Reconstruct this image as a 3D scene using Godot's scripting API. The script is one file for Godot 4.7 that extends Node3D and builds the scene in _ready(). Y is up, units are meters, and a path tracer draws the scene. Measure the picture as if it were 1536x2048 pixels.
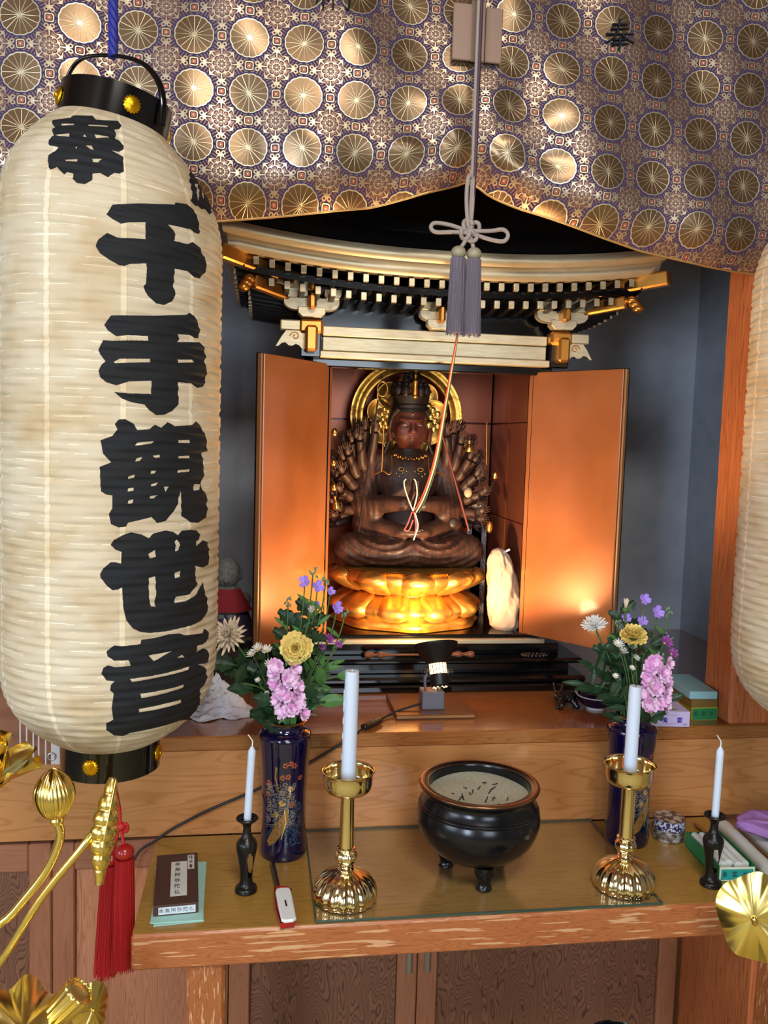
extends Node3D
# A temple altar: hanging paper lanterns, a black-and-gold shrine with a seated many-armed statue,
# a brocade curtain, and offerings on two levels of a wooden altar. Units are metres, y is up.

var M := {}
var used := {}
var rng := RandomNumberGenerator.new()
var cam: Camera3D

# ------------------------------------------------------------------ mesh helpers
func ST() -> SurfaceTool:
	var s := SurfaceTool.new()
	s.begin(Mesh.PRIMITIVE_TRIANGLES)
	return s

func vt(st: SurfaceTool, p: Vector3, uv := Vector2.ZERO) -> void:
	st.set_uv(uv)
	st.add_vertex(p)

# a flat polygon (convex), turned to face away from c
func face(st: SurfaceTool, pts: Array, c: Vector3) -> void:
	st.set_smooth_group(-1)
	var n: Vector3 = (pts[1] - pts[0]).cross(pts[2] - pts[0])
	var mid := Vector3.ZERO
	for p in pts: mid += p
	mid /= pts.size()
	var out: bool = n.dot(mid - c) > 0
	for i in range(1, pts.size() - 1):
		vt(st, pts[0], Vector2(0, 0))
		if out:
			vt(st, pts[i + 1], Vector2(1, 1)); vt(st, pts[i], Vector2(1, 0))
		else:
			vt(st, pts[i], Vector2(1, 0)); vt(st, pts[i + 1], Vector2(1, 1))

func box(st: SurfaceTool, c: Vector3, s: Vector3, b := 0.002, basis := Basis()) -> void:
	var h := s * 0.5
	b = minf(b, minf(h.x, minf(h.y, h.z)) * 0.7)
	var P := func(x: float, y: float, z: float) -> Vector3: return c + basis * Vector3(x, y, z)
	for a in 3:
		for sg in [-1.0, 1.0]:
			var q := []
			for k in [[-1, -1], [1, -1], [1, 1], [-1, 1]]:
				var w := [0.0, 0.0, 0.0]
				w[a] = h[a] * sg
				w[(a + 1) % 3] = (h[(a + 1) % 3] - b) * k[0]
				w[(a + 2) % 3] = (h[(a + 2) % 3] - b) * k[1]
				q.append(P.call(w[0], w[1], w[2]))
			face(st, q, c)
	if b <= 0.0: return
	for a in 3:
		var i := (a + 1) % 3
		var j := (a + 2) % 3
		for si in [-1.0, 1.0]:
			for sj in [-1.0, 1.0]:
				var q := []
				for k in [[-1, 0], [1, 0], [1, 1], [-1, 1]]:
					var w := [0.0, 0.0, 0.0]
					w[a] = (h[a] - b) * k[0]
					w[i] = si * (h[i] if k[1] == 0 else h[i] - b)
					w[j] = sj * (h[j] - b if k[1] == 0 else h[j])
					q.append(P.call(w[0], w[1], w[2]))
				face(st, q, c)
	for sx in [-1.0, 1.0]:
		for sy in [-1.0, 1.0]:
			for sz in [-1.0, 1.0]:
				face(st, [P.call(sx * h.x, sy * (h.y - b), sz * (h.z - b)), P.call(sx * (h.x - b), sy * h.y, sz * (h.z - b)), P.call(sx * (h.x - b), sy * (h.y - b), sz * h.z)], c)

func boxed(c: Vector3, s: Vector3, b := 0.002, basis := Basis()) -> SurfaceTool:
	var st := ST()
	box(st, c, s, b, basis)
	return st

# surface f(u, v); its outside lies along du x dv
func grid(st: SurfaceTool, nu: int, nv: int, f: Callable, flip := false, wrap := false, sg := 0, uvs := Vector2.ONE) -> void:
	st.set_smooth_group(sg)
	var P := PackedVector3Array()
	P.resize((nu + 1) * (nv + 1))
	for j in nv + 1:
		for i in nu + 1:
			P[j * (nu + 1) + i] = P[j * (nu + 1)] if wrap and i == nu else f.call(float(i) / nu, float(j) / nv)
	for j in nv:
		for i in nu:
			var a := j * (nu + 1) + i
			var b := a + 1
			var c := a + nu + 1
			var d := c + 1
			var ua := Vector2(float(i) / nu, float(j) / nv) * uvs
			var ud := Vector2(float(i + 1) / nu, float(j + 1) / nv) * uvs
			var ub := Vector2(ud.x, ua.y)
			var uc := Vector2(ua.x, ud.y)
			if flip:
				if P[a] != P[b]:
					vt(st, P[a], ua); vt(st, P[b], ub); vt(st, P[d], ud)
				if P[c] != P[d]:
					vt(st, P[a], ua); vt(st, P[d], ud); vt(st, P[c], uc)
			else:
				if P[a] != P[b]:
					vt(st, P[a], ua); vt(st, P[d], ud); vt(st, P[b], ub)
				if P[c] != P[d]:
					vt(st, P[a], ua); vt(st, P[c], uc); vt(st, P[d], ud)

# a profile of (radius, height) turned about y; creases where the profile bends sharply; mod(angle, t, r) changes the radius
func lathe(st: SurfaceTool, prof: Array, seg := 40, xf := Transform3D(), mod = null) -> void:
	var sg := 1
	var n := prof.size()
	for j in n - 1:
		var a: Vector2 = prof[j]
		var b: Vector2 = prof[j + 1]
		if j > 0:
			var d0: Vector2 = (a - prof[j - 1]).normalized()
			if d0.dot((b - a).normalized()) < 0.8: sg += 1
		st.set_smooth_group(sg)
		for i in seg:
			var q := []
			for k in [[i, a, j], [i + 1, a, j], [i + 1, b, j + 1], [i, b, j + 1]]:
				var an: float = TAU * (k[0] % seg) / seg
				var r: float = k[1].x
				if mod != null and r > 0.0: r = mod.call(an, float(k[2]) / (n - 1), r)
				q.append([xf * Vector3(r * cos(an), k[1].y, -r * sin(an)), Vector2(float(k[0]) / seg, float(k[2]) / (n - 1))])
			if a.x > 1e-6:
				vt(st, q[0][0], q[0][1]); vt(st, q[2][0], q[2][1]); vt(st, q[1][0], q[1][1])
			if b.x > 1e-6:
				vt(st, q[0][0], q[0][1]); vt(st, q[3][0], q[3][1]); vt(st, q[2][0], q[2][1])

func lathed(prof: Array, seg := 40, xf := Transform3D(), mod = null) -> SurfaceTool:
	var st := ST()
	lathe(st, prof, seg, xf, mod)
	return st

# a smoothed profile through the given points
func smooth(prof: Array, times := 3) -> Array:
	var out := []
	for i in prof.size() - 1:
		var p0: Vector2 = prof[maxi(i - 1, 0)]
		var p1: Vector2 = prof[i]
		var p2: Vector2 = prof[i + 1]
		var p3: Vector2 = prof[mini(i + 2, prof.size() - 1)]
		for k in times:
			var q := p1.cubic_interpolate(p2, p0, p3, float(k) / times)
			out.append(Vector2(maxf(q.x, 0.0), q.y))
	out.append(prof[-1])
	return out

func curve(pts: Array, times := 6) -> PackedVector3Array:
	var out := PackedVector3Array()
	for i in pts.size() - 1:
		var p0: Vector3 = pts[maxi(i - 1, 0)]
		var p1: Vector3 = pts[i]
		var p2: Vector3 = pts[i + 1]
		var p3: Vector3 = pts[mini(i + 2, pts.size() - 1)]
		for k in times:
			out.append(p1.cubic_interpolate(p2, p0, p3, float(k) / times))
	out.append(pts[-1])
	return out

# a tube along pts; r is a number or a function of t in 0..1; flat squashes it along the second frame axis
func tube(st: SurfaceTool, pts: PackedVector3Array, r, seg := 8, flat := 1.0, sg := 0) -> void:
	var n := pts.size()
	var rings := []
	var dir := (pts[1] - pts[0]).normalized()
	var side := dir.cross(Vector3.UP if absf(dir.y) < 0.9 else Vector3.RIGHT).normalized()
	for i in n:
		var d := (pts[mini(i + 1, n - 1)] - pts[maxi(i - 1, 0)]).normalized()
		if d == Vector3.ZERO: d = dir
		side = (side - d * side.dot(d)).normalized()
		var up := side.cross(d)
		var rr: float = r.call(float(i) / (n - 1)) if r is Callable else r
		var ring := []
		for k in seg:
			var a := TAU * k / seg
			ring.append(pts[i] + (side * cos(a) + up * sin(a) * flat) * rr)
		rings.append(ring)
	st.set_smooth_group(sg)
	for i in n - 1:
		for k in seg:
			var m := (k + 1) % seg
			var a: Vector3 = rings[i][k]
			var b: Vector3 = rings[i][m]
			var c: Vector3 = rings[i + 1][k]
			var d: Vector3 = rings[i + 1][m]
			var u0 := Vector2(float(k) / seg, float(i) / (n - 1))
			var u1 := Vector2(float(k + 1) / seg, float(i + 1) / (n - 1))
			vt(st, a, u0); vt(st, c, Vector2(u0.x, u1.y)); vt(st, d, u1)
			vt(st, a, u0); vt(st, d, u1); vt(st, b, Vector2(u1.x, u0.y))
	for e in [0, n - 1]:
		var q: Array = rings[e].duplicate()
		face(st, q, pts[1] if e == 0 else pts[n - 2])

func tubed(pts: PackedVector3Array, r, seg := 8, flat := 1.0) -> SurfaceTool:
	var st := ST()
	tube(st, pts, r, seg, flat)
	return st

func ball(st: SurfaceTool, c: Vector3, r: Vector3, nu := 14, nv := 9, basis := Basis()) -> void:
	grid(st, nu, nv, func(u, v):
		var a: float = -TAU * u
		var b: float = PI * (v - 0.5)
		return c + basis * Vector3(r.x * cos(b) * cos(a), r.y * sin(b), r.z * cos(b) * sin(a)), false, true)

func balled(c: Vector3, r: Vector3, nu := 14, nv := 9, basis := Basis()) -> SurfaceTool:
	var st := ST()
	ball(st, c, r, nu, nv, basis)
	return st

# an outline in x, y given thickness along z, with chamfered rims
func prism(st: SurfaceTool, poly: PackedVector2Array, z0: float, z1: float, xf := Transform3D(), bev := 0.0) -> void:
	if Geometry2D.is_polygon_clockwise(poly): poly.reverse()
	var inner := poly
	if bev > 0.0:
		var off := Geometry2D.offset_polygon(poly, -bev)
		if off.size() == 1: inner = off[0]
		else: bev = 0.0
		if Geometry2D.is_polygon_clockwise(inner): inner.reverse()
	st.set_smooth_group(-1)
	var idx := Geometry2D.triangulate_polygon(inner)
	for k in range(0, idx.size(), 3):
		for side in [z1, z0]:
			var a := inner[idx[k]]
			var b := inner[idx[k + 1]]
			var c := inner[idx[k + 2]]
			if ((b - a).cross(c - a) > 0) == (side == z1): var t := b; b = c; c = t
			for p in [a, b, c]: vt(st, xf * Vector3(p.x, p.y, side), p)
	var n := poly.size()
	for i in n:
		var a := poly[i]
		var b := poly[(i + 1) % n]
		var lo := z0 + bev
		var hi := z1 - bev
		for p in [Vector3(a.x, a.y, lo), Vector3(b.x, b.y, hi), Vector3(b.x, b.y, lo), Vector3(a.x, a.y, lo), Vector3(a.x, a.y, hi), Vector3(b.x, b.y, hi)]: vt(st, xf * p, Vector2(p.x, p.y))
	if bev > 0.0 and inner.size() == n:
		for i in n:
			var a := poly[i]
			var b := poly[(i + 1) % n]
			var c := inner[0]
			var ia := 0
			for k in n:
				if inner[k].distance_to(a) < c.distance_to(a): c = inner[k]; ia = k
			var e := inner[(ia + 1) % n]
			for p in [Vector3(a.x, a.y, z1 - bev), Vector3(e.x, e.y, z1), Vector3(b.x, b.y, z1 - bev), Vector3(a.x, a.y, z1 - bev), Vector3(c.x, c.y, z1), Vector3(e.x, e.y, z1)]: vt(st, xf * p)
			for p in [Vector3(a.x, a.y, z0 + bev), Vector3(b.x, b.y, z0 + bev), Vector3(e.x, e.y, z0), Vector3(a.x, a.y, z0 + bev), Vector3(e.x, e.y, z0), Vector3(c.x, c.y, z0)]: vt(st, xf * p)
	elif bev > 0.0:
		for side in [z0, z1]: pass

func prismed(pts: Array, z0: float, z1: float, xf := Transform3D(), bev := 0.0) -> SurfaceTool:
	var st := ST()
	prism(st, PackedVector2Array(pts), z0, z1, xf, bev)
	return st

# ------------------------------------------------------------------ object helpers
func numbered(called: String) -> String:
	var n: int = used.get(called, 0)
	used[called] = n + 1
	return called if n == 0 else "%s_%03d" % [called, n]

func tag(o: Node, label: String, category: String, group := "", kind := "") -> Node:
	if label: o.set_meta("label", label)
	if category: o.set_meta("category", category)
	if group: o.set_meta("group", group)
	if kind: o.set_meta("kind", kind)
	return o

func thing(called: String, label: String, category: String, at := Vector3.ZERO, group := "") -> Node3D:
	var o := Node3D.new()
	o.name = numbered(called)
	add_child(o)
	o.position = at
	tag(o, label, category, group)
	return o

# a mesh as a part of parent (coordinates in the parent's axes) or, without one, as a top-level object
func obj(called: String, st: SurfaceTool, m: Material, parent: Node = null) -> MeshInstance3D:
	st.generate_normals()
	var o := MeshInstance3D.new()
	o.name = called if parent else numbered(called)
	o.mesh = st.commit()
	o.material_override = m
	o.cast_shadow = GeometryInstance3D.SHADOW_CASTING_SETTING_ON
	if parent: parent.add_child(o, true)
	else: add_child(o)
	return o

func again(src: MeshInstance3D, parent: Node, xf: Transform3D, m: Material = null) -> MeshInstance3D:
	var o := MeshInstance3D.new()
	o.name = String(src.get_meta("base", src.name))
	o.mesh = src.mesh
	o.material_override = m if m else src.material_override
	o.transform = xf
	parent.add_child(o, true)
	return o

func struct(called: String, st: SurfaceTool, m: Material, label: String, parent: Node = null) -> MeshInstance3D:
	var o := obj(called, st, m, parent)
	if parent == null:
		o.set_meta("kind", "structure")
		o.set_meta("label", label)
	return o

# ------------------------------------------------------------------ materials
func mat(c: Color, rough := 0.5, metal := 0.0, more := {}) -> StandardMaterial3D:
	var m := StandardMaterial3D.new()
	m.albedo_color = c
	m.roughness = rough
	m.metallic = metal
	for k in more: m.set(k, more[k])
	return m

func c8(r: int, g: int, b: int) -> Color: return Color8(r, g, b)

func noise_tex(freq: float, ramp: Array, size := 512, seed_ := 1, octaves := 4, kind := FastNoiseLite.TYPE_SIMPLEX_SMOOTH, normalize := true) -> NoiseTexture2D:
	var n := FastNoiseLite.new()
	n.noise_type = kind
	n.seed = seed_
	n.frequency = freq
	n.fractal_octaves = octaves
	var t := NoiseTexture2D.new()
	t.width = size; t.height = size
	t.seamless = true
	t.seamless_blend_skirt = 0.15
	t.normalize = normalize
	t.noise = n
	if ramp.size():
		var g := Gradient.new()
		var offs := PackedFloat32Array()
		var cols := PackedColorArray()
		for r in ramp:
			offs.append(r[0]); cols.append(r[1])
		g.offsets = offs; g.colors = cols
		t.color_ramp = g
	return t

# a ramp of light wood crossed by dark growth lines
func rings(light: Color, dark: Color, n: int, thin := 0.35) -> Array:
	var out := []
	for i in n:
		var a := float(i) / n
		var w := 1.0 / n
		out.append([a, light.lerp(dark, 0.15 * (i % 3))])
		out.append([a + w * (1.0 - thin), light])
		out.append([a + w * (1.0 - thin * 0.35), dark])
		out.append([a + w * 0.97, dark.lerp(light, 0.5)])
	return out

func wood(light: Color, dark: Color, scale: Vector3, rough := 0.4, freq := 0.012, bands := 9, seed_ := 3, coat := 0.0, size := 512) -> StandardMaterial3D:
	var m := mat(Color.WHITE, rough)
	m.albedo_texture = noise_tex(freq, rings(light, dark, bands), size, seed_, 3)
	m.uv1_triplanar = true
	m.uv1_world_triplanar = true
	m.uv1_scale = scale
	if coat > 0.0:
		m.clearcoat_enabled = true
		m.clearcoat = coat
		m.clearcoat_roughness = 0.12
	return m

# ------------------------------------------------------------------ drawing print into pictures
func fill_outlines(im: Image, loops: Array, col: Color) -> void:
	var h := im.get_height()
	var lo := h
	var hi := 0
	for L in loops:
		for p in L:
			lo = mini(lo, int(floor(p.y))); hi = maxi(hi, int(ceil(p.y)))
	for y in range(maxi(lo, 0), mini(hi, h - 1) + 1):
		var xs := []
		var yc := y + 0.5
		for L in loops:
			var n: int = L.size()
			for i in n:
				var a: Vector2 = L[i]
				var b: Vector2 = L[(i + 1) % n]
				if (a.y <= yc) != (b.y <= yc): xs.append(a.x + (yc - a.y) / (b.y - a.y) * (b.x - a.x))
		xs.sort()
		for k in range(0, xs.size() - 1, 2):
			im.fill_rect(Rect2i(int(round(xs[k])), y, maxi(1, int(round(xs[k + 1]) - round(xs[k]))), 1), col)

# brush strokes given on a 0..10 field, y down: each an Array of x, y pairs
func brush(im: Image, at: Vector2, size: float, strokes: Array, width: float, col: Color) -> void:
	for s in strokes:
		for i in range(0, s.size() - 3, 2):
			var a := at + Vector2(s[i], s[i + 1]) * size / 10.0
			var b := at + Vector2(s[i + 2], s[i + 3]) * size / 10.0
			var n := maxi(2, int(a.distance_to(b) / (width * 0.3)))
			for k in n + 1:
				var t := float(k) / n
				var p := a.lerp(b, t)
				var w := width * (1.15 - 0.5 * absf(t - 0.15))
				for row in int(ceil(w)):
					var yy := (row + 0.5) - w * 0.5
					var hw := sqrt(maxf(0.0, w * w * 0.25 - yy * yy))
					im.fill_rect(Rect2i(int(p.x - hw), int(p.y + yy), maxi(1, int(2 * hw)), 1), col)

const GLYPH := {
	"nan": [[1, 2, 9, 2], [5, 0, 5, 4], [1.5, 4, 1.5, 9.5], [1.5, 4, 8.5, 4, 8.5, 9.5], [3.8, 4.8, 4.3, 6], [6.3, 4.8, 5.7, 6], [3, 6.2, 7, 6.2], [3, 7.6, 7, 7.6], [5, 6.2, 5, 9.4]],
	"mu": [[3, 0, 1.5, 2.5], [2, 1.8, 9, 1.8], [1, 4.5, 9.5, 4.5], [1, 7, 9.5, 7], [2.6, 2, 2.6, 7], [4.4, 2, 4.4, 7], [6.2, 2, 6.2, 7], [8, 2, 8, 7], [1.5, 8, 1, 9.6], [4, 8, 4.4, 9.4], [6.2, 8, 6.6, 9.4], [8.4, 8, 9.2, 9.6]],
	"a": [[1.2, 0.5, 1.2, 10], [1.2, 0.8, 3.2, 0.8, 2.4, 3, 3.3, 5, 2, 6], [4, 1, 9.8, 1], [8.4, 1, 8.4, 9.4, 7.4, 9], [4.5, 3.4, 4.5, 7], [4.5, 3.4, 7, 3.4, 7, 7], [4.5, 6.8, 7, 6.8]],
	"mi": [[0.8, 1, 3.4, 1, 3.4, 3.2, 1, 3.2, 0.8, 5.6, 3.4, 5.6, 3.2, 9.4, 2, 9], [5.8, 0.4, 4.4, 3], [5.2, 2.2, 9.6, 2.2], [7.2, 2.2, 7.2, 9.6], [5.4, 4.6, 4.4, 7.6], [8.6, 4.6, 9.6, 7.4]],
	"da": [[1.2, 0.5, 1.2, 10], [1.2, 0.8, 3.2, 0.8, 2.4, 3, 3.3, 5, 2, 6], [6.8, 0.2, 6.8, 1.6], [4.2, 1.8, 4.2, 3.2], [4.2, 1.8, 9.4, 1.8, 9.2, 3.2], [8.6, 4, 5.6, 5.6], [5.4, 3.6, 5.4, 8.8, 6.4, 9.3, 9.2, 9.2, 9.4, 7.6]],
	"butsu": [[3, 0.4, 0.8, 5], [2, 3, 2, 9.8], [6.2, 1, 4, 8.6, 8.6, 7.6], [7.4, 5, 9.4, 9.4]],
	"sei": [[2, 1.2, 8, 1.2], [2.4, 2.8, 7.6, 2.8], [1, 4.4, 9, 4.4], [5, 0, 5, 4.4], [2.8, 5.6, 2.8, 8.4, 2.2, 9.8], [2.8, 5.6, 7.4, 5.6, 7.4, 9.6, 6.4, 9.4], [2.8, 7, 7.4, 7], [2.8, 8.3, 7.4, 8.3]],
	"un": [[2.2, 0.6, 7.8, 0.6], [1, 2, 1, 3.6], [1, 2, 9, 2, 8.8, 3.4], [5, 0.6, 5, 4.6], [3, 2.9, 4, 3], [3, 4, 4, 4.1], [6.2, 2.9, 7.2, 3], [6.2, 4, 7.2, 4.1], [2, 5.8, 8, 5.8], [0.8, 7.3, 9.2, 7.3], [4.4, 7.4, 2.4, 9.4, 7.6, 9], [6.6, 8.2, 8, 9.8]],
	"hou": [[5, 0, 4.8, 1.6], [2.6, 1.6, 7.4, 1.6], [2.2, 3, 7.6, 3], [0.8, 4.6, 9.4, 4.6], [4.8, 1.6, 3.4, 5.4, 0.6, 7.2], [5.4, 4.6, 7, 6.2, 9.6, 7.6], [2.8, 6.6, 7.2, 6.4], [2.2, 8, 7.6, 7.8], [5, 5.6, 4.9, 10]],
	"nou": [[2.4, 0.2, 1, 2.4, 2.8, 2.6], [3.4, 1.4, 1, 4.8, 3.8, 4.6], [2.4, 4.8, 2.4, 9.8], [1, 6.2, 0.6, 8], [3.6, 6, 4, 7.6], [5, 2.6, 5, 9.8], [5, 2.6, 9.2, 2.6, 9.2, 9.6, 8.2, 9.2], [7, 0.4, 7, 3.4, 5.6, 6.6], [7, 4.2, 8.4, 6.4]],
	"kyou": [[2.4, 0.2, 1, 2.4, 2.8, 2.6], [3.4, 1.4, 1, 4.8, 3.8, 4.6], [2.4, 4.8, 2.4, 9.8], [5, 1.2, 9, 1.2, 5, 4.8], [5.6, 1.8, 9.4, 4.8], [5.2, 6.6, 9, 6.6], [7, 5, 7, 9.2], [4.6, 9.2, 9.8, 9.2]],
	"hon": [[1, 3, 9, 3], [5, 0.4, 5, 9.8], [5, 3, 1, 7.6], [5, 3, 9.2, 7.6], [3.4, 7.4, 6.6, 7.4]]
}

func pic(im: Image) -> ImageTexture: return ImageTexture.create_from_image(im)

func smoothstep01(a: float, b: float, x: float) -> float:
	var t := clampf((x - a) / (b - a), 0.0, 1.0)
	return t * t * (3.0 - 2.0 * t)

# ------------------------------------------------------------------ camera, light, exposure
const EYE := Vector3(-0.44, 1.65, 1.785)
const FOCAL := 1700.0
var ex: Vector3
var ey: Vector3
var ez: Vector3

# where the line of sight through a point of the photograph meets the upright plane at depth z
func at(u: float, v: float, z: float) -> Vector3:
	var d := ex * ((u - 768.0) / FOCAL) - ey * ((v - 1024.0) / FOCAL) - ez
	return EYE + d * ((z - EYE.z) / d.z)

# where it meets a level plane
func down(u: float, v: float, y: float) -> Vector3:
	var d := ex * ((u - 768.0) / FOCAL) - ey * ((v - 1024.0) / FOCAL) - ez
	return EYE + d * ((y - EYE.y) / d.y)

const TABLE := 0.80      # top of the lower altar table
const SHELF := 1.017     # top of the upper altar shelf

func setup() -> void:
	var p := deg_to_rad(4.75)
	var w := deg_to_rad(8.5)
	var r := deg_to_rad(1.7)
	var f := Vector3(sin(w) * cos(p), -sin(p), -cos(w) * cos(p))
	var rt := Vector3(cos(w), 0, sin(w))
	var up := rt.cross(f)
	ex = rt * cos(r) + up * sin(r)
	ey = up * cos(r) - rt * sin(r)
	ez = -f
	cam = Camera3D.new()
	cam.name = "camera"
	cam.transform = Transform3D(Basis(ex, ey, ez), EYE)
	cam.fov = rad_to_deg(2.0 * atan(1024.0 / FOCAL))
	cam.near = 0.02
	add_child(cam)
	var e := Environment.new()
	e.background_mode = Environment.BG_COLOR
	e.background_color = Color(0.75, 0.85, 1.0)
	e.background_energy_multiplier = 1.0
	e.tonemap_mode = Environment.TONE_MAPPER_LINEAR
	e.tonemap_exposure = EXPOSURE
	e.sdfgi_enabled = true
	e.ssao_enabled = true
	e.ssil_enabled = true
	var we := WorldEnvironment.new()
	we.name = "environment"
	we.environment = e
	add_child(we)
	# daylight through the paper-screened windows of the hall (panes in room())
	for W in WINDOWS: area(W[0], W[1], W[2], W[3], W[4])
	# the hall's ceiling lamp (its fitting is built in room())
	var cl := AreaLight3D.new()
	cl.name = "ceiling_lamp_light"
	cl.area_size = Vector2(0.7, 0.7)
	cl.area_normalize_energy = true
	cl.light_energy = CEILING
	cl.light_color = Color(1.0, 0.98, 0.94)
	cl.area_range = 12.0
	cl.area_attenuation = 2.0
	cl.shadow_enabled = true
	cl.transform = Transform3D(Basis.looking_at(Vector3.DOWN, Vector3.BACK), Vector3(-0.2, 3.105, 2.3))
	add_child(cl)

const EXPOSURE := 0.93
const CEILING := 6.0
# centre, size, yaw of the face, energy, colour
const WINDOWS := [
	[Vector3(-2.5, 1.75, 4.1), Vector2(0.8, 1.5), 180.0, 10.0, Color(0.86, 0.93, 1.0)],
	[Vector3(0.35, 1.75, 4.1), Vector2(1.2, 1.5), 180.0, 3.6, Color(0.86, 0.93, 1.0)],
	[Vector3(-3.2, 1.7, 1.9), Vector2(1.3, 1.3), 90.0, 3.0, Color(0.84, 0.92, 1.0)],
]

func area(at_: Vector3, size: Vector2, yaw: float, energy: float, col: Color) -> void:
	var l := AreaLight3D.new()
	l.name = "window_daylight"
	l.area_size = size
	l.area_normalize_energy = true
	l.light_energy = energy
	l.light_color = col
	l.area_range = 12.0
	l.area_attenuation = 2.0
	l.shadow_enabled = true
	l.basis = Basis() if yaw == 180.0 else Basis.looking_at(Vector3.RIGHT)
	l.position = at_ + l.basis * Vector3(0, 0, -0.05)
	add_child(l, true)

func materials() -> void:
	M.plaster = mat(Color.WHITE, 0.95)
	M.plaster.albedo_texture = noise_tex(0.02, [[0.0, c8(168, 175, 188)], [0.5, c8(178, 184, 196)], [1.0, c8(186, 190, 200)]], 512, 5, 5)
	M.plaster.uv1_triplanar = true
	M.plaster.uv1_world_triplanar = true
	M.plaster.uv1_scale = Vector3(0.9, 0.9, 0.9)
	M.hall_plaster = mat(c8(146, 136, 122), 0.95)
	M.board = wood(c8(188, 128, 76), c8(170, 110, 60), Vector3(0.22, 1.6, 1.6), 0.34, 0.006, 6, 11, 0.4, 1024)
	M.shelf = wood(c8(158, 98, 50), c8(130, 76, 36), Vector3(0.16, 4.0, 3.0), 0.24, 0.008, 7, 12, 1.0, 1024)
	M.table = wood(c8(166, 128, 58), c8(142, 102, 42), Vector3(0.2, 5.0, 4.0), 0.3, 0.008, 8, 13, 0.4, 1024)
	M.pillar = wood(c8(192, 112, 66), c8(154, 80, 42), Vector3(4.0, 0.16, 4.0), 0.45, 0.008, 6, 14, 0.1, 1024)
	M.ceiling = wood(c8(120, 84, 54), c8(84, 54, 32), Vector3(3.0, 3.0, 0.3), 0.6, 0.01, 9, 15)
	M.tatami = wood(c8(176, 160, 106), c8(150, 134, 84), Vector3(0.6, 8.0, 30.0), 0.8, 0.02, 8, 16)
	M.cabinet = wood(c8(158, 102, 74), c8(142, 88, 62), Vector3(5.0, 0.2, 5.0), 0.5, 0.01, 9, 17)
	M.cabinet_rail = wood(c8(158, 102, 74), c8(142, 88, 62), Vector3(0.2, 5.0, 5.0), 0.5, 0.01, 9, 18)
	M.panel = wood(c8(128, 84, 62), c8(70, 42, 30), Vector3(2.1, 0.55, 2.1), 0.55, 0.004, 22, 21, 0.0, 1024)
	M.panel_straight = wood(c8(196, 132, 98), c8(160, 98, 68), Vector3(3.6, 0.14, 3.6), 0.55, 0.006, 16, 22, 0.0, 1024)
	M.copper_door = mat(Color.WHITE, 0.3, 0.25)
	M.copper_door.albedo_texture = noise_tex(0.006, [[0.0, c8(140, 82, 44)], [0.45, c8(158, 94, 52)], [1.0, c8(172, 108, 68)]], 512, 31, 4)
	M.copper_door.uv1_triplanar = true
	M.copper_door.uv1_scale = Vector3(2, 1.2, 2)
	M.copper_door.clearcoat_enabled = true
	M.copper_door.clearcoat = 0.5
	M.copper_door.clearcoat_roughness = 0.1
	M.copper_sheet = mat(c8(146, 82, 58), 0.32, 0.6)
	M.lacquer = mat(c8(9, 9, 11), 0.13, 0.0, {"metallic_specular": 0.6})
	M.gold_paint = mat(Color.WHITE, 0.42, 0.6)
	M.gold_paint.albedo_texture = noise_tex(0.02, [[0.0, c8(204, 184, 146)], [0.5, c8(218, 200, 164)], [1.0, c8(230, 214, 180)]], 512, 33, 4)
	M.gold_paint.uv1_triplanar = true
	M.gold_paint.uv1_world_triplanar = true
	M.gold_paint.uv1_scale = Vector3(1.5, 12, 8)
	M.gold_leaf = mat(Color.WHITE, 0.36, 0.9)
	M.gold_leaf.albedo_texture = noise_tex(0.012, [[0.0, c8(140, 90, 36)], [0.22, c8(212, 156, 72)], [0.6, c8(240, 188, 98)], [1.0, c8(248, 204, 120)]], 512, 34, 5)
	M.gold_leaf.uv1_triplanar = true
	M.gold_leaf.uv1_scale = Vector3(4, 4, 4)
	M.gilt = mat(c8(248, 220, 128), 0.24, 1.0)
	M.brass = mat(c8(248, 230, 182), 0.12, 1.0)
	M.brass_pin = mat(c8(236, 178, 28), 0.3, 0.9)
	M.statue = mat(Color.WHITE, 0.5)
	M.statue.albedo_texture = noise_tex(0.01, [[0.0, c8(38, 26, 22)], [0.35, c8(54, 36, 30)], [0.62, c8(74, 46, 36)], [1.0, c8(98, 60, 45)]], 512, 35, 4)
	M.statue.uv1_triplanar = true
	M.statue.uv1_scale = Vector3(9, 2.2, 9)
	M.face_red = mat(Color.WHITE, 0.42)
	M.face_red.albedo_texture = noise_tex(0.01, [[0.0, c8(66, 35, 28)], [0.4, c8(94, 46, 34)], [1.0, c8(108, 56, 41)]], 256, 36, 3)
	M.face_red.uv1_triplanar = true
	M.face_red.uv1_scale = Vector3(7, 7, 7)
	M.statue_dark = mat(c8(38, 28, 23), 0.5)
	M.black_bronze = mat(c8(20, 20, 25), 0.22, 0.4, {"metallic_specular": 0.6})
	M.black_iron = mat(c8(26, 24, 24), 0.32, 0.3)
	M.bulb_black = mat(c8(16, 16, 18), 0.4)
	M.grey_metal = mat(c8(112, 112, 124), 0.45, 0.2)
	M.cobalt = mat(c8(10, 8, 46), 0.1, 0.0, {"clearcoat_enabled": true, "clearcoat": 0.8, "clearcoat_roughness": 0.03})
	M.wax = mat(c8(204, 216, 234), 0.5, 0.0, {"subsurf_scatter_enabled": true, "subsurf_scatter_strength": 0.35})
	M.wax_old = mat(c8(214, 218, 216), 0.55)
	M.wick = mat(c8(232, 230, 224), 0.9)
	M.wick_burnt = mat(c8(24, 22, 20), 0.9)
	M.glass = mat(Color(0.93, 0.97, 0.95, 0.015), 0.02)
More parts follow.
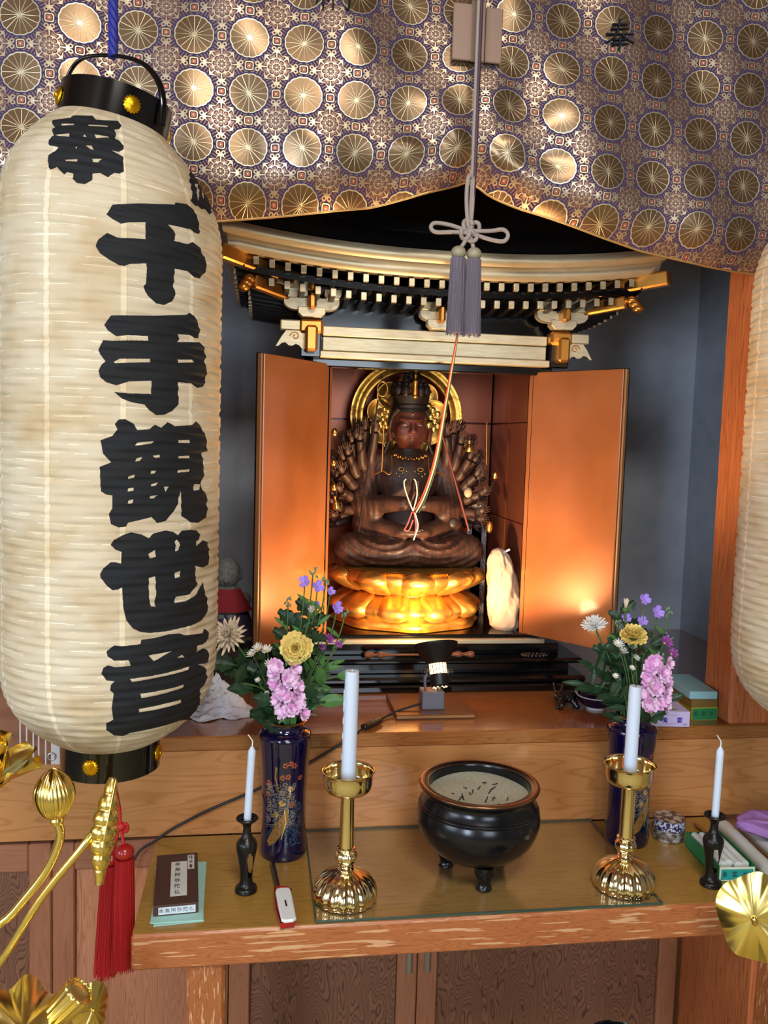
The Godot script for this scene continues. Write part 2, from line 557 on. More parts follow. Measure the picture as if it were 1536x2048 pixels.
	M.glass.transparency = BaseMaterial3D.TRANSPARENCY_ALPHA
	M.glass_rim = mat(c8(58, 74, 66), 0.15)
	M.black_plastic = mat(c8(22, 22, 24), 0.35)
	M.cable = mat(c8(26, 26, 32), 0.5)
	M.red_silk = mat(c8(178, 22, 26), 0.55, 0.0)
	M.red_bead = mat(c8(160, 14, 12), 0.15, 0.0, {"clearcoat_enabled": true, "clearcoat": 0.7})
	M.mauve_silk = mat(c8(126, 114, 128), 0.6, 0.0)
	M.mauve_cord = mat(c8(164, 148, 138), 0.6)
	M.white_cloth = mat(c8(224, 226, 236), 0.9)
	M.cream_cloth = mat(c8(184, 160, 138), 0.9)
	M.stem = mat(c8(74, 104, 52), 0.6)
	M.leaf = mat(c8(34, 62, 38), 0.42, 0.0, {"backlight_enabled": true, "backlight": Color(0.1, 0.16, 0.06)})
	M.leaf_light = mat(c8(78, 122, 62), 0.45, 0.0, {"backlight_enabled": true, "backlight": Color(0.12, 0.2, 0.07)})
	M.leaf_grey = mat(c8(112, 136, 104), 0.6)
	var petal := func(c: Color) -> StandardMaterial3D: return mat(c, 0.55, 0.0, {"backlight_enabled": true, "backlight": Color(0.3, 0.3, 0.3)})
	M.petal_yellow = petal.call(c8(244, 224, 132))
	M.petal_pink = petal.call(c8(226, 160, 214))
	M.petal_pink_pale = petal.call(c8(238, 200, 232))
	M.petal_white = petal.call(c8(240, 238, 232))
	M.petal_cream = petal.call(c8(232, 218, 194))
	M.petal_purple = petal.call(c8(160, 128, 224))
	M.petal_magenta = petal.call(c8(176, 92, 176))
	M.white_plastic = mat(c8(226, 230, 232), 0.3)
	M.red_plastic = mat(c8(170, 18, 20), 0.2, 0.0, {"clearcoat_enabled": true, "clearcoat": 0.5})
	M.shoji = mat(c8(250, 250, 246), 0.9, 0.0, {"emission_enabled": true, "emission": Color(0.86, 0.93, 1.0), "emission_energy_multiplier": 1.3})
	M.ceiling_glow = mat(c8(250, 248, 240), 0.9, 0.0, {"emission_enabled": true, "emission": Color(1.0, 0.97, 0.9), "emission_energy_multiplier": 1.6})
	M.window_wood = mat(c8(120, 82, 52), 0.6)

# ------------------------------------------------------------------ the hall
func room() -> void:
	struct("floor", boxed(Vector3(-0.3, -0.05, 1.55), Vector3(6.2, 0.1, 5.6), 0.0), M.tatami, "straw-mat floor of the hall")
	struct("ceiling", boxed(Vector3(-0.3, 3.25, 1.55), Vector3(6.2, 0.1, 5.6), 0.0), M.ceiling, "dark boarded ceiling of the hall")
	struct("wall_back", boxed(Vector3(-0.3, 1.6, -1.06), Vector3(6.2, 3.4, 0.12), 0.0), M.plaster, "blue-grey plaster wall behind the shrine")
	for s in [-1.0, 1.0]: struct("wall_alcove_left" if s < 0 else "wall_alcove_right", boxed(Vector3(1.1 * s, 2.1, -0.56), Vector3(0.1, 2.2, 0.88), 0.0), M.plaster, "blue-grey plaster side wall of the altar alcove")
	struct("wall_right", boxed(Vector3(2.72, 1.6, 1.55), Vector3(0.12, 3.4, 5.3), 0.0), M.hall_plaster, "blue-grey plaster wall at the side of the hall")
	# walls with window openings, built of the pieces round the openings
	var lw := ST()
	box(lw, Vector3(-3.32, 0.525, 1.55), Vector3(0.12, 1.05, 5.3), 0.0)
	box(lw, Vector3(-3.32, 2.775, 1.55), Vector3(0.12, 0.85, 5.3), 0.0)
	box(lw, Vector3(-3.32, 1.7, 0.125), Vector3(0.12, 1.3, 2.25), 0.0)
	box(lw, Vector3(-3.32, 1.7, 3.375), Vector3(0.12, 1.3, 1.65), 0.0)
	struct("wall_left", lw, M.hall_plaster, "plaster wall with a paper-screened window")
	var fw := ST()
	box(fw, Vector3(-0.3, 0.5, 4.26), Vector3(6.2, 1.0, 0.12), 0.0)
	box(fw, Vector3(-0.3, 2.85, 4.26), Vector3(6.2, 0.7, 0.12), 0.0)
	box(fw, Vector3(-3.15, 1.75, 4.26), Vector3(0.5, 1.5, 0.12), 0.0)
	box(fw, Vector3(-1.175, 1.75, 4.26), Vector3(1.85, 1.5, 0.12), 0.0)
	box(fw, Vector3(1.875, 1.75, 4.26), Vector3(1.85, 1.5, 0.12), 0.0)
	struct("wall_front", fw, M.hall_plaster, "plaster wall with two paper-screened windows")
	var n := 0
	for W in WINDOWS:
		n += 1
		var c: Vector3 = W[0]
		var sx: float = W[1].x
		var sy: float = W[1].y
		var b := Basis() if W[2] == 180.0 else Basis(Vector3.UP, PI / 2)
		var wn := Node3D.new()
		wn.name = "window_%d" % n
		add_child(wn)
		wn.set_meta("kind", "structure")
		wn.set_meta("label", "paper-screened window letting daylight into the hall")
		wn.transform = Transform3D(b, c + b * Vector3(0, 0, 0.12 if W[2] == 180.0 else -0.12))
		obj("window_pane", boxed(Vector3.ZERO, Vector3(sx, sy, 0.006), 0.0), M.shoji, wn)
		for k in 5:
			obj("muntin", boxed(Vector3(-sx / 2 + sx * k / 4.0, 0, 0), Vector3(0.03, sy, 0.03), 0.002), M.window_wood, wn)
		for k in 6:
			obj("muntin", boxed(Vector3(0, -sy / 2 + sy * k / 5.0, 0), Vector3(sx, 0.022, 0.024), 0.002), M.window_wood, wn)
	var lamp_ := thing("ceiling_lamp", "square paper ceiling lamp in a dark wooden frame", "lamp", Vector3(-0.2, 3.12, 2.3))
	obj("lamp_panel", boxed(Vector3(0, 0.01, 0), Vector3(0.7, 0.02, 0.7), 0.0), M.ceiling_glow, lamp_)
	for k in 4: obj("frame", boxed(Vector3(0.365, 0.03, 0).rotated(Vector3.UP, k * PI / 2), Vector3(0.03, 0.1, 0.76), 0.003, Basis(Vector3.UP, k * PI / 2)), M.window_wood, lamp_)
	# posts and the lintel that carries the curtain
	for s in [1.0, -1.0]:
		var pl := ST()
		box(pl, Vector3(0.71 * s, (SHELF + 3.2) / 2, -0.06), Vector3(0.12, 3.2 - SHELF, 0.12), 0.006)
		var o := struct("trim_1" if s > 0 else "trim_2", pl, M.pillar, "square cedar post standing on the upper altar shelf")
	struct("trim_3", boxed(Vector3(-0.3, 2.92, -0.06), Vector3(5.9, 0.14, 0.1), 0.005), M.pillar, "cedar lintel above the altar")

# ------------------------------------------------------------------ the altar furniture
func altar() -> void:
	struct("trim_4", boxed(Vector3(0, SHELF - 0.016, -0.5), Vector3(2.9, 0.032, 1.0), 0.003), M.shelf, "brown upper altar shelf that carries the shrine")
	var bd := ST()
	box(bd, Vector3(0, (0.802 + SHELF - 0.032) / 2, -0.012), Vector3(2.9, SHELF - 0.032 - 0.802, 0.02), 0.0)
	struct("trim_5", bd, M.board, "varnished upright board below the upper altar shelf")
	# lower table
	var t := thing("altar_table", "low wooden altar table with a worn, pale-scratched front edge", "table", Vector3.ZERO)
	obj("table_top", boxed(Vector3(0, TABLE - 0.0005, 0.178), Vector3(1.278, 0.001, 0.352), 0.0), M.table, t)
	obj("slab", boxed(Vector3(0, TABLE - 0.033, 0.18), Vector3(1.28, 0.064, 0.36), 0.004), M.table_edge, t)
	for s in [-1.0, 1.0]:
		obj("leg", boxed(Vector3((0.515 if s < 0 else 0.605) * s, (TABLE - 0.066) / 2, 0.315), Vector3(0.066, TABLE - 0.066, 0.066), 0.006), M.table_edge_up, t)
	obj("side_panel", boxed(Vector3(0.572, (TABLE - 0.066) / 2, 0.145), Vector3(0.02, TABLE - 0.066, 0.272), 0.002), M.pillar, t)
	# cupboards below the upper shelf: frames with panels before a carcass
	struct("trim_6", boxed(Vector3(0, 0.395, -0.05), Vector3(2.9, 0.79, 0.04), 0.0), M.cabinet, "wooden carcass of the cupboards below the altar shelf")
	cupboard("cupboard", -1.22, -0.853, "cupboard door with a wavy-grained panel behind the golden lotus stems", M.panel, 0.0)
	cupboard("cupboard", -0.851, -0.486, "cupboard door with a straight-grained panel beside the table's worn leg", M.panel_straight, 0.0)
	cupboard("cupboard", -0.484, -0.067, "wavy-grained cupboard door under the table, next to the worn table leg", M.panel, 1.0)
	cupboard("cupboard", -0.065, 0.558, "wide wavy-grained cupboard door under the table, next to the table's side panel", M.panel, -1.0)

func cupboard(called: String, x0: float, x1: float, label: String, pm: Material, handle: float) -> void:
	var o := thing(called, label, "cupboard", Vector3((x0 + x1) / 2, 0, 0.0), "cupboards below the altar")
	var w := x1 - x0
	var h := 0.795
	var zf := 0.0
	for s in [-1.0, 1.0]:
		obj("stile", boxed(Vector3(s * (w / 2 - 0.0225), h / 2, zf - 0.012), Vector3(0.045, h, 0.024), 0.003), M.cabinet, o)
	obj("rail", boxed(Vector3(0, h - 0.03, zf - 0.012), Vector3(w - 0.09, 0.06, 0.024), 0.003), M.cabinet_rail, o)
	obj("rail", boxed(Vector3(0, 0.05, zf - 0.012), Vector3(w - 0.09, 0.1, 0.024), 0.003), M.cabinet_rail, o)
	obj("panel", boxed(Vector3(0, (h - 0.06 + 0.1) / 2, zf - 0.016), Vector3(w - 0.086, h - 0.155, 0.012), 0.006), pm, o)
	if handle != 0.0:
		obj("handle", boxed(Vector3(handle * (w / 2 - 0.02), 0.497, zf + 0.004), Vector3(0.013, 0.07, 0.009), 0.003), M.steel, o)

# ------------------------------------------------------------------ the brocade curtain
var hem_x := PackedFloat32Array()
var hem_y := PackedFloat32Array()

func hem(x: float) -> float:
	for i in hem_x.size() - 1:
		if x <= hem_x[i + 1]: return lerpf(hem_y[i], hem_y[i + 1], clampf((x - hem_x[i]) / (hem_x[i + 1] - hem_x[i]), 0, 1))
	return hem_y[-1]

# how far the cloth stands out of its plane at x, y
func billow(x: float, y: float) -> float:
	var low := clampf((2.75 - y) / 0.65, 0, 1)
	var z := 0.056 + 0.0075 * sin(x * 11.0 + y * 2.3) + 0.005 * sin(x * 23.0 - y * 5.0 + 1.3) + 0.006 * sin(y * 9.0 + x * 3.0) + 0.0035 * sin(x * 31.0 + y * 17.0)
	# folds that run out from where the cord gathers the cloth
	var dx := x + 0.01
	var dy := y - 2.24
	var r := sqrt(dx * dx + dy * dy)
	var a := atan2(dx, absf(dy) + 0.02)
	z += 0.010 * low * exp(-r * r * 9.0) * sin(a * 7.0 + 0.6) * clampf(r * 9.0, 0, 1)
	z -= 0.016 * exp(-dx * dx * 900.0) * low
	# the hem swings back a little
	var near_hem := clampf((hem(x) + 0.11 - y) / 0.11, 0, 1)
	z -= 0.055 * near_hem * near_hem * near_hem
	return z

func brocade() -> StandardMaterial3D:
	var n := 384
	var al := Image.create(n, n, false, Image.FORMAT_RGB8)
	var orm := Image.create(n, n, false, Image.FORMAT_RGB8)
	var hi := Image.create(n, n, false, Image.FORMAT_RGB8)
	var purple := Color8(62, 54, 112)
	var gold := Color8(134, 106, 78)
	var line := Color8(232, 216, 176)
	var pink := Color8(150, 114, 102)
	var red := Color8(176, 104, 82)
	var dark := Color8(52, 30, 48)
	for j in n:
		for i in n:
			var x := (i + 0.5) / n
			var y := (j + 0.5) / n
			var cx := x - roundf(x)
			var cy := y - roundf(y)
			var r := sqrt(cx * cx + cy * cy)
			var an := atan2(cy, cx)
			var c := purple
			var m := 0.0
			var h := 0.2
			var ro := 0.75
			var k := an / TAU * 16.0
			var fr := absf(k - floor(k) - 0.5) * 2.0      # 1 on the rib between two petals
			var R := 0.352 + 0.012 * (1.0 - fr * fr)
			if r < R:
				var w := clampf((fr - (1.0 - 0.03 / maxf(r, 0.03))) * 12.0, 0, 1)
				if r > R - 0.022: w = 1.0
				if r < 0.03: w = 1.0
				c = gold.lerp(line, w); m = 0.74; ro = 0.3; h = 0.75 + 0.25 * w
			else:
				# rosette in the middle of the tile
				var dx := x - 0.5
				var dy := y - 0.5
				var r2 := sqrt(dx * dx + dy * dy)
				var a2 := atan2(dy, dx)
				var exv := Vector2(x - 0.5, cy) if Vector2(x - 0.5, cy).length() < Vector2(cx, y - 0.5).length() else Vector2(cx, y - 0.5)
				var along := maxf(absf(exv.x), absf(exv.y))
				var across := minf(absf(exv.x), absf(exv.y))
				var loz := Vector2(exv.x, exv.y).length() * (1.0 + 0.10 * cos(4.0 * exv.angle()))
				var lob := 0.285 + 0.035 * cos(8.0 * a2) + 0.02 * cos(4.0 * a2)
				if r < R + 0.026: c = dark.lerp(purple, 0.75); h = 0.15
				elif loz < 0.105:
					if loz < 0.052: c = red.lerp(line, 1.0 if loz < 0.014 else 0.0); m = 0.6; ro = 0.5; h = 0.7
					elif loz < 0.066: c = dark; h = 0.3
					elif loz < 0.088: c = line; m = 0.85; ro = 0.36; h = 1.0
					else: c = dark.lerp(pink, 0.3); h = 0.3
				elif r2 < lob:
					# petals of the rosette in three rows, each with a bright outline
					var row := 0 if r2 < 0.085 else (1 if r2 < 0.18 else 2)
					var turn: float = [0.0, 0.5, 0.0][row]
					var np: float = [8.0, 8.0, 8.0][row]
					var pf := absf(fposmod(a2 / TAU * np + turn, 1.0) - 0.5) * 2.0
					var inner: float = [0.0, 0.085, 0.18][row]
					var outer: float = [0.085, 0.18, lob][row]
					var tt := (r2 - inner) / (outer - inner)
					var edge := maxf(tt + 0.55 * pf * pf * tt, pf)
					if edge > 0.86: c = line.lerp(pink, 0.25); m = 0.85; ro = 0.36; h = 1.0
					elif edge > 0.62: c = dark.lerp(pink, 0.45); m = 0.4; ro = 0.55; h = 0.4
					elif edge < 0.22: c = line.lerp(pink, 0.5); m = 0.8; ro = 0.4; h = 0.9
					else: c = pink; m = 0.7; ro = 0.42; h = 0.65
					if r2 < 0.018: c = line; m = 0.85; h = 1.0
				else:
					# scrolls between the lozenges and the rosettes
					var cur := Vector2(across - 0.05, along - 0.15).length()
					var wave := sin(along * 95.0 + across * 60.0)
					if absf(cur - 0.032) < 0.013: c = line.lerp(pink, 0.4); m = 0.8; ro = 0.4; h = 0.95
					elif cur < 0.02: c = dark.lerp(pink, 0.3); h = 0.35
					elif wave > 0.1: c = pink.lerp(dark, 0.15); m = 0.6; ro = 0.45; h = 0.6
					else: c = dark.lerp(purple, 0.5); h = 0.25
			al.set_pixel(i, j, c)
			orm.set_pixel(i, j, Color(1, ro, m))
			hi.set_pixel(i, j, Color(h, h, h))
	var mm := StandardMaterial3D.new()
	mm.albedo_texture = pic(al)
	var ot := pic(orm)
	mm.roughness = 1.0
	mm.roughness_texture = ot
	mm.roughness_texture_channel = BaseMaterial3D.TEXTURE_CHANNEL_GREEN
	mm.metallic = 1.0
	mm.metallic_texture = ot
	mm.metallic_texture_channel = BaseMaterial3D.TEXTURE_CHANNEL_BLUE
	mm.heightmap_enabled = true
	mm.heightmap_texture = pic(hi)
	mm.heightmap_scale = 0.06
	return mm

func curtain() -> void:
	var P := [[300, 428], [439, 425], [545, 419], [647, 413], [748, 400], [835, 381], [892, 366], [930, 352], [947, 345], [965, 352], [991, 373], [1057, 406], [1132, 435], [1215, 466], [1297, 493], [1360, 507], [1438, 524], [1536, 538], [1700, 552]]
	hem_x.append(-1.5); hem_y.append(2.10)
	for p in P:
		var q := at(p[0], p[1], 0.05)
		hem_x.append(q.x); hem_y.append(q.y)
	hem_x.append(1.4); hem_y.append(hem_y[-1])
	var pitch := Vector2(0.1045, 0.0985)
	var o := thing("brocade_curtain", "purple and gold brocade curtain with round crests, gathered up in the middle", "curtain", Vector3(0, 2.85, 0.05))
	var mid := at(709, 310, 0.05)
	var fabric := func(x: float, y: float) -> Vector2:
		# the weave is drawn up a little towards the gathering cord
		var pull := 0.035 * exp(-(x + 0.01) * (x + 0.01) * 60.0) * smoothstep01(2.5, 2.27, y)
		return Vector2((x - mid.x) / pitch.x, -(y - pull - mid.y) / pitch.y)
	var st := ST()
	var nx := 220
	var ny := 70
	var back := o.position
	for side in 2:
		st.set_smooth_group(1 + side)
		var P3 := []
		for j in ny + 1:
			for i in nx + 1:
				var x := -1.45 + 2.8 * i / nx
				var y := lerpf(2.85, hem(x), float(j) / ny)
				P3.append([Vector3(x, y, billow(x, y) - 0.003 * side) - back, fabric.call(x, y)])
		for j in ny:
			for i in nx:
				var a := j * (nx + 1) + i
				var c := a + nx + 1
				var order := [a, a + 1, c + 1, a, c + 1, c]
				if side == 1: order = [a, c + 1, a + 1, a, c, c + 1]
				for k in order: vt(st, P3[k][0], P3[k][1])
	obj("cloth", st, M.brocade, o)
	# the rolled hem
	var hp := PackedVector3Array()
	for i in 181:
		var x := -1.45 + 2.8 * i / 180.0
		hp.append(Vector3(x, hem(x), billow(x, hem(x)) - 0.0015) - back)
	obj("hem", tubed(hp, 0.003, 6), M.gold_thread, o)
	# embroidered characters
	for k in [["hou", 1203, 46, 62], ["nou", 627, -42, 74]]:
		for s in GLYPH[k[0]]:
			var pts := []
			for i in range(0, s.size(), 2):
				var q := at(k[1] + s[i] * k[3] / 10.0, k[2] + s[i + 1] * k[3] / 10.0, 0.05)
				q.z = billow(q.x, q.y) + 0.002
				pts.append(q - back)
			obj("embroidered_stroke", tubed(curve(pts, 4), func(t): return 0.0072 - 0.0036 * t, 8, 0.4), M.black_thread, o)
	# folded brown tabs that hold the gathering cord
	for k in [[906, 8, 941, 125], [943, 4, 966, 128], [971, 18, 1000, 131]]:
		var a := at(k[0], k[1], 0.062)
		var b := at(k[2], k[3], 0.062)
		obj("tab", boxed((a + b) * 0.5 + Vector3(0, 0, 0.006) - back, Vector3(absf(b.x - a.x), absf(a.y - b.y), 0.006), 0.0015), M.tab_cloth, o)

# a cord bow with two tassels that hangs in front of the curtain
func tassel(o: Node3D, top: Vector3, foot: Vector3, r: float, m: Material, cap: Material, strands: int) -> void:
	var t := Node3D.new()
	t.name = "tassel"
	o.add_child(t, true)
	var ax := (foot - top)
	var L := ax.length()
	ax /= L
	var sx := ax.cross(Vector3.BACK).normalized()
	var sz := sx.cross(ax)
	var core := ST()
	tube(core, PackedVector3Array([top + ax * 0.012, top + ax * L * 0.98]), func(u): return r * (0.82 + 0.1 * u), 14)
	obj("skirt_core", core, m, t)
	var st := ST()
	for i in strands:
		var a := TAU * i / strands
		var rr := r * rng.randf_range(0.9, 1.04)
		var p0 := top + ax * 0.010 + (sx * cos(a) + sz * sin(a)) * rr * 0.85
		var p1 := top + ax * (L * 0.5) + (sx * cos(a) + sz * sin(a)) * rr * 0.97
		var p2 := top + ax * (L * rng.randf_range(0.985, 1.02)) + (sx * cos(a + rng.randf_range(-0.05, 0.05)) + sz * sin(a)) * rr * rng.randf_range(0.98, 1.1)
		tube(st, PackedVector3Array([p0, p1, p2]), r * 2.6 / strands, 4)
	var sk := obj("skirt", st, m, t)
	sk.set_meta("kind", "stuff")
	obj("head", balled(top, Vector3(r * 0.92, r * 0.8, r * 0.92)), cap, t)

func cord_bow() -> void:
	var z := 0.105
	var K := at(939, 462, z)
	var o := thing("bow_cord", "mauve cord tied in a bow with two long tassels, hanging before the curtain", "cord", K)
	var w := func(u: float, v: float, dz := 0.0) -> Vector3: return at(u, v, z + dz) - K
	for k in [[966, -60, 949, 360, 941, 452, 0.0038, "cord"], [960, -60, 944, 352, 938, 450, 0.0034, "cord"]]:
		var p := curve([w.call(k[0], k[1]), w.call((k[0] + k[2]) / 2.0, (k[1] + k[3]) / 2.0), w.call(k[2], k[3]), w.call(k[4], k[5])], 6)
		obj("cord", tubed(p, k[6], 8), M.mauve_cord if k[0] == 960 else M.striped_cord, o)
	var loops := [
		[[936, 455, 0.004], [933, 400, 0.006], [936, 358, 0.006], [943, 352, 0.004], [947, 366, 0.0], [945, 410, 0.0], [941, 455, 0.0]],
		[[935, 462, 0.004], [900, 450, 0.004], [870, 446, 0.004], [862, 455, 0.004], [872, 464, 0.004], [905, 464, 0.004], [937, 466, 0.004]],
		[[943, 462, 0.004], [980, 462, 0.004], [1006, 459, 0.004], [1016, 470, 0.004], [1008, 482, 0.004], [985, 480, 0.004], [945, 468, 0.004]],
	]
	for L in loops:
		var pts := []
		for q in L: pts.append(w.call(q[0], q[1], q[2]))
		obj("loop", tubed(curve(pts, 6), 0.0042, 8), M.mauve_cord, o)
	var kn := ST()
	for a in 4:
		var c0 := Vector3(0.011 * cos(a * PI / 2 + 0.5), 0.011 * sin(a * PI / 2 + 0.5), 0.004)
		var ring := []
		for i in 9: ring.append(c0 + Vector3(0.009 * cos(TAU * i / 8.0), 0.011 * sin(TAU * i / 8.0), 0.004 * sin(TAU * i / 4.0 + a)))
		tube(kn, curve(ring, 3), 0.0044, 8)
	obj("knot", kn, M.mauve_cord, o)
	for k in [[934, 474, 920, 498], [941, 474, 947, 500]]:
		obj("cord", tubed(curve([w.call(k[0], k[1]), w.call((k[0] + k[2]) / 2.0 + 1, (k[1] + k[3]) / 2.0), w.call(k[2], k[3])], 4), 0.0042, 8), M.mauve_cord, o)
	tassel(o, w.call(917, 505), w.call(910, 668), 0.0165, M.mauve_silk, M.mauve_cap, 70)
	tassel(o, w.call(948, 508), w.call(943, 671), 0.0165, M.mauve_silk, M.mauve_cap, 70)

# coloured strings that lead from the bow down to the statue's hands
func prayer_strings() -> void:
	var o := thing("prayer_strings", "red, white and green strings running from the bow to the statue's joined hands", "string", at(912, 672, 0.08))
	var b := o.position
	var cols := [c8(206, 70, 52), c8(238, 220, 176), c8(44, 66, 58)]
	for k in 3:
		var off := (k - 1) * 3.6
		var p := [at(916, 660, 0.09) - b, at(910 + off * 0.2, 700, 0.06) - b, at(893 + off * 0.6, 800, -0.13) - b, at(872 + off, 920, -0.32) - b, at(850 + off * 1.2, 990, -0.415) - b, at(832 + off * 1.5, 1025, -0.432) - b]
		obj("string", tubed(curve(p, 8), 0.0021, 6), mat(cols[k], 0.7), o)
	var e := [[[826, 1022], [812, 985], [808, 965], [812, 958]], [[826, 1022], [834, 990], [832, 965], [828, 958]], [[824, 1024], [815, 1048], [809, 1060], [818, 1060], [826, 1040]], [[828, 1024], [832, 1050], [830, 1066]], [[830, 1026], [836, 1050], [832, 1066], [827, 1080]]]
	var ec := [1, 1, 0, 0, 1]
	for k in e.size():
		var p := []
		for q in e[k]: p.append(at(q[0], q[1], -0.425) - b)
		obj("string_end", tubed(curve(p, 5), 0.0019, 6), mat([c8(214, 90, 84), c8(238, 226, 196)][ec[k]], 0.7), o)

# ------------------------------------------------------------------ paper lanterns
const LANTERN_FOOT := 1.115
const LANTERN_HEAD := 2.152
const LANTERN_R := 0.183

func lantern_radius(y: float) -> float:
	var r := 1.0
	var t := (LANTERN_HEAD - y) / 0.2
	if t < 1.0: r = 0.49 + 0.51 * (1.0 - pow(1.0 - maxf(t, 0.0), 2.5))
	t = (y - LANTERN_FOOT) / 0.22
	if t < 1.0: r = minf(r, 0.45 + 0.55 * (1.0 - pow(1.0 - maxf(t, 0.0), 4.0)))
	return r * LANTERN_R

func lantern_paper() -> StandardMaterial3D:
	var w := 2048
	var h := 2048
	var im := Image.create(w, h, false, Image.FORMAT_RGB8)
	im.fill(c8(216, 202, 178))
	var H := LANTERN_HEAD - LANTERN_FOOT
	rng.seed = 77
	# overlaps of the paper strips, and short pale creases along the bamboo hoops
	for k in 10:
		var x := int(w * (k + 0.37) / 10.0)
		im.fill_rect(Rect2i(x, 0, 15, h), c8(238, 226, 202))
		im.fill_rect(Rect2i(x + 15, 0, 3, h), c8(216, 192, 152))
	var hoops := 75
	for j in hoops:
		var y0 := int(h * (j + 0.5) / hoops)
		for k in 26:
			var x := rng.randi_range(0, w - 1)
			im.fill_rect(Rect2i(x, y0 + rng.randi_range(-3, 3), rng.randi_range(12, 90), rng.randi_range(1, 2)), c8(248, 240, 222))
	for k in 900:
		im.fill_rect(Rect2i(rng.randi_range(0, w - 3), rng.randi_range(0, h - 3), rng.randi_range(1, 9), rng.randi_range(1, 3)), c8(214, 190, 148))
	var loops := []
	for L in LANTERN_INK:
		var q := []
		for i in range(0, L.size(), 2): q.append(Vector2((L[i] / 3600.0 + 0.5) * w, (1.0 - L[i + 1] / 1000.0 / H) * h))
		loops.append(q)
	fill_outlines(im, loops, c8(18, 20, 26))
	var m := mat(Color.WHITE, 0.8)
	m.albedo_texture = pic(im)
	m.detail_enabled = true
	m.detail_blend_mode = BaseMaterial3D.BLEND_MODE_MUL
	m.detail_albedo = noise_tex(0.008, [[0.0, c8(226, 208, 180)], [0.45, c8(244, 236, 224)], [1.0, c8(255, 255, 252)]], 1024, 41, 5)
	m.backlight_enabled = true
	m.backlight = Color(0.4, 0.4, 0.4)
	return m

func lantern(x: float, z: float, turn: float, tilt: float, label: String) -> Node3D:
	var o := thing("paper_lantern", label, "lantern", Vector3(x, LANTERN_FOOT - 0.05, z), "tall paper lanterns hung before the altar")
	var y0 := -(LANTERN_FOOT - 0.05)
	var H := LANTERN_HEAD - LANTERN_FOOT
	var hoops := 75.0
	var st := ST()
	grid(st, 96, 450, func(u, v):
		var y: float = LANTERN_HEAD - v * H
		var a: float = TAU * (u - 0.5)
		var ph: float = v * hoops
		var sag: float = 0.0036 * (0.55 + 0.45 * sin(a * 9.0 + floor(ph) * 2.1)) * pow(sin(PI * (ph - floor(ph))), 1.0)
		var r: float = lantern_radius(y) - sag * smoothstep01(0.0, 0.02, v) * smoothstep01(1.0, 0.98, v)
		# the head of the shade hangs a little askew
		y -= tilt * r * sin(a + turn) * smoothstep01(LANTERN_HEAD - 0.34, LANTERN_HEAD, y)
		return Vector3(r * sin(a + turn), y + y0, r * cos(a + turn)), true, true)
	obj("paper_shade", st, M.lantern_paper, o)
	var rings_ := [[LANTERN_HEAD - 0.006, 0.056, 0.0895], [LANTERN_FOOT - 0.05, 0.056, 0.0845]]
	for k in 2:
		var yb: float = rings_[k][0] + y0
		var hh: float = rings_[k][1]
		var r: float = rings_[k][2]
		var rb := Transform3D(Basis(Vector3.BACK, -atan(tilt)), Vector3(0, LANTERN_HEAD + y0, 0)) * Transform3D(Basis(), Vector3(0, -LANTERN_HEAD - y0, 0)) if k == 0 else Transform3D()
		var ring := obj("top_ring" if k == 0 else "bottom_ring", lathed([Vector2(r - 0.006, yb), Vector2(r, yb), Vector2(r, yb + hh), Vector2(r - 0.006, yb + hh), Vector2(r - 0.006, yb)], 64, rb), M.lacquer, o)
		for a in 4:
			var an := deg_to_rad(26.0 if k == 0 else -13.0) + a * PI / 2 + turn
			var b := Basis(Vector3.UP, an) * Basis(Vector3.RIGHT, PI / 2)
			obj("crest_stud", lathed(smooth([Vector2(0.0135, 0), Vector2(0.0135, 0.002), Vector2(0.010, 0.0045), Vector2(0.004, 0.0055), Vector2(0.0035, 0.0075), Vector2(0, 0.008)], 2), 32, rb * Transform3D(b, Vector3(sin(an) * r, yb + hh * 0.5, cos(an) * r)), func(g, _t, rr): return rr * (1.0 + 0.08 * cos(g * 16.0))), M.brass_pin, ring)
	# closing boards of the rings
	obj("bottom_board", lathed([Vector2(0, LANTERN_FOOT - 0.03 + y0), Vector2(0.078, LANTERN_FOOT - 0.03 + y0), Vector2(0.078, LANTERN_FOOT - 0.022 + y0), Vector2(0, LANTERN_FOOT - 0.022 + y0)], 32), M.lacquer, o)
	# bail
	var yt := LANTERN_HEAD + 0.042 + y0
	var pts := []
	var dirv := Vector3(cos(deg_to_rad(-30.0) + turn), 0, -sin(deg_to_rad(-30.0) + turn))
	for k in [[-0.098, -0.03], [-0.1, 0.015], [-0.09, 0.05], [-0.06, 0.074], [0.0, 0.078], [0.055, 0.068], [0.088, 0.042], [0.1, 0.008], [0.098, -0.03]]: pts.append(Vector3(0, yt + k[1] - tilt * dirv.x * k[0], 0) + dirv * k[0])
	obj("bail", tubed(curve(pts, 6), 0.0065, 10, 0.5), M.lacquer, o)
	# rope up to the ceiling
	var rope := ST()
	for s in 3:
		var rp := PackedVector3Array()
		for i in 121:
			var t := i / 120.0
			var y := lerpf(yt + 0.074, 3.2 + y0, t)
			rp.append(Vector3(0.0045 * cos(t * 130.0 + s * TAU / 3), y, 0.0045 * sin(t * 130.0 + s * TAU / 3)))
		tube(rope, rp, 0.0048, 6)
	obj("rope", rope, M.blue_rope, o)
	return o

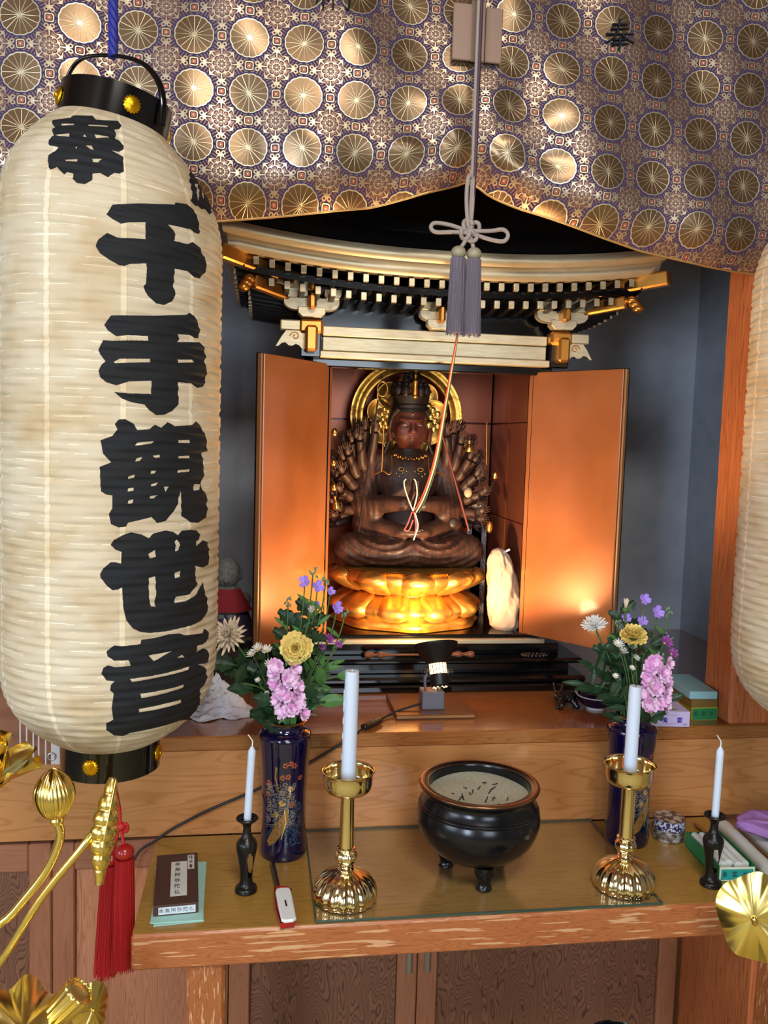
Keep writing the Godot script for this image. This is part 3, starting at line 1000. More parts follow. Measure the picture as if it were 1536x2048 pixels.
func red_tassels() -> void:
	var z := 0.27
	var top := Vector3(-0.689, LANTERN_FOOT - 0.03, z)
	var o := thing("red_tassels", "pair of long red silk tassels with red beads hanging under the paper lantern", "tassel", top)
	var w := func(u: float, v: float, dz := 0.0) -> Vector3: return at(u, v, z + dz) - top
	obj("cord", tubed(curve([Vector3.ZERO, w.call(232, 1580), w.call(239, 1620), w.call(240, 1650)], 6), 0.0032, 8), M.red_silk, o)
	obj("knot", balled(w.call(241, 1653), Vector3(0.010, 0.008, 0.008)), M.red_silk, o)
	obj("loop", tubed(curve([w.call(243, 1650), w.call(252, 1648), w.call(256, 1656), w.call(251, 1664), w.call(245, 1656)], 5), 0.003, 8), M.red_silk, o)
	for k in [[238, 1657, 226, 1705, 222, 1716, 210, 1948, 0.018, -0.008], [243, 1657, 247, 1690, 249, 1704, 246, 1936, 0.019, 0.008]]:
		obj("cord", tubed(curve([w.call(k[0], k[1]), w.call((k[0] + k[2]) / 2.0, (k[1] + k[3]) / 2.0), w.call(k[2], k[3], k[9])], 4), 0.0028, 8), M.red_silk, o)
		tassel(o, w.call(k[4], k[5], k[9]), w.call(k[6], k[7], k[9]), k[8], M.red_silk, M.red_bead, 90)

# ------------------------------------------------------------------ the shrine
func eave(x: float, top: bool) -> float:
	var t := pow(minf(absf(x) / 0.53, 1.1), 2.3)
	return (2.094 + 0.046 * t) if top else (2.036 + 0.042 * t)

func shrine() -> void:
	var o := thing("shrine", "black lacquered shrine with gilt eaves and two open copper-lined doors", "shrine", Vector3(0, SHELF, -0.55))
	var B := o.position
	var bx := func(called: String, lo: Vector3, hi: Vector3, m: Material, bev := 0.002) -> MeshInstance3D:
		return obj(called, boxed((lo + hi) * 0.5 - B, hi - lo, bev), m, o)
	# stepped base
	bx.call("base_step", Vector3(-0.43, SHELF, -0.93), Vector3(0.43, 1.036, -0.285), M.lacquer, 0.004)
	bx.call("base_step", Vector3(-0.42, 1.036, -0.92), Vector3(0.42, 1.054, -0.295), M.lacquer, 0.006)
	bx.call("base_step", Vector3(-0.385, 1.054, -0.90), Vector3(0.385, 1.086, -0.335), M.lacquer, 0.002)
	bx.call("base_step", Vector3(-0.41, 1.086, -0.91), Vector3(0.41, 1.1, -0.3), M.lacquer, 0.005)
	bx.call("base_step", Vector3(-0.36, 1.1, -0.89), Vector3(0.36, 1.128, -0.35), M.lacquer, 0.002)
	bx.call("gilt_sill", Vector3(-0.325, 1.128, -0.87), Vector3(0.32, 1.141, -0.345), M.gold_paint, 0.002)
	bx.call("threshold", Vector3(-0.31, 1.141, -0.86), Vector3(0.31, 1.151, -0.357), M.lacquer, 0.003)
	# body: posts, walls, ceiling
	for s in [-1.0, 1.0]:
		bx.call("post", Vector3(0.287 * s - 0.022, 1.151, -0.412), Vector3(0.287 * s + 0.022, 1.93, -0.368), M.lacquer, 0.004)
		bx.call("post", Vector3(0.287 * s - 0.022, 1.151, -0.84), Vector3(0.287 * s + 0.022, 1.93, -0.80), M.lacquer, 0.004)
		bx.call("side_wall", Vector3(0.29 * s - 0.008, 1.151, -0.80), Vector3(0.29 * s + 0.008, 1.93, -0.412), M.lacquer, 0.001)
	bx.call("back_wall", Vector3(-0.29, 1.151, -0.80), Vector3(0.29, 1.93, -0.785), M.lacquer, 0.001)
	bx.call("ceiling_board", Vector3(-0.29, 1.9, -0.80), Vector3(0.29, 1.915, -0.38), M.lacquer, 0.001)
	# copper sheets that line the inside
	for r in [[1.153, 1.436], [1.438, 1.712], [1.714, 1.898]]:
		for c in [[-0.27, -0.092], [-0.09, 0.09], [0.092, 0.27]]:
			bx.call("copper_sheet", Vector3(c[0], r[0], -0.784), Vector3(c[1], r[1], -0.778), M.copper_sheet, 0.002)
		for s in [-1.0, 1.0]:
			for c in [[-0.777, -0.598], [-0.596, -0.415]]:
				bx.call("copper_sheet", Vector3(0.276 * s - 0.004, r[0], c[0]), Vector3(0.276 * s + 0.004, r[1], c[1]), M.copper_sheet, 0.002)
	# lintels and the gilt beam
	bx.call("lintel", Vector3(-0.312, 1.832, -0.40), Vector3(0.312, 1.852, -0.362), M.lacquer, 0.003)
	bx.call("gilt_beam", Vector3(-0.315, 1.852, -0.385), Vector3(0.315, 1.8685, -0.334), M.gold_paint, 0.002)
	bx.call("gilt_beam", Vector3(-0.288, 1.8695, -0.385), Vector3(0.288, 1.904, -0.345), M.gold_paint, 0.002)
	bx.call("gilt_beam", Vector3(-0.288, 1.9055, -0.385), Vector3(0.288, 1.93, -0.342), M.gold_paint, 0.002)
	bx.call("frieze_panel", Vector3(-0.30, 1.93, -0.39), Vector3(0.30, 2.03, -0.372), M.lacquer, 0.001)
	for s in [-1.0, 1.0]: bx.call("frieze_panel", Vector3(0.30 * s - 0.008, 1.93, -0.83), Vector3(0.30 * s + 0.008, 2.05, -0.385), M.lacquer, 0.001)
	bracket(o, -0.318, -1.0)
	bracket(o, 0.318, 1.0)
	bracket(o, 0.0, 0.0)
	# doors: a lacquered leaf lined with copper, standing open
	for s in [-1.0, 1.0]:
		var hinge := Vector3(0.262 * s, 1.148, -0.388) - B
		var d := Vector3(-0.177, 0, 0.217).normalized() if s < 0 else Vector3(0.168, 0, 0.224).normalized()
		var nrm := Vector3(d.z, 0, -d.x) * (1.0 if s < 0 else -1.0)
		var b := Basis(d, Vector3.UP, d.cross(Vector3.UP))
		var leaf := obj("door", boxed(hinge + d * 0.14 + Vector3(0, 0.347, 0) - nrm * 0.008, Vector3(0.28, 0.694, 0.012), 0.002, b), M.lacquer, o)
		obj("lining", boxed(hinge + d * 0.138 + Vector3(0, 0.347, 0) + nrm * 0.003, Vector3(0.272, 0.69, 0.008), 0.0015, b), M.copper_door, leaf)
		obj("edge_strip", boxed(hinge + d * 0.278 + Vector3(0, 0.347, 0) - nrm * 0.002, Vector3(0.005, 0.69, 0.012), 0.001, b), M.door_edge, leaf)
		for yy in [0.1, 0.58]: obj("hinge", tubed(PackedVector3Array([hinge + Vector3(0, yy, 0) - nrm * 0.006, hinge + Vector3(0, yy + 0.03, 0) - nrm * 0.006]), 0.005, 8), M.gilt, leaf)
	# eaves: fascia in two courses
	for lay in [[0.0, 0.5, 0.0, 0.004], [0.52, 1.0, 0.012, 0.018]]:
		for side in 4:
			var st := ST()
			var q := func(x: float, k: int) -> Vector3:
				var t: float = lay[0] if k < 2 else lay[1]
				var out: float = (lay[2] if k < 2 else lay[3])
				var dep: float = 0.0 if k == 1 or k == 2 else 0.03
				var xx: float = x * (0.515 + out) / 0.515
				var y := lerpf(eave(x, false), eave(x, true), t)
				var p := Vector3(xx, y, -0.205 + out - dep) if side == 0 or side == 2 else Vector3(0, 0, 0)
				if side == 0: return Vector3(clampf(p.x, -0.54, 0.54), y, p.z) - B
				if side == 2: return Vector3(-p.x, y, -1.11 - p.z + 0.0) - B
				var zz := -0.555 + x * (0.35 + out) / 0.515
				var sx := 1.0 if side == 1 else -1.0
				return Vector3(sx * (0.515 + out - dep), y, -0.555 - sx * (zz + 0.555)) - B
			grid(st, 40, 4, func(u, v): return q.call(lerpf(-0.515, 0.515, u), int(round(v * 4.0)) % 4), true)
			obj("fascia", st, M.gold_paint, o)
	# rafters, two rows, with gilt ends
	var raf := boxed(Vector3(0, 0, -0.505), Vector3(0.012, 0.017, 0.99), 0.001)
	var r0 := obj("rafter", raf, M.rafter, o)
	var tip := obj("rafter_end", boxed(Vector3(0, 0, -0.02), Vector3(0.0126, 0.0176, 0.045), 0.0008), M.gold_paint, r0)
	r0.set_meta("base", "rafter"); tip.set_meta("base", "rafter_end")
	var first := true
	for row in 2:
		for side in 3:
			var n := 28 if side == 0 else 19
			for i in n:
				var x := (i - (n - 1) / 2.0) * 0.0362
				var p: Vector3
				var b := Basis()
				var drop := -0.0125 - 0.036 * row
				var far := 0.2
				if side == 0:
					if absf(x) > (0.485 if row == 0 else 0.43): continue
					far = clampf((0.50 - 0.03 * row - absf(x)) * 0.9, 0.02, 0.2)
					p = Vector3(x, eave(x, false) + drop, -0.216 - 0.034 * row)
					b = Basis(Vector3.RIGHT, -0.12 * (1.0 - row * 0.4))
				else:
					var sx := 1.0 if side == 1 else -1.0
					if absf(x) > (0.325 if row == 0 else 0.285): continue
					far = clampf((0.335 - 0.03 * row - absf(x)) * 1.1, 0.02, 0.2)
					p = Vector3(sx * (0.504 - 0.034 * row), eave(x * 1.5, false) + drop, -0.555 + x)
					b = Basis(Vector3.UP, sx * PI / 2) * Basis(Vector3.RIGHT, -0.12)
				var xf := Transform3D(b * Basis.from_scale(Vector3(1, 1, far)), p - B)
				if first:
					r0.transform = xf; first = false
				else:
					var c := again(r0, o, xf)
					again(tip, c, Transform3D())
	# the black purlin between the two rows and the soffit behind them
	for side in 3:
		var st := ST()
		grid(st, 30, 1, func(u, v):
			var x: float = lerpf(-0.47, 0.47, u)
			var y: float = eave(x, false) - 0.036 + 0.016 * v
			if side == 0: return Vector3(x, y, -0.24) - B
			var sx := 1.0 if side == 1 else -1.0
			return Vector3(sx * 0.478, y, -0.555 - sx * x * 0.72) - B, false)
		obj("purlin", st, M.lacquer, o)
	var sof := ST()
	for side in 3:
		grid(sof, 30, 1, func(u, v):
			var x: float = lerpf(-1, 1, u)
			if side == 0: return Vector3(x * lerpf(0.51, 0.31, v), lerpf(eave(x * 0.51, false) + 0.004, 2.065, v), lerpf(-0.21, -0.38, v)) - B
			var sx := 1.0 if side == 1 else -1.0
			return Vector3(sx * lerpf(0.505, 0.30, v), lerpf(eave(x * 0.51, false) + 0.004, 2.065, v), -0.555 - sx * x * lerpf(0.345, 0.28, v)) - B, true)
	obj("soffit", sof, M.lacquer, o)
	# gilt hip rafters at the corners
	for s in [-1.0, 1.0]:
		for k in [[0.30, -0.40, 0.535, -0.185, 2.03, 2.063, 0.030, 0.034], [0.29, -0.41, 0.46, -0.255, 1.985, 2.012, 0.026, 0.03]]:
			var a := Vector3(k[0] * s, k[4], k[1]) - B
			var e := Vector3(k[2] * s, k[5], k[3]) - B
			var d := (e - a).normalized()
			var sd := d.cross(Vector3.UP).normalized()
			obj("hip_rafter", boxed((a + e) * 0.5, Vector3(k[6], k[7], (e - a).length()), 0.004, Basis(sd, sd.cross(d), -d)), M.gilt_brown, o)
		var j := Vector3(0.468 * s, 2.008, -0.246) - B
		var sc := ST()
		for i in 3: ball(sc, j + Vector3(0.006 * s * i, 0.008 - 0.011 * i, 0.006 * i), Vector3(0.015, 0.011, 0.015))
		obj("carved_end", sc, M.gilt_brown, o)
	# roof planes, concave, hipped
	for side in 4:
		var st := ST()
		grid(st, 36, 16, func(u, v):
			var a: float = lerpf(-1.0, 1.0, u)
			var rise: float = v * (0.55 + 0.45 * v)
			var ex0: float = 0.533 * a
			var y := lerpf(eave(ex0, true) + 0.002, 2.44, rise)
			var kx := lerpf(1.0, 0.26, v)
			var kz := lerpf(1.0, 0.05, v)
			if side == 0: return Vector3(ex0 * kx, y, -0.555 + 0.366 * kz) - B
			if side == 2: return Vector3(-ex0 * kx, y, -0.555 - 0.366 * kz) - B
			var sx := 1.0 if side == 1 else -1.0
			return Vector3(sx * 0.533 * kx, y, -0.555 - sx * a * 0.366 * kz) - B, false)
		obj("roof_slope", st, M.roof_black, o)
	bx.call("roof_batten", Vector3(-0.30, 2.152, -0.31), Vector3(0.30, 2.178, -0.275), M.lacquer, 0.004)
	bx.call("ridge", Vector3(-0.17, 2.42, -0.60), Vector3(0.17, 2.48, -0.51), M.lacquer, 0.006)

func bracket(o: Node3D, x: float, s: float) -> void:
	var k := Node3D.new()
	k.name = "bracket"
	o.add_child(k, true)
	k.position = Vector3(x, 0, -0.335) - o.position
	var g: Material = M.gold_paint
	var cu: Material = M.gilt_brown
	var block := func(cx: float, y: float, cz: float, w: float, h: float, d: float) -> void:
		# a bearing block: square above, waisted below
		var poly := [Vector2(cx - w * 0.34, y), Vector2(cx + w * 0.34, y), Vector2(cx + w * 0.5, y + h * 0.42), Vector2(cx + w * 0.5, y + h), Vector2(cx - w * 0.5, y + h), Vector2(cx - w * 0.5, y + h * 0.42)]
		obj("bearing_block", prismed(poly, cz - d / 2, cz + d / 2, Transform3D(), 0.0012), g, k)
	var arm := func(cx: float, y: float, half: float, h: float, cz: float, d: float) -> void:
		var p := [Vector2(cx - half, y + h), Vector2(cx - half, y + h * 0.55)]
		for i in 7: p.append(Vector2(cx - half + half * 0.32 * (1.0 - cos(i * PI / 12.0)) + 0.001 * i, y + h * 0.55 * (1.0 - sin(i * PI / 12.0))))
		for i in 7: p.append(Vector2(cx + half - half * 0.32 * (1.0 - cos((6 - i) * PI / 12.0)) - 0.001 * (6 - i), y + h * 0.55 * (1.0 - sin((6 - i) * PI / 12.0))))
		p.append(Vector2(cx + half, y + h * 0.55)); p.append(Vector2(cx + half, y + h))
		obj("bracket_arm", prismed(p, cz - d / 2, cz + d / 2, Transform3D(), 0.001), g, k)
	var nose := func(y: float, z0: float, z1: float, w: float, h: float) -> void:
		obj("beam_nose", boxed(Vector3(0, y + h / 2, (z0 + z1) / 2), Vector3(w, h, z1 - z0), 0.006), cu, k)
	if s == 0.0:
		block.call(0.0, 1.931, 0.008, 0.062, 0.024, 0.03)
		arm.call(0.0, 1.952, 0.05, 0.026, 0.004, 0.022)
		for c in [-0.036, 0.036]: block.call(c, 1.978, 0.004, 0.038, 0.02, 0.028)
		nose.call(1.945, 0.0, 0.05, 0.018, 0.042)
		return
	nose.call(1.862, 0.0, 0.045, 0.03, 0.062)
	obj("column_cap", boxed(Vector3(0, 1.924, 0.0), Vector3(0.058, 0.034, 0.04), 0.006), cu, k)
	obj("column_neck", boxed(Vector3(0, 1.885, -0.012), Vector3(0.05, 0.07, 0.04), 0.003), M.lacquer, k)
	block.call(0.0, 1.944, 0.014, 0.066, 0.024, 0.034)
	arm.call(0.0, 1.962, 0.068, 0.03, 0.006, 0.022)
	for c in [-0.051, 0.051]: block.call(c, 1.99, 0.006, 0.042, 0.024, 0.03)
	nose.call(1.962, 0.0, 0.055, 0.02, 0.036)
	nose.call(2.004, 0.0, 0.05, 0.018, 0.028)
	# carved cloud-shaped noses pointing outwards
	for c in [[1.995, 0.115, 0.04, 0.03], [1.868, 0.085, 0.05, 0.018]]:
		var p := [Vector2(s * 0.01, c[0] + c[2])]
		for i in 9:
			var t := i / 8.0
			p.append(Vector2(s * lerpf(0.02, c[1], t), c[0] + c[2] * (1.0 + 0.18 * sin(t * PI * 1.3)) - c[2] * 0.75 * pow(t, 2.5)))
		for i in 8:
			var t := 1.0 - i / 7.0
			p.append(Vector2(s * lerpf(0.02, c[1] * 0.92, t), c[0] + c[2] * 0.22 * absf(sin(t * PI * 2.0)) + c[2] * 0.12 * t))
		p.append(Vector2(s * 0.01, c[0]))
		var nn := obj("carved_nose", prismed(p, -0.012, 0.012), g, k)
		var spiral := PackedVector3Array()
		for i in 26:
			var a := i * 0.32
			var rr := 0.0125 * exp(-i * 0.055)
			spiral.append(Vector3(s * (c[1] * 0.45 + rr * cos(a)), c[0] + c[2] * 0.62 + rr * sin(a), 0.0125))
		obj("scroll", tubed(spiral, 0.0016, 5), cu, nn)
	# square cap under the lower carved nose
	obj("nose_block", boxed(Vector3(s * 0.05, 1.925, 0.0), Vector3(0.05, 0.026, 0.03), 0.003), g, k)

# ------------------------------------------------------------------ smooth carved shapes: a distance field on a grid, meshed as surface nets
class Field:
	var o: Vector3
	var h: float
	var nx: int
	var ny: int
	var nz: int
	var d: PackedFloat32Array
	func _init(lo: Vector3, hi: Vector3, cell: float) -> void:
		o = lo; h = cell
		nx = int((hi.x - lo.x) / h) + 2
		ny = int((hi.y - lo.y) / h) + 2
		nz = int((hi.z - lo.z) / h) + 2
		d = PackedFloat32Array()
		d.resize(nx * ny * nz)
		d.fill(0.05)
	func span(lo: Vector3, hi: Vector3) -> Array:
		var a := (lo - o) / h
		var b := (hi - o) / h
		return [clampi(int(a.x), 0, nx - 1), clampi(int(b.x) + 1, 0, nx - 1), clampi(int(a.y), 0, ny - 1), clampi(int(b.y) + 1, 0, ny - 1), clampi(int(a.z), 0, nz - 1), clampi(int(b.z) + 1, 0, nz - 1)]
	func blend(i: int, v: float, k: float) -> void:
		var w := d[i]
		var e := clampf(0.5 + 0.5 * (w - v) / k, 0.0, 1.0)
		d[i] = lerpf(w, v, e) - k * e * (1.0 - e)
	func limb(a: Vector3, b: Vector3, ra: float, rb: float, k := 0.01) -> void:
		var m := maxf(ra, rb) + k + 2.0 * h
		var s := span(a.min(b) - Vector3.ONE * m, a.max(b) + Vector3.ONE * m)
		var ab := b - a
		var q := maxf(ab.length_squared(), 1e-9)
		for z in range(s[4], s[5] + 1):
			for y in range(s[2], s[3] + 1):
				for x in range(s[0], s[1] + 1):
					var p := o + Vector3(x, y, z) * h
					var t := clampf((p - a).dot(ab) / q, 0.0, 1.0)
					var v := (p - a - ab * t).length() - lerpf(ra, rb, t)
					if v < m: blend((z * ny + y) * nx + x, v, k)
	func blob(c: Vector3, r: Vector3, k := 0.01) -> void:
		var m := k + 2.0 * h
		var s := span(c - r - Vector3.ONE * m, c + r + Vector3.ONE * m)
		var rm := minf(r.x, minf(r.y, r.z))
		for z in range(s[4], s[5] + 1):
			for y in range(s[2], s[3] + 1):
				for x in range(s[0], s[1] + 1):
					var p := (o + Vector3(x, y, z) * h - c) / r
					var l := p.length()
					var g := (p / r).length()
					var v := l * (l - 1.0) / maxf(g, 1e-6) if l > 1e-6 else -rm
					blend((z * ny + y) * nx + x, v, k)
	func cut(c: Vector3, r: Vector3, k := 0.006) -> void:
		var s := span(c - r - Vector3.ONE * k, c + r + Vector3.ONE * k)
		for z in range(s[4], s[5] + 1):
			for y in range(s[2], s[3] + 1):
				for x in range(s[0], s[1] + 1):
					var p := (o + Vector3(x, y, z) * h - c) / r
					var l := p.length()
					var g := maxf((p / r).length(), 1e-6)
					var v := -(l * (l - 1.0) / g)
					var i := (z * ny + y) * nx + x
					var w := d[i]
					var e := clampf(0.5 - 0.5 * (w - v) / k, 0.0, 1.0)
					d[i] = lerpf(w, v, e) + k * e * (1.0 - e)
	func ripple(f: Callable) -> void:
		for z in nz:
			for y in ny:
				for x in nx:
					var i := (z * ny + y) * nx + x
					if absf(d[i]) < 0.02: d[i] += f.call(o + Vector3(x, y, z) * h)
	func mesh(st: SurfaceTool) -> void:
		var at := {}
		st.set_smooth_group(0)
		var offs := [0, 1, nx, nx + 1, nx * ny, nx * ny + 1, nx * ny + nx, nx * ny + nx + 1]
		var edges := [[0, 1], [2, 3], [4, 5], [6, 7], [0, 2], [1, 3], [4, 6], [5, 7], [0, 4], [1, 5], [2, 6], [3, 7]]
		for z in nz - 1:
			for y in ny - 1:
				var row := (z * ny + y) * nx
				for x in nx - 1:
					var i := row + x
					var s0 := d[i] < 0.0
					if (d[i + 1] < 0.0) == s0 and (d[i + offs[2]] < 0.0) == s0 and (d[i + offs[3]] < 0.0) == s0 and (d[i + offs[4]] < 0.0) == s0 and (d[i + offs[5]] < 0.0) == s0 and (d[i + offs[6]] < 0.0) == s0 and (d[i + offs[7]] < 0.0) == s0: continue
					var c := Vector3.ZERO
					var n := 0
					for e in edges:
						var va := d[i + offs[e[0]]]
						var vb := d[i + offs[e[1]]]
						if (va < 0.0) != (vb < 0.0):
							var t := va / (va - vb)
							var pa := Vector3(e[0] & 1, (e[0] >> 1) & 1, e[0] >> 2)
							var pb := Vector3(e[1] & 1, (e[1] >> 1) & 1, e[1] >> 2)
							c += pa.lerp(pb, t)
							n += 1
					at[i] = o + (Vector3(x, y, z) + c / n) * h
		for i in at:
			var s0 := d[i] < 0.0
			for ax in 3:
				var step: int = [1, nx, nx * ny][ax]
				if (d[i + step] < 0.0) == s0: continue
				var u: int = [nx, nx * ny, 1][ax]
				var v: int = [nx * ny, 1, nx][ax]
				if not (at.has(i - u) and at.has(i - v) and at.has(i - u - v)): continue
				var q := [at[i - u - v], at[i - v], at[i], at[i - u]]
				if not s0: q.reverse()
				for k in [0, 2, 1, 0, 3, 2]:
					st.set_uv(Vector2.ZERO)
					st.add_vertex(q[k])

func petal_ring(o: Node3D, called: String, n: int, turn: float, f: Callable, m: Material) -> void:
	var st := ST()
	grid(st, 12, 12, f, true)
	grid(st, 12, 12, func(u, v):
		var p: Vector3 = f.call(u, v)
		return p - Vector3(p.x, 0, p.z).normalized() * 0.004, false, false, 2)
	var first := obj(called, st, m, o)
	first.set_meta("base", called)
	first.transform = Transform3D(Basis(Vector3.UP, turn), Vector3.ZERO)
	for i in range(1, n): again(first, o, Transform3D(Basis(Vector3.UP, turn + TAU * i / n), Vector3.ZERO))

func lotus_seat() -> void:
	var o := thing("lotus_pedestal", "gilded two-tiered lotus pedestal under the seated statue", "pedestal", Vector3(-0.02, 1.151, -0.58))
	# local heights: foot 0..0.03, lower petals 0.02..0.085, upper petals 0.085..0.155
	obj("foot", lathed(smooth([Vector2(0.0, 0.0), Vector2(0.192, 0.0), Vector2(0.198, 0.008), Vector2(0.194, 0.018), Vector2(0.182, 0.026), Vector2(0.176, 0.03)], 3), 64, Transform3D(), func(a, _t, r): return r * (1.0 + 0.03 * cos(a * 8.0))), M.gold_leaf, o)
	obj("core", lathed(smooth([Vector2(0.165, 0.022), Vector2(0.172, 0.04), Vector2(0.15, 0.078), Vector2(0.148, 0.088), Vector2(0.16, 0.12), Vector2(0.187, 0.15), Vector2(0.185, 0.154), Vector2(0.0, 0.154)], 3), 64), M.gold_leaf, o)
	var upper := func(r0: float, w: float) -> Callable:
		return func(u, v):
			var s: float = u * 2.0 - 1.0
			var t: float = v
			var wide: float = w * sqrt(maxf(0.0, 1.0 - pow(absf(t * 1.25 - 0.55) / 0.72, 2.6))) if t < 0.98 else 0.02
			wide = maxf(wide, 0.012)
			var a: float = s * wide
			var r: float = r0 + 0.052 * sin(t * PI * 0.56) + 0.03 * (1.0 - pow(absf(s), 3.0)) * pow(sin(t * PI), 0.7) - 0.006 * pow(t, 6.0)
			return Vector3(r * sin(a), 0.086 + 0.07 * t, r * cos(a))
	petal_ring(o, "upper_petal", 10, 0.0, upper.call(0.154, 0.255), M.gold_leaf)
	petal_ring(o, "upper_petal_behind", 10, PI / 10, upper.call(0.136, 0.26), M.gold_leaf)
	var lower := func(r0: float, w: float) -> Callable:
		return func(u, v):
			var s: float = u * 2.0 - 1.0
			var t: float = 1.0 - v
			var wide: float = maxf(0.012, w * sqrt(maxf(0.0, 1.0 - pow(absf(t * 1.25 - 0.55) / 0.72, 2.6))))
			var a: float = s * wide
			var r: float = r0 + 0.042 * sin(t * PI * 0.56) + 0.032 * (1.0 - pow(absf(s), 3.0)) * pow(sin(t * PI), 0.7)
			return Vector3(r * sin(a), 0.088 - 0.066 * t, r * cos(a))
	petal_ring(o, "lower_petal", 10, PI / 10, lower.call(0.152, 0.255), M.gold_leaf)
	petal_ring(o, "lower_petal_behind", 10, 0.0, lower.call(0.134, 0.26), M.gold_leaf)
	var fr := ST()
	for i in 110:
		var a := TAU * i / 110.0
		tube(fr, PackedVector3Array([Vector3(0.188 * sin(a), 0.152, 0.188 * cos(a)), Vector3(0.197 * sin(a), 0.142, 0.197 * cos(a))]), 0.0024, 4)
	var fo := obj("stamen_fringe", fr, M.gilt_brown, o)
	fo.set_meta("kind", "stuff")

func hand(st: SurfaceTool, wrist: Vector3, dir: Vector3, palm_n: Vector3, size: float, curl: float) -> void:
	dir = dir.normalized()
	var side := dir.cross(palm_n).normalized()
	palm_n = side.cross(dir).normalized()
	ball(st, wrist + dir * size * 0.28, Vector3(size * 0.2, size * 0.3, size * 0.09), 10, 6, Basis(side, dir, palm_n))
	var L := [0.40, 0.48, 0.45, 0.34]
	for i in 4:
		var b := wrist + dir * size * 0.5 + side * size * (0.105 * (i - 1.5))
		var l: float = L[i] * size
		var p1 := b + dir * l * 0.5 + palm_n * curl * l * 0.2 + side * size * 0.02 * (i - 1.5)
		var p2 := p1 + (dir * (1.0 - curl) + palm_n * curl).normalized() * l * 0.5
		tube(st, PackedVector3Array([b, p1, p2]), func(t): return size * (0.058 - 0.02 * t), 6)
	var t0 := wrist + dir * size * 0.2 + side * size * 0.16
	tube(st, PackedVector3Array([t0, t0 + dir * size * 0.18 + side * size * 0.13, t0 + dir * size * 0.36 + side * size * 0.12 + palm_n * size * 0.08]), func(t): return size * (0.065 - 0.02 * t), 6)

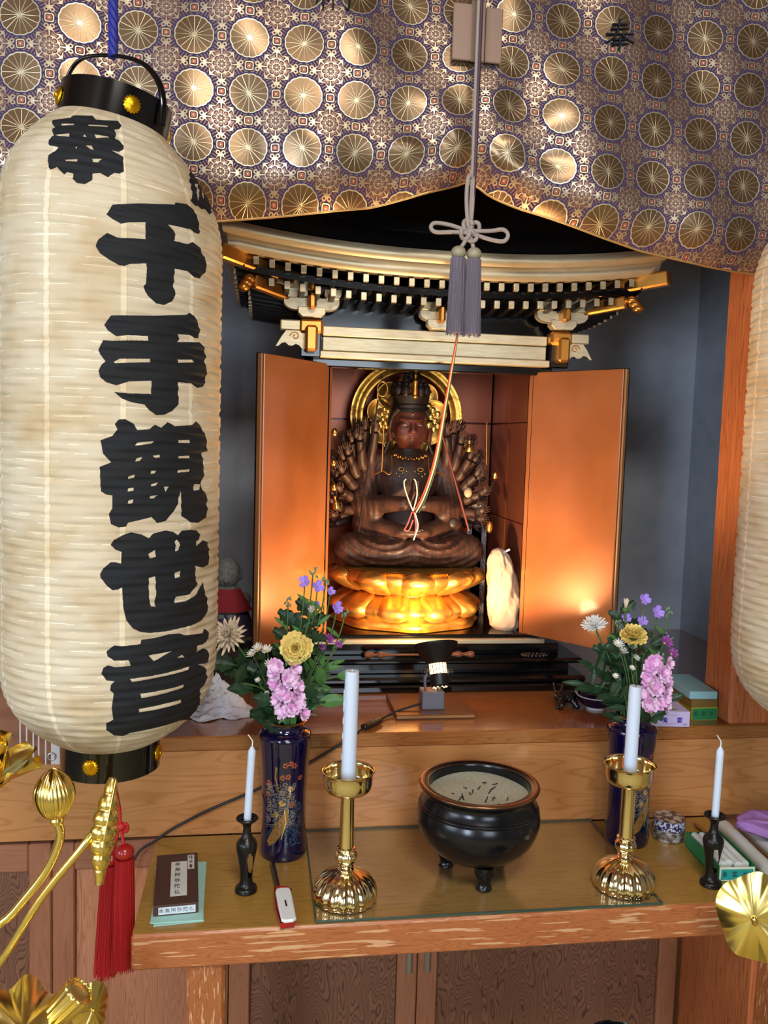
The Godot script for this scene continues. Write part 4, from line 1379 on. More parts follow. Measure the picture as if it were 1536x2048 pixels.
func statue() -> void:
	var O := Vector3(-0.02, 1.306, -0.58)
	var o := thing("seated_statue", "dark carved wooden statue of a many-armed seated deity with hands pressed together", "statue", O)
	var f := Field.new(Vector3(-0.225, -0.002, -0.11), Vector3(0.225, 0.36, 0.15), 0.0048)
	f.blob(Vector3(0, 0.04, 0.02), Vector3(0.195, 0.04, 0.11), 0.02)
	for s in [-1.0, 1.0]:
		f.limb(Vector3(0.06 * s, 0.055, -0.03), Vector3(0.165 * s, 0.045, 0.045), 0.05, 0.044, 0.02)
		f.limb(Vector3(0.165 * s, 0.04, 0.05), Vector3(0.02 * s, 0.045, 0.095), 0.042, 0.034, 0.02)
	f.blob(Vector3(0, 0.09, -0.02), Vector3(0.092, 0.08, 0.066), 0.02)
	f.blob(Vector3(0, 0.17, -0.02), Vector3(0.074, 0.1, 0.054), 0.02)
	f.blob(Vector3(0, 0.245, -0.02), Vector3(0.096, 0.07, 0.056), 0.02)
	f.limb(Vector3(-0.085, 0.288, -0.03), Vector3(0.085, 0.288, -0.03), 0.033, 0.033, 0.02)
	f.limb(Vector3(0, 0.29, -0.02), Vector3(0, 0.36, -0.012), 0.036, 0.031, 0.015)
	for s in [-1.0, 1.0]:
		f.limb(Vector3(0.108 * s, 0.28, -0.03), Vector3(0.128 * s, 0.165, 0.01), 0.037, 0.033, 0.012)
		f.limb(Vector3(0.128 * s, 0.165, 0.01), Vector3(0.026 * s, 0.178, 0.1), 0.031, 0.019, 0.008)
		# folds of the sleeve above the forearm and the lower pair of arms that meet in the lap
		f.limb(Vector3(0.128 * s, 0.185, 0.0), Vector3(0.10 * s, 0.15, 0.03), 0.036, 0.03, 0.01)
		f.limb(Vector3(0.115 * s, 0.2, -0.035), Vector3(0.125 * s, 0.11, 0.01), 0.032, 0.032, 0.012)
		f.limb(Vector3(0.125 * s, 0.11, 0.01), Vector3(0.03 * s, 0.098, 0.085), 0.031, 0.022, 0.008)
	f.blob(Vector3(0, 0.098, 0.094), Vector3(0.05, 0.014, 0.026), 0.008)
	f.ripple(func(p: Vector3) -> float:
		var v := 0.0
		var lap := smoothstep01(0.105, 0.075, p.y) * smoothstep01(0.02, 0.05, absf(p.x) + 0.03)
		if lap > 0.0:
			var s := Vector2(absf(p.x) - 0.075, (p.y - 0.14) * 1.15).length()
			v += 0.006 * lap * (pow(absf(sin(s * 150.0 + p.x * 6.0)), 0.7) - 0.6)
		var arm := smoothstep01(0.085, 0.105, absf(p.x)) * smoothstep01(0.12, 0.15, p.y)
		if arm > 0.0: v += 0.0016 * arm * sin(p.x * 420.0 + p.y * 60.0)
		var chest := smoothstep01(0.12, 0.15, p.y) * smoothstep01(0.09, 0.075, absf(p.x)) * smoothstep01(-0.03, 0.01, p.z)
		if chest > 0.0:
			v -= 0.0022 * chest * maxf(0.0, sin((p.y - absf(p.x) * 0.5) * 90.0)) * smoothstep01(0.25, 0.2, p.y)
		return v)
	var st := ST()
	f.mesh(st)
	obj("body", st, M.statue, o)
	# head
	var g := Field.new(Vector3(-0.075, 0.325, -0.085), Vector3(0.075, 0.475, 0.075), 0.0026)
	g.blob(Vector3(0, 0.405, -0.012), Vector3(0.053, 0.062, 0.056), 0.006)
	g.blob(Vector3(0, 0.372, 0.006), Vector3(0.043, 0.045, 0.044), 0.02)
	g.blob(Vector3(0, 0.343, 0.026), Vector3(0.018, 0.012, 0.015), 0.014)
	for s in [-1.0, 1.0]:
		g.blob(Vector3(0.024 * s, 0.372, 0.03), Vector3(0.02, 0.022, 0.014), 0.012)
		g.cut(Vector3(0.021 * s, 0.3935, 0.055), Vector3(0.016, 0.008, 0.012), 0.008)
		g.blob(Vector3(0.021 * s, 0.392, 0.036), Vector3(0.0135, 0.0075, 0.0095), 0.003)
		g.limb(Vector3(0.008 * s, 0.404, 0.0485), Vector3(0.034 * s, 0.408, 0.035), 0.0032, 0.002, 0.006)
		g.blob(Vector3(0.006 * s, 0.3725, 0.053), Vector3(0.006, 0.005, 0.006), 0.004)
		g.limb(Vector3(0.003 * s, 0.3535, 0.0465), Vector3(0.013 * s, 0.3545, 0.0415), 0.0034, 0.002, 0.003)
		g.limb(Vector3(0.002 * s, 0.3605, 0.048), Vector3(0.014 * s, 0.3575, 0.0415), 0.0032, 0.0016, 0.002)
	g.limb(Vector3(0, 0.402, 0.046), Vector3(0, 0.3745, 0.0565), 0.0048, 0.0062, 0.006)
	g.limb(Vector3(0, 0.352, 0.0), Vector3(0, 0.326, -0.008), 0.034, 0.033, 0.012)
	st = ST()
	g.mesh(st)
	var hd := obj("head", st, M.face_red, o)
	obj("forehead_jewel", balled(Vector3(0, 0.4205, 0.0445), Vector3(0.0032, 0.0032, 0.0024), 10, 6), M.gilt, hd)
	for s in [-1.0, 1.0]:
		obj("eye", balled(Vector3(0.021 * s, 0.3908, 0.0445), Vector3(0.0062, 0.0016, 0.0016), 10, 6), M.eye_inlay, hd)
		obj("ear", tubed(curve([Vector3(0.055 * s, 0.402, -0.006), Vector3(0.0595 * s, 0.39, -0.004), Vector3(0.057 * s, 0.368, 0.0), Vector3(0.054 * s, 0.346, 0.004)], 4), func(t): return 0.006 - 0.0018 * sin(t * PI * 1.5), 8), M.face_red, hd)
		obj("hair_lock", tubed(curve([Vector3(0.036 * s, 0.437, 0.032), Vector3(0.05 * s, 0.42, 0.016), Vector3(0.0555 * s, 0.395, -0.002), Vector3(0.056 * s, 0.35, -0.012), Vector3(0.07 * s, 0.31, -0.01)], 5), func(t): return 0.0095 - 0.005 * t, 8), M.statue_dark, hd)
	var hair := ST()
	grid(hair, 28, 10, func(u, v):
		var a: float = -TAU * u
		var b: float = lerpf(0.18, PI / 2, v)
		return Vector3(0, 0.418, -0.012) + Vector3(0.0575 * cos(b) * cos(a), 0.052 * sin(b), 0.0595 * cos(b) * sin(a)), false, true)
	obj("hair_cap", hair, M.statue_dark, hd)
	var lines := ST()
	for k in 3:
		var nk := []
		for i in 13:
			var a := lerpf(-1.3, 1.3, i / 12.0)
			nk.append(Vector3(0.037 * sin(a), 0.322 - 0.007 * k - 0.006 * cos(a), -0.014 + 0.038 * cos(a)))
		tube(lines, curve(nk, 2), 0.0016, 5)
	obj("neck_crease", lines, M.statue, hd)
	# crown with small heads
	var cr := Node3D.new()
	cr.name = "crown"
	o.add_child(cr, true)
	cr.transform = Transform3D(Basis.from_scale(Vector3(0.84, 1.0, 0.9)), Vector3(0, 0, -0.001))
	obj("crown_band", lathed([Vector2(0.057, 0.438), Vector2(0.0625, 0.438), Vector2(0.0635, 0.446), Vector2(0.061, 0.45), Vector2(0.066, 0.472), Vector2(0.062, 0.472), Vector2(0.057, 0.452)], 40, Transform3D(Basis(), Vector3(0, 0, -0.012))), M.statue_dark, cr)
	var sh := ST()
	ball(sh, Vector3(0, 0, 0), Vector3(0.0145, 0.019, 0.015), 12, 8)
	ball(sh, Vector3(0, 0.017, -0.002), Vector3(0.010, 0.009, 0.010), 10, 6)
	tube(sh, PackedVector3Array([Vector3(0, 0.004, 0.0145), Vector3(0, -0.003, 0.0175)]), 0.002, 5)
	tube(sh, PackedVector3Array([Vector3(-0.004, -0.009, 0.013), Vector3(0.004, -0.009, 0.013)]), 0.0015, 5)
	var small := obj("small_head", sh, M.statue_dark, cr)
	small.set_meta("base", "small_head")
	var ff := true
	for k in [[-0.95, 0.055, 0.487], [-0.45, 0.058, 0.485], [0.45, 0.058, 0.485], [0.95, 0.055, 0.487], [-0.6, 0.036, 0.512], [0.6, 0.036, 0.512], [0.0, 0.02, 0.528], [1.6, 0.055, 0.487], [-1.6, 0.055, 0.487]]:
		var xf := Transform3D(Basis(Vector3.UP, k[0]), Vector3(k[1] * sin(k[0]), k[2], -0.012 + k[1] * cos(k[0])))
		if ff: small.transform = xf; ff = false
		else: again(small, cr, xf)
	var fig := ST()
	lathe(fig, smooth([Vector2(0.007, 0.472), Vector2(0.009, 0.476), Vector2(0.0078, 0.5), Vector2(0.009, 0.512), Vector2(0.0035, 0.519), Vector2(0.0055, 0.527), Vector2(0.002, 0.535), Vector2(0, 0.536)], 3), 14, Transform3D(Basis(), Vector3(0.004, 0, 0.052)))
	obj("standing_figure", fig, M.gilt_brown, cr)
	obj("lotus_foot", balled(Vector3(0.004, 0.469, 0.053), Vector3(0.0095, 0.006, 0.0095), 12, 6), M.gold_leaf, cr)
	# jewellery on the breast
	var nk2 := Node3D.new()
	nk2.name = "necklace"
	o.add_child(nk2, true)
	for i in 15:
		var a := lerpf(-1.05, 1.05, i / 14.0)
		obj("bead", balled(Vector3(0.052 * sin(a), 0.318 - 0.022 * cos(a) + 0.003 * (i % 2), 0.006 + 0.03 * cos(a)), Vector3(0.0036, 0.0036, 0.003), 8, 5), M.gilt_brown, nk2)
	for s in [-1.0, 1.0]:
		var rg := []
		for i in 11: rg.append(Vector3(0.027 * s + 0.0075 * cos(TAU * i / 10.0), 0.268 + 0.005 * sin(TAU * i / 10.0), 0.0375))
		obj("ring", tubed(curve(rg, 2), 0.0017, 6), M.gilt_brown, nk2)
		for q in [[0.012, 0.262], [0.04, 0.256], [0.032, 0.249], [0.022, 0.257]]: obj("drop", balled(Vector3(q[0] * s, q[1], 0.0365), Vector3(0.003, 0.0034, 0.0025), 8, 5), M.gilt, nk2)
		# hem of the scarf over the shoulder
		obj("scarf_hem", tubed(curve([Vector3(0.052 * s, 0.305, 0.014), Vector3(0.053 * s, 0.262, 0.034), Vector3(0.063 * s, 0.253, 0.037), Vector3(0.078 * s, 0.262, 0.031), Vector3(0.098 * s, 0.252, 0.018)], 5), 0.0017, 6), M.gilt_brown, o)
	# joined hands
	var jh := Field.new(Vector3(-0.045, 0.15, 0.07), Vector3(0.045, 0.26, 0.15), 0.002)
	for s in [-1.0, 1.0]:
		jh.limb(Vector3(0.03 * s, 0.176, 0.094), Vector3(0.014 * s, 0.186, 0.108), 0.017, 0.013, 0.006)
		jh.limb(Vector3(0.009 * s, 0.188, 0.11), Vector3(0.0066 * s, 0.21, 0.113), 0.0115, 0.0085, 0.004)
		for i in 4:
			var zz := 0.1 + 0.0085 * i
			jh.limb(Vector3(0.0062 * s, 0.206, zz + 0.001), Vector3(0.0044 * s, 0.246 - 0.004 * absf(i - 1.6), zz + 0.001), 0.0052, 0.0036, 0.0015)
		jh.limb(Vector3(0.011 * s, 0.186, 0.122), Vector3(0.0048 * s, 0.212, 0.130), 0.006, 0.004, 0.002)
	st = ST()
	jh.mesh(st)
	obj("joined_hands", st, M.statue, o)
	var lh := ST()
	hand(lh, Vector3(0.045, 0.104, 0.092), Vector3(-1, 0.02, 0.25), Vector3(0, 1, 0.2), 0.075, 0.12)
	hand(lh, Vector3(-0.045, 0.108, 0.09), Vector3(1, 0.03, 0.22), Vector3(0, -1, -0.2), 0.075, 0.1)
	obj("lap_hands", lh, M.statue, o)
	# the many further arms, each with its hand
	rng.seed = 5
	var n := 0
	for s in [-1.0, 1.0]:
		for layer in 3:
			for i in 6:
				var el := lerpf(1.05, -0.55, (i + 0.33 * layer) / 6.0)
				var R := 0.175 + 0.012 * layer - 0.02 * sin(el) * 0.5 + rng.randf_range(-0.008, 0.008)
				var root := Vector3(0.075 * s, 0.24 + 0.05 * sin(el), -0.05 - 0.018 * layer)
				var tip := Vector3(s * (0.02 + R * cos(el)), 0.205 + (R + 0.02) * sin(el), 0.02 - 0.035 * layer + 0.02 * rng.randf())
				tip.x = clampf(tip.x, -0.20, 0.20)
				var elbow := root.lerp(tip, 0.52) + Vector3(0.02 * s, -0.035, 0.01)
				var a := ST()
				tube(a, curve([root, root.lerp(elbow, 0.6), elbow, elbow.lerp(tip, 0.6), tip], 4), func(t): return 0.021 - 0.0105 * t, 9)
				hand(a, tip, (tip - elbow).normalized() + Vector3(0, 0.5, 0.1), Vector3(0, 0, 1), 0.05, rng.randf_range(0.1, 0.7))
				obj("arm", a, M.statue, o)
				n += 1
	# what the hands hold
	var rod := func(u0: float, v0: float, z0: float, u1: float, v1: float, z1: float, r: float, m: Material) -> void:
		obj("staff", tubed(PackedVector3Array([at(u0, v0, z0) - O, at((u0 + u1) / 2, (v0 + v1) / 2, (z0 + z1) / 2) - O, at(u1, v1, z1) - O]), r, 7), m, o)
	rod.call(756, 800, -0.535, 717, 1064, -0.475, 0.0024, M.statue_dark)
	rod.call(768, 850, -0.53, 763, 944, -0.525, 0.0024, M.gilt_brown)
	rod.call(879, 850, -0.52, 938, 1062, -0.48, 0.0028, M.staff_red)
	rod.call(961, 942, -0.5, 956, 1010, -0.49, 0.0018, M.statue_dark)
	rod.call(956, 1010, -0.49, 967, 1062, -0.48, 0.0018, M.statue_dark)
	rod.call(974, 845, -0.60, 972, 930, -0.57, 0.0022, M.gilt_brown)
	rod.call(990, 960, -0.5, 979, 982, -0.5, 0.0013, M.statue_dark)
	var ring := []
	for i in 13: ring.append(at(765, 778, -0.53) - O + Vector3(0.014 * cos(TAU * i / 12.0), 0.02 * sin(TAU * i / 12.0), 0))
	obj("staff_ring", tubed(curve(ring, 2), 0.0022, 6), M.gilt_brown, o)
	var bead := func(called: String, u: float, v: float, z: float, r: Vector3, m: Material) -> void:
		obj(called, balled(at(u, v, z) - O, r, 12, 8), m, o)
	for q in [[766, 838], [771, 846], [760, 846], [774, 832], [764, 828], [769, 818], [776, 822], [762, 852], [773, 854]]: bead.call("gilt_blossom", q[0], q[1], -0.527, Vector3(0.0065, 0.006, 0.005), M.gilt)
	for q in [[858, 812], [866, 820], [862, 834], [870, 842], [858, 850], [868, 858], [876, 828], [876, 852]]: bead.call("gilt_blossom", q[0], q[1], -0.56, Vector3(0.008, 0.009, 0.005), M.gilt)
	bead.call("lotus_bud", 990, 951, -0.5, Vector3(0.008, 0.012, 0.008), M.gilt)
	bead.call("gourd", 979, 1054, -0.49, Vector3(0.0095, 0.017, 0.0095), M.gilt_brown)
	bead.call("skull_bead", 936, 985, -0.47, Vector3(0.0115, 0.014, 0.011), M.bone)
	bead.call("rosette_disc", 907, 1046, -0.47, Vector3(0.014, 0.014, 0.006), M.statue_dark)
	bead.call("gilt_jar", 669, 865, -0.5, Vector3(0.009, 0.012, 0.009), M.gilt)
	bead.call("gilt_jar", 667, 926, -0.5, Vector3(0.009, 0.011, 0.009), M.gilt)
	bead.call("gilt_blossom", 668, 975, -0.48, Vector3(0.009, 0.011, 0.008), M.gilt)
	var bell := ST()
	lathe(bell, smooth([Vector2(0.0105, 0), Vector2(0.0105, 0.006), Vector2(0.0085, 0.017), Vector2(0.005, 0.022), Vector2(0.0025, 0.026), Vector2(0.004, 0.034), Vector2(0, 0.036)], 3), 20, Transform3D(Basis(Vector3.BACK, 0.15), at(673, 1018, -0.475) - O))
	obj("hand_bell", bell, M.gilt, o)
	var bud := ST()
	lathe(bud, smooth([Vector2(0.011, 0), Vector2(0.013, 0.004), Vector2(0.011, 0.012), Vector2(0.008, 0.018), Vector2(0.0045, 0.023), Vector2(0.0055, 0.029), Vector2(0.003, 0.035), Vector2(0, 0.037)], 3), 18, Transform3D(Basis(), at(938, 904, -0.52) - O))
	obj("small_gilt_figure", bud, M.gilt, o)
	var vj := ST()
	lathe(vj, smooth([Vector2(0.006, 0), Vector2(0.013, 0.012), Vector2(0.011, 0.024), Vector2(0.006, 0.03), Vector2(0.010, 0.036), Vector2(0.008, 0.04), Vector2(0, 0.041)], 3), 16, Transform3D(Basis(Vector3.BACK, -0.1), at(711, 876, -0.54) - O))
	obj("water_jar", vj, M.statue_dark, o)
	# halo: a gilt ring and a lotus of round petals behind the head
	var ha := thing("halo", "gilded ring halo with a rosette of round petals behind the statue's head", "halo", Vector3(-0.012, 1.30, -0.69))
	var hb := Basis(Vector3.RIGHT, PI / 2)
	var hc := Vector3(0, 0.422, 0)
	obj("halo_ring", lathed([Vector2(0.128, 0.0), Vector2(0.166, 0.0), Vector2(0.168, 0.004), Vector2(0.166, 0.008), Vector2(0.157, 0.0085), Vector2(0.154, 0.0065), Vector2(0.144, 0.0065), Vector2(0.141, 0.0085), Vector2(0.131, 0.008), Vector2(0.128, 0.004), Vector2(0.128, 0.0)], 72, Transform3D(hb, hc)), M.halo_gold, ha)
	var pt := obj("halo_petal", lathed(smooth([Vector2(0.04, 0.0), Vector2(0.04, 0.006), Vector2(0.037, 0.0075), Vector2(0.028, 0.004), Vector2(0.012, 0.001), Vector2(0.004, 0.004), Vector2(0.0, 0.005)], 2), 28), M.gold_leaf, ha)
	pt.set_meta("base", "halo_petal")
	for i in 9:
		var a := TAU * i / 9.0 + PI / 2
		var xf := Transform3D(hb, hc + Vector3(0.08 * cos(a), 0.08 * sin(a), 0.004 + 0.003 * (i % 2)))
		if i == 0: pt.transform = xf
		else: again(pt, ha, xf)
	obj("halo_hub", lathed(smooth([Vector2(0.07, 0.0), Vector2(0.07, 0.009), Vector2(0.05, 0.012), Vector2(0, 0.012)], 2), 36, Transform3D(hb, hc)), M.gold_leaf, ha)
	obj("halo_stem", boxed(Vector3(0, 0.125, -0.008), Vector3(0.03, 0.55, 0.012), 0.003), M.gilt_brown, ha)

# ------------------------------------------------------------------ things on the lower table
func vase_paint() -> StandardMaterial3D:
	var n := 1024
	var im := Image.create(n, n, false, Image.FORMAT_RGB8)
	im.fill(c8(10, 8, 46))
	rng.seed = 21
	var gold := c8(196, 150, 74)
	var orange := c8(196, 92, 42)
	var grey := c8(92, 100, 112)
	var teal := c8(30, 62, 74)
	var F := func(x: float, y: float) -> Vector2: return Vector2(n * (0.75 + x), n * y)
	var curl := func(c: Vector2, r: float, col: Color, w: float) -> void:
		var s := []
		var a0 := rng.randf() * TAU
		for i in 9:
			var a := a0 + i * 0.6
			s.append(c.x + r * cos(a) * (1.0 - i * 0.05)); s.append(c.y + r * sin(a) * (1.0 - i * 0.05))
		brush(im, Vector2.ZERO, 10.0, [s], w, col)
	# dark leaves and grasses low on the right
	for i in 260: curl.call(F.call(rng.randf_range(0.0, 0.13), rng.randf_range(0.5, 0.86)), rng.randf_range(4, 9), teal.lerp(grey, rng.randf() * 0.6), 3.0)
	# peony leaves in the middle
	for i in 260: curl.call(F.call(rng.randf_range(-0.14, 0.07), rng.randf_range(0.34, 0.72)), rng.randf_range(6, 20), grey.lerp(gold, rng.randf() * 0.6), 3.0)
	for c in [[0.04, 0.38], [-0.02, 0.5], [-0.06, 0.6]]:
		for i in 5: curl.call(F.call(c[0], c[1]), 8.0 + i * 5.0, gold, 4.0)
	# orange blossoms
	for c in [[0.0, 0.18], [0.035, 0.165], [0.06, 0.19], [0.02, 0.28], [-0.02, 0.285], [-0.12, 0.34], [-0.13, 0.44], [0.11, 0.3], [0.05, 0.52]]:
		for i in 5: curl.call(F.call(c[0] + 0.012 * cos(i * 1.26), c[1] + 0.016 * sin(i * 1.26)), 7.0, orange, 5.0)
	# the bird: neck, body and the long spotted tail sweeping down to the left
	brush(im, Vector2.ZERO, 10.0, [[F.call(-0.06, 0.2).x, F.call(-0.06, 0.2).y, F.call(-0.066, 0.28).x, F.call(-0.066, 0.28).y, F.call(-0.045, 0.4).x, F.call(-0.045, 0.4).y]], 13.0, c8(140, 104, 58))
	var tail := []
	for q in [[0.02, 0.55], [0.03, 0.62], [-0.01, 0.74], [-0.06, 0.83], [-0.11, 0.87], [-0.13, 0.83], [-0.09, 0.74], [-0.03, 0.62]]: tail.append(F.call(q[0], q[1]))
	fill_outlines(im, [tail], c8(134, 98, 52))
	for i in 150:
		var t := rng.randf()
		var p: Vector2 = F.call(lerpf(0.0, -0.1, t) + rng.randf_range(-0.025, 0.025), lerpf(0.62, 0.84, t))
		im.fill_rect(Rect2i(int(p.x), int(p.y), 6, 4), c8(196, 150, 78).lerp(c8(60, 44, 40), rng.randf()))
	brush(im, Vector2.ZERO, 10.0, [[F.call(0.0, 0.56).x, F.call(0.0, 0.56).y, F.call(0.012, 0.66).x, F.call(0.012, 0.66).y, F.call(-0.02, 0.8).x, F.call(-0.02, 0.8).y]], 9.0, c8(206, 160, 74))
	var m := mat(Color.WHITE, 0.1, 0.0, {"clearcoat_enabled": true, "clearcoat": 0.8, "clearcoat_roughness": 0.03})
	m.albedo_texture = pic(im)
	return m

func vase(p: Vector3, turn: float, label: String) -> void:
	var o := thing("flower_vase", label, "vase", p, "pair of cobalt blue vases on the altar table")
	o.rotation.y = turn
	var R := [[0.0, 0.0445], [0.01, 0.0475], [0.06, 0.0455], [0.13, 0.0455], [0.19, 0.0485], [0.235, 0.0525], [0.247, 0.0535]]
	var rad := func(y: float) -> float:
		for i in R.size() - 1:
			if y <= R[i + 1][0]:
				var q := Vector2(R[i][0], R[i][1]).cubic_interpolate(Vector2(R[i + 1][0], R[i + 1][1]), Vector2(R[maxi(i - 1, 0)][0], R[maxi(i - 1, 0)][1]), Vector2(R[mini(i + 2, R.size() - 1)][0], R[mini(i + 2, R.size() - 1)][1]), (y - R[i][0]) / (R[i + 1][0] - R[i][0]))
				return q.y
		return R[-1][1]
	var st := ST()
	grid(st, 56, 30, func(u, v):
		var y: float = 0.247 * (1.0 - v)
		var r: float = rad.call(y)
		return Vector3(r * cos(TAU * u), y, -r * sin(TAU * u)), true, true)
	obj("body", st, M.vase_paint, o)
	obj("shoulder", lathed(smooth([Vector2(0.0535, 0.247), Vector2(0.0515, 0.255), Vector2(0.042, 0.2605), Vector2(0.0385, 0.266), Vector2(0.038, 0.276), Vector2(0.041, 0.2795), Vector2(0.036, 0.2795), Vector2(0.034, 0.262), Vector2(0.034, 0.15)], 3), 56), M.cobalt, o)
	obj("foot", lathed([Vector2(0, 0.0), Vector2(0.0445, 0.0)], 40), M.cobalt, o)
	obj("gilt_lip", lathed([Vector2(0.0405, 0.2775), Vector2(0.0425, 0.2795), Vector2(0.0405, 0.2812), Vector2(0.036, 0.2805)], 48), M.gilt_brown, o)

func candlestick(p: Vector3, label: String) -> void:
	var o := thing("brass_candlestick", label, "candlestick", p, "pair of polished brass candlesticks")
	obj("fluted_foot", lathed(smooth([Vector2(0.0, 0.0), Vector2(0.053, 0.0), Vector2(0.0575, 0.004), Vector2(0.0585, 0.014), Vector2(0.0545, 0.028), Vector2(0.044, 0.041), Vector2(0.028, 0.05), Vector2(0.0155, 0.055)], 3), 108, Transform3D(), func(a, t, r): return r * (1.0 + 0.075 * absf(cos(a * 9.0)) * (0.45 + 0.55 * sin(clampf(t * 1.2, 0, 1) * PI)) - 0.045)), M.brass, o)
	obj("baluster", lathed(smooth([Vector2(0.0145, 0.054), Vector2(0.0155, 0.057), Vector2(0.0125, 0.06), Vector2(0.0145, 0.063), Vector2(0.0125, 0.066), Vector2(0.018, 0.072), Vector2(0.0205, 0.08), Vector2(0.018, 0.088), Vector2(0.0135, 0.092), Vector2(0.0175, 0.095), Vector2(0.0175, 0.097), Vector2(0.014, 0.099)], 3), 48, Transform3D(), func(a, t, r): return r * (1.0 + (0.04 * cos(a * 10.0) if t > 0.4 and t < 0.72 else 0.0))), M.brass, o)
	obj("stem", lathed([Vector2(0.0138, 0.098), Vector2(0.0122, 0.2), Vector2(0.0135, 0.203)], 40), M.brass, o)
	obj("drip_cup", lathed(smooth([Vector2(0.0135, 0.2), Vector2(0.03, 0.2015), Vector2(0.0405, 0.207), Vector2(0.0445, 0.218), Vector2(0.046, 0.236), Vector2(0.0485, 0.2415), Vector2(0.0495, 0.2435), Vector2(0.047, 0.2435), Vector2(0.0445, 0.239), Vector2(0.0425, 0.22), Vector2(0.038, 0.2105), Vector2(0.028, 0.2065), Vector2(0.0, 0.2062)], 2), 56), M.brass, o)

func big_candle(p: Vector3, h: float, r: float, lean: Vector3, label: String, burnt: bool) -> void:
	var o := thing("thick_candle", label, "candle", p, "thick white candles in the brass candlesticks")
	var up := (Vector3.UP + lean).normalized()
	var st := ST()
	var pts := PackedVector3Array()
	for i in 15: pts.append(up * h * i / 14.0)
	tube(st, pts, func(t): return r * (1.02 - 0.06 * t + (0.0 if t < 0.96 else -0.06)), 20)
	if not burnt:
		rng.seed = 9
		for i in 9: ball(st, up * h * rng.randf_range(0.25, 0.85) + Vector3(-r * 0.96, 0, 0.002 * rng.randf()), Vector3(0.0018, rng.randf_range(0.004, 0.012), 0.0025), 8, 5)
	obj("wax", st, M.wax, o)
	if burnt: obj("wick", tubed(curve([up * (h - 0.002), up * (h + 0.004) + Vector3(0.002, 0, 0), up * (h + 0.007) + Vector3(0.006, 0, 0)], 4), 0.0009, 6), M.wick_burnt, o)
	else: obj("wick", tubed(PackedVector3Array([up * (h - 0.003), up * (h + 0.002)]), 0.001, 6), M.wick, o)

func black_stick(p: Vector3, across: Vector3, label: String, candle_label: String, lean: Vector3, h: float) -> void:
	var o := thing("black_candlestick", label, "candlestick", p, "pair of small black candlesticks")
	var prof := smooth([Vector2(0.0, 0.0), Vector2(0.019, 0.0), Vector2(0.0205, 0.004), Vector2(0.0195, 0.009), Vector2(0.014, 0.013), Vector2(0.0115, 0.024), Vector2(0.0125, 0.045), Vector2(0.0165, 0.068), Vector2(0.0195, 0.085), Vector2(0.0185, 0.096), Vector2(0.0105, 0.106), Vector2(0.0075, 0.118), Vector2(0.009, 0.13), Vector2(0.0195, 0.139), Vector2(0.0205, 0.142), Vector2(0.017, 0.1435), Vector2(0.009, 0.138), Vector2(0.0085, 0.128), Vector2(0.0, 0.127)], 3)
	# turned shell with two pierced windows
	var st := ST()
	st.set_smooth_group(0)
	var seg := 60
	for j in prof.size() - 1:
		var a: Vector2 = prof[j]
		var b: Vector2 = prof[j + 1]
		for i in seg:
			var mid: float = (a.y + b.y) * 0.5
			var rm: float = (a.x + b.x) * 0.5
			var am := TAU * (i + 0.5) / seg
			var lat := Vector3(rm * cos(am), 0, -rm * sin(am)).dot(across)
			if j > 4 and j < prof.size() - 12 and mid > 0.03 and mid < 0.082 and absf(lat - 0.0065) < 0.0052 * sqrt(maxf(0.0, 1.0 - pow((mid - 0.056) / 0.028, 2.0))): continue
			var q := []
			for k in [[i, a], [i + 1, a], [i + 1, b], [i, b]]:
				var an: float = TAU * (k[0] % seg) / seg
				q.append(Vector3(k[1].x * cos(an), k[1].y, -k[1].x * sin(an)))
			if a.x > 1e-6: vt(st, q[0]); vt(st, q[2]); vt(st, q[1])
			if b.x > 1e-6: vt(st, q[0]); vt(st, q[3]); vt(st, q[2])
	obj("turned_body", st, M.black_iron, o)
	obj("lip", lathed([Vector2(0.0195, 0.1395), Vector2(0.021, 0.141), Vector2(0.0195, 0.1432)], 36), M.black_iron, o)
	var c := thing("thin_candle", candle_label, "candle", p + Vector3(0, 0.1275, 0), "thin white candles in the black candlesticks")
	var up := (Vector3.UP + lean).normalized()
	var pts := PackedVector3Array()
	for i in 13: pts.append(up * h * i / 12.0)
	pts.append(up * (h + 0.008))
	obj("wax", tubed(pts, func(t): return 0.0072 if t < 0.96 else 0.0026, 16), M.wax, c)
	obj("wick", tubed(curve([up * (h + 0.006), up * (h + 0.018) + Vector3(0.0, 0, 0), up * (h + 0.026) + Vector3(-0.005, 0, 0), up * (h + 0.031) + Vector3(-0.009, 0, 0)], 4), func(t): return 0.0014 - 0.0005 * t, 6), M.wick, c)

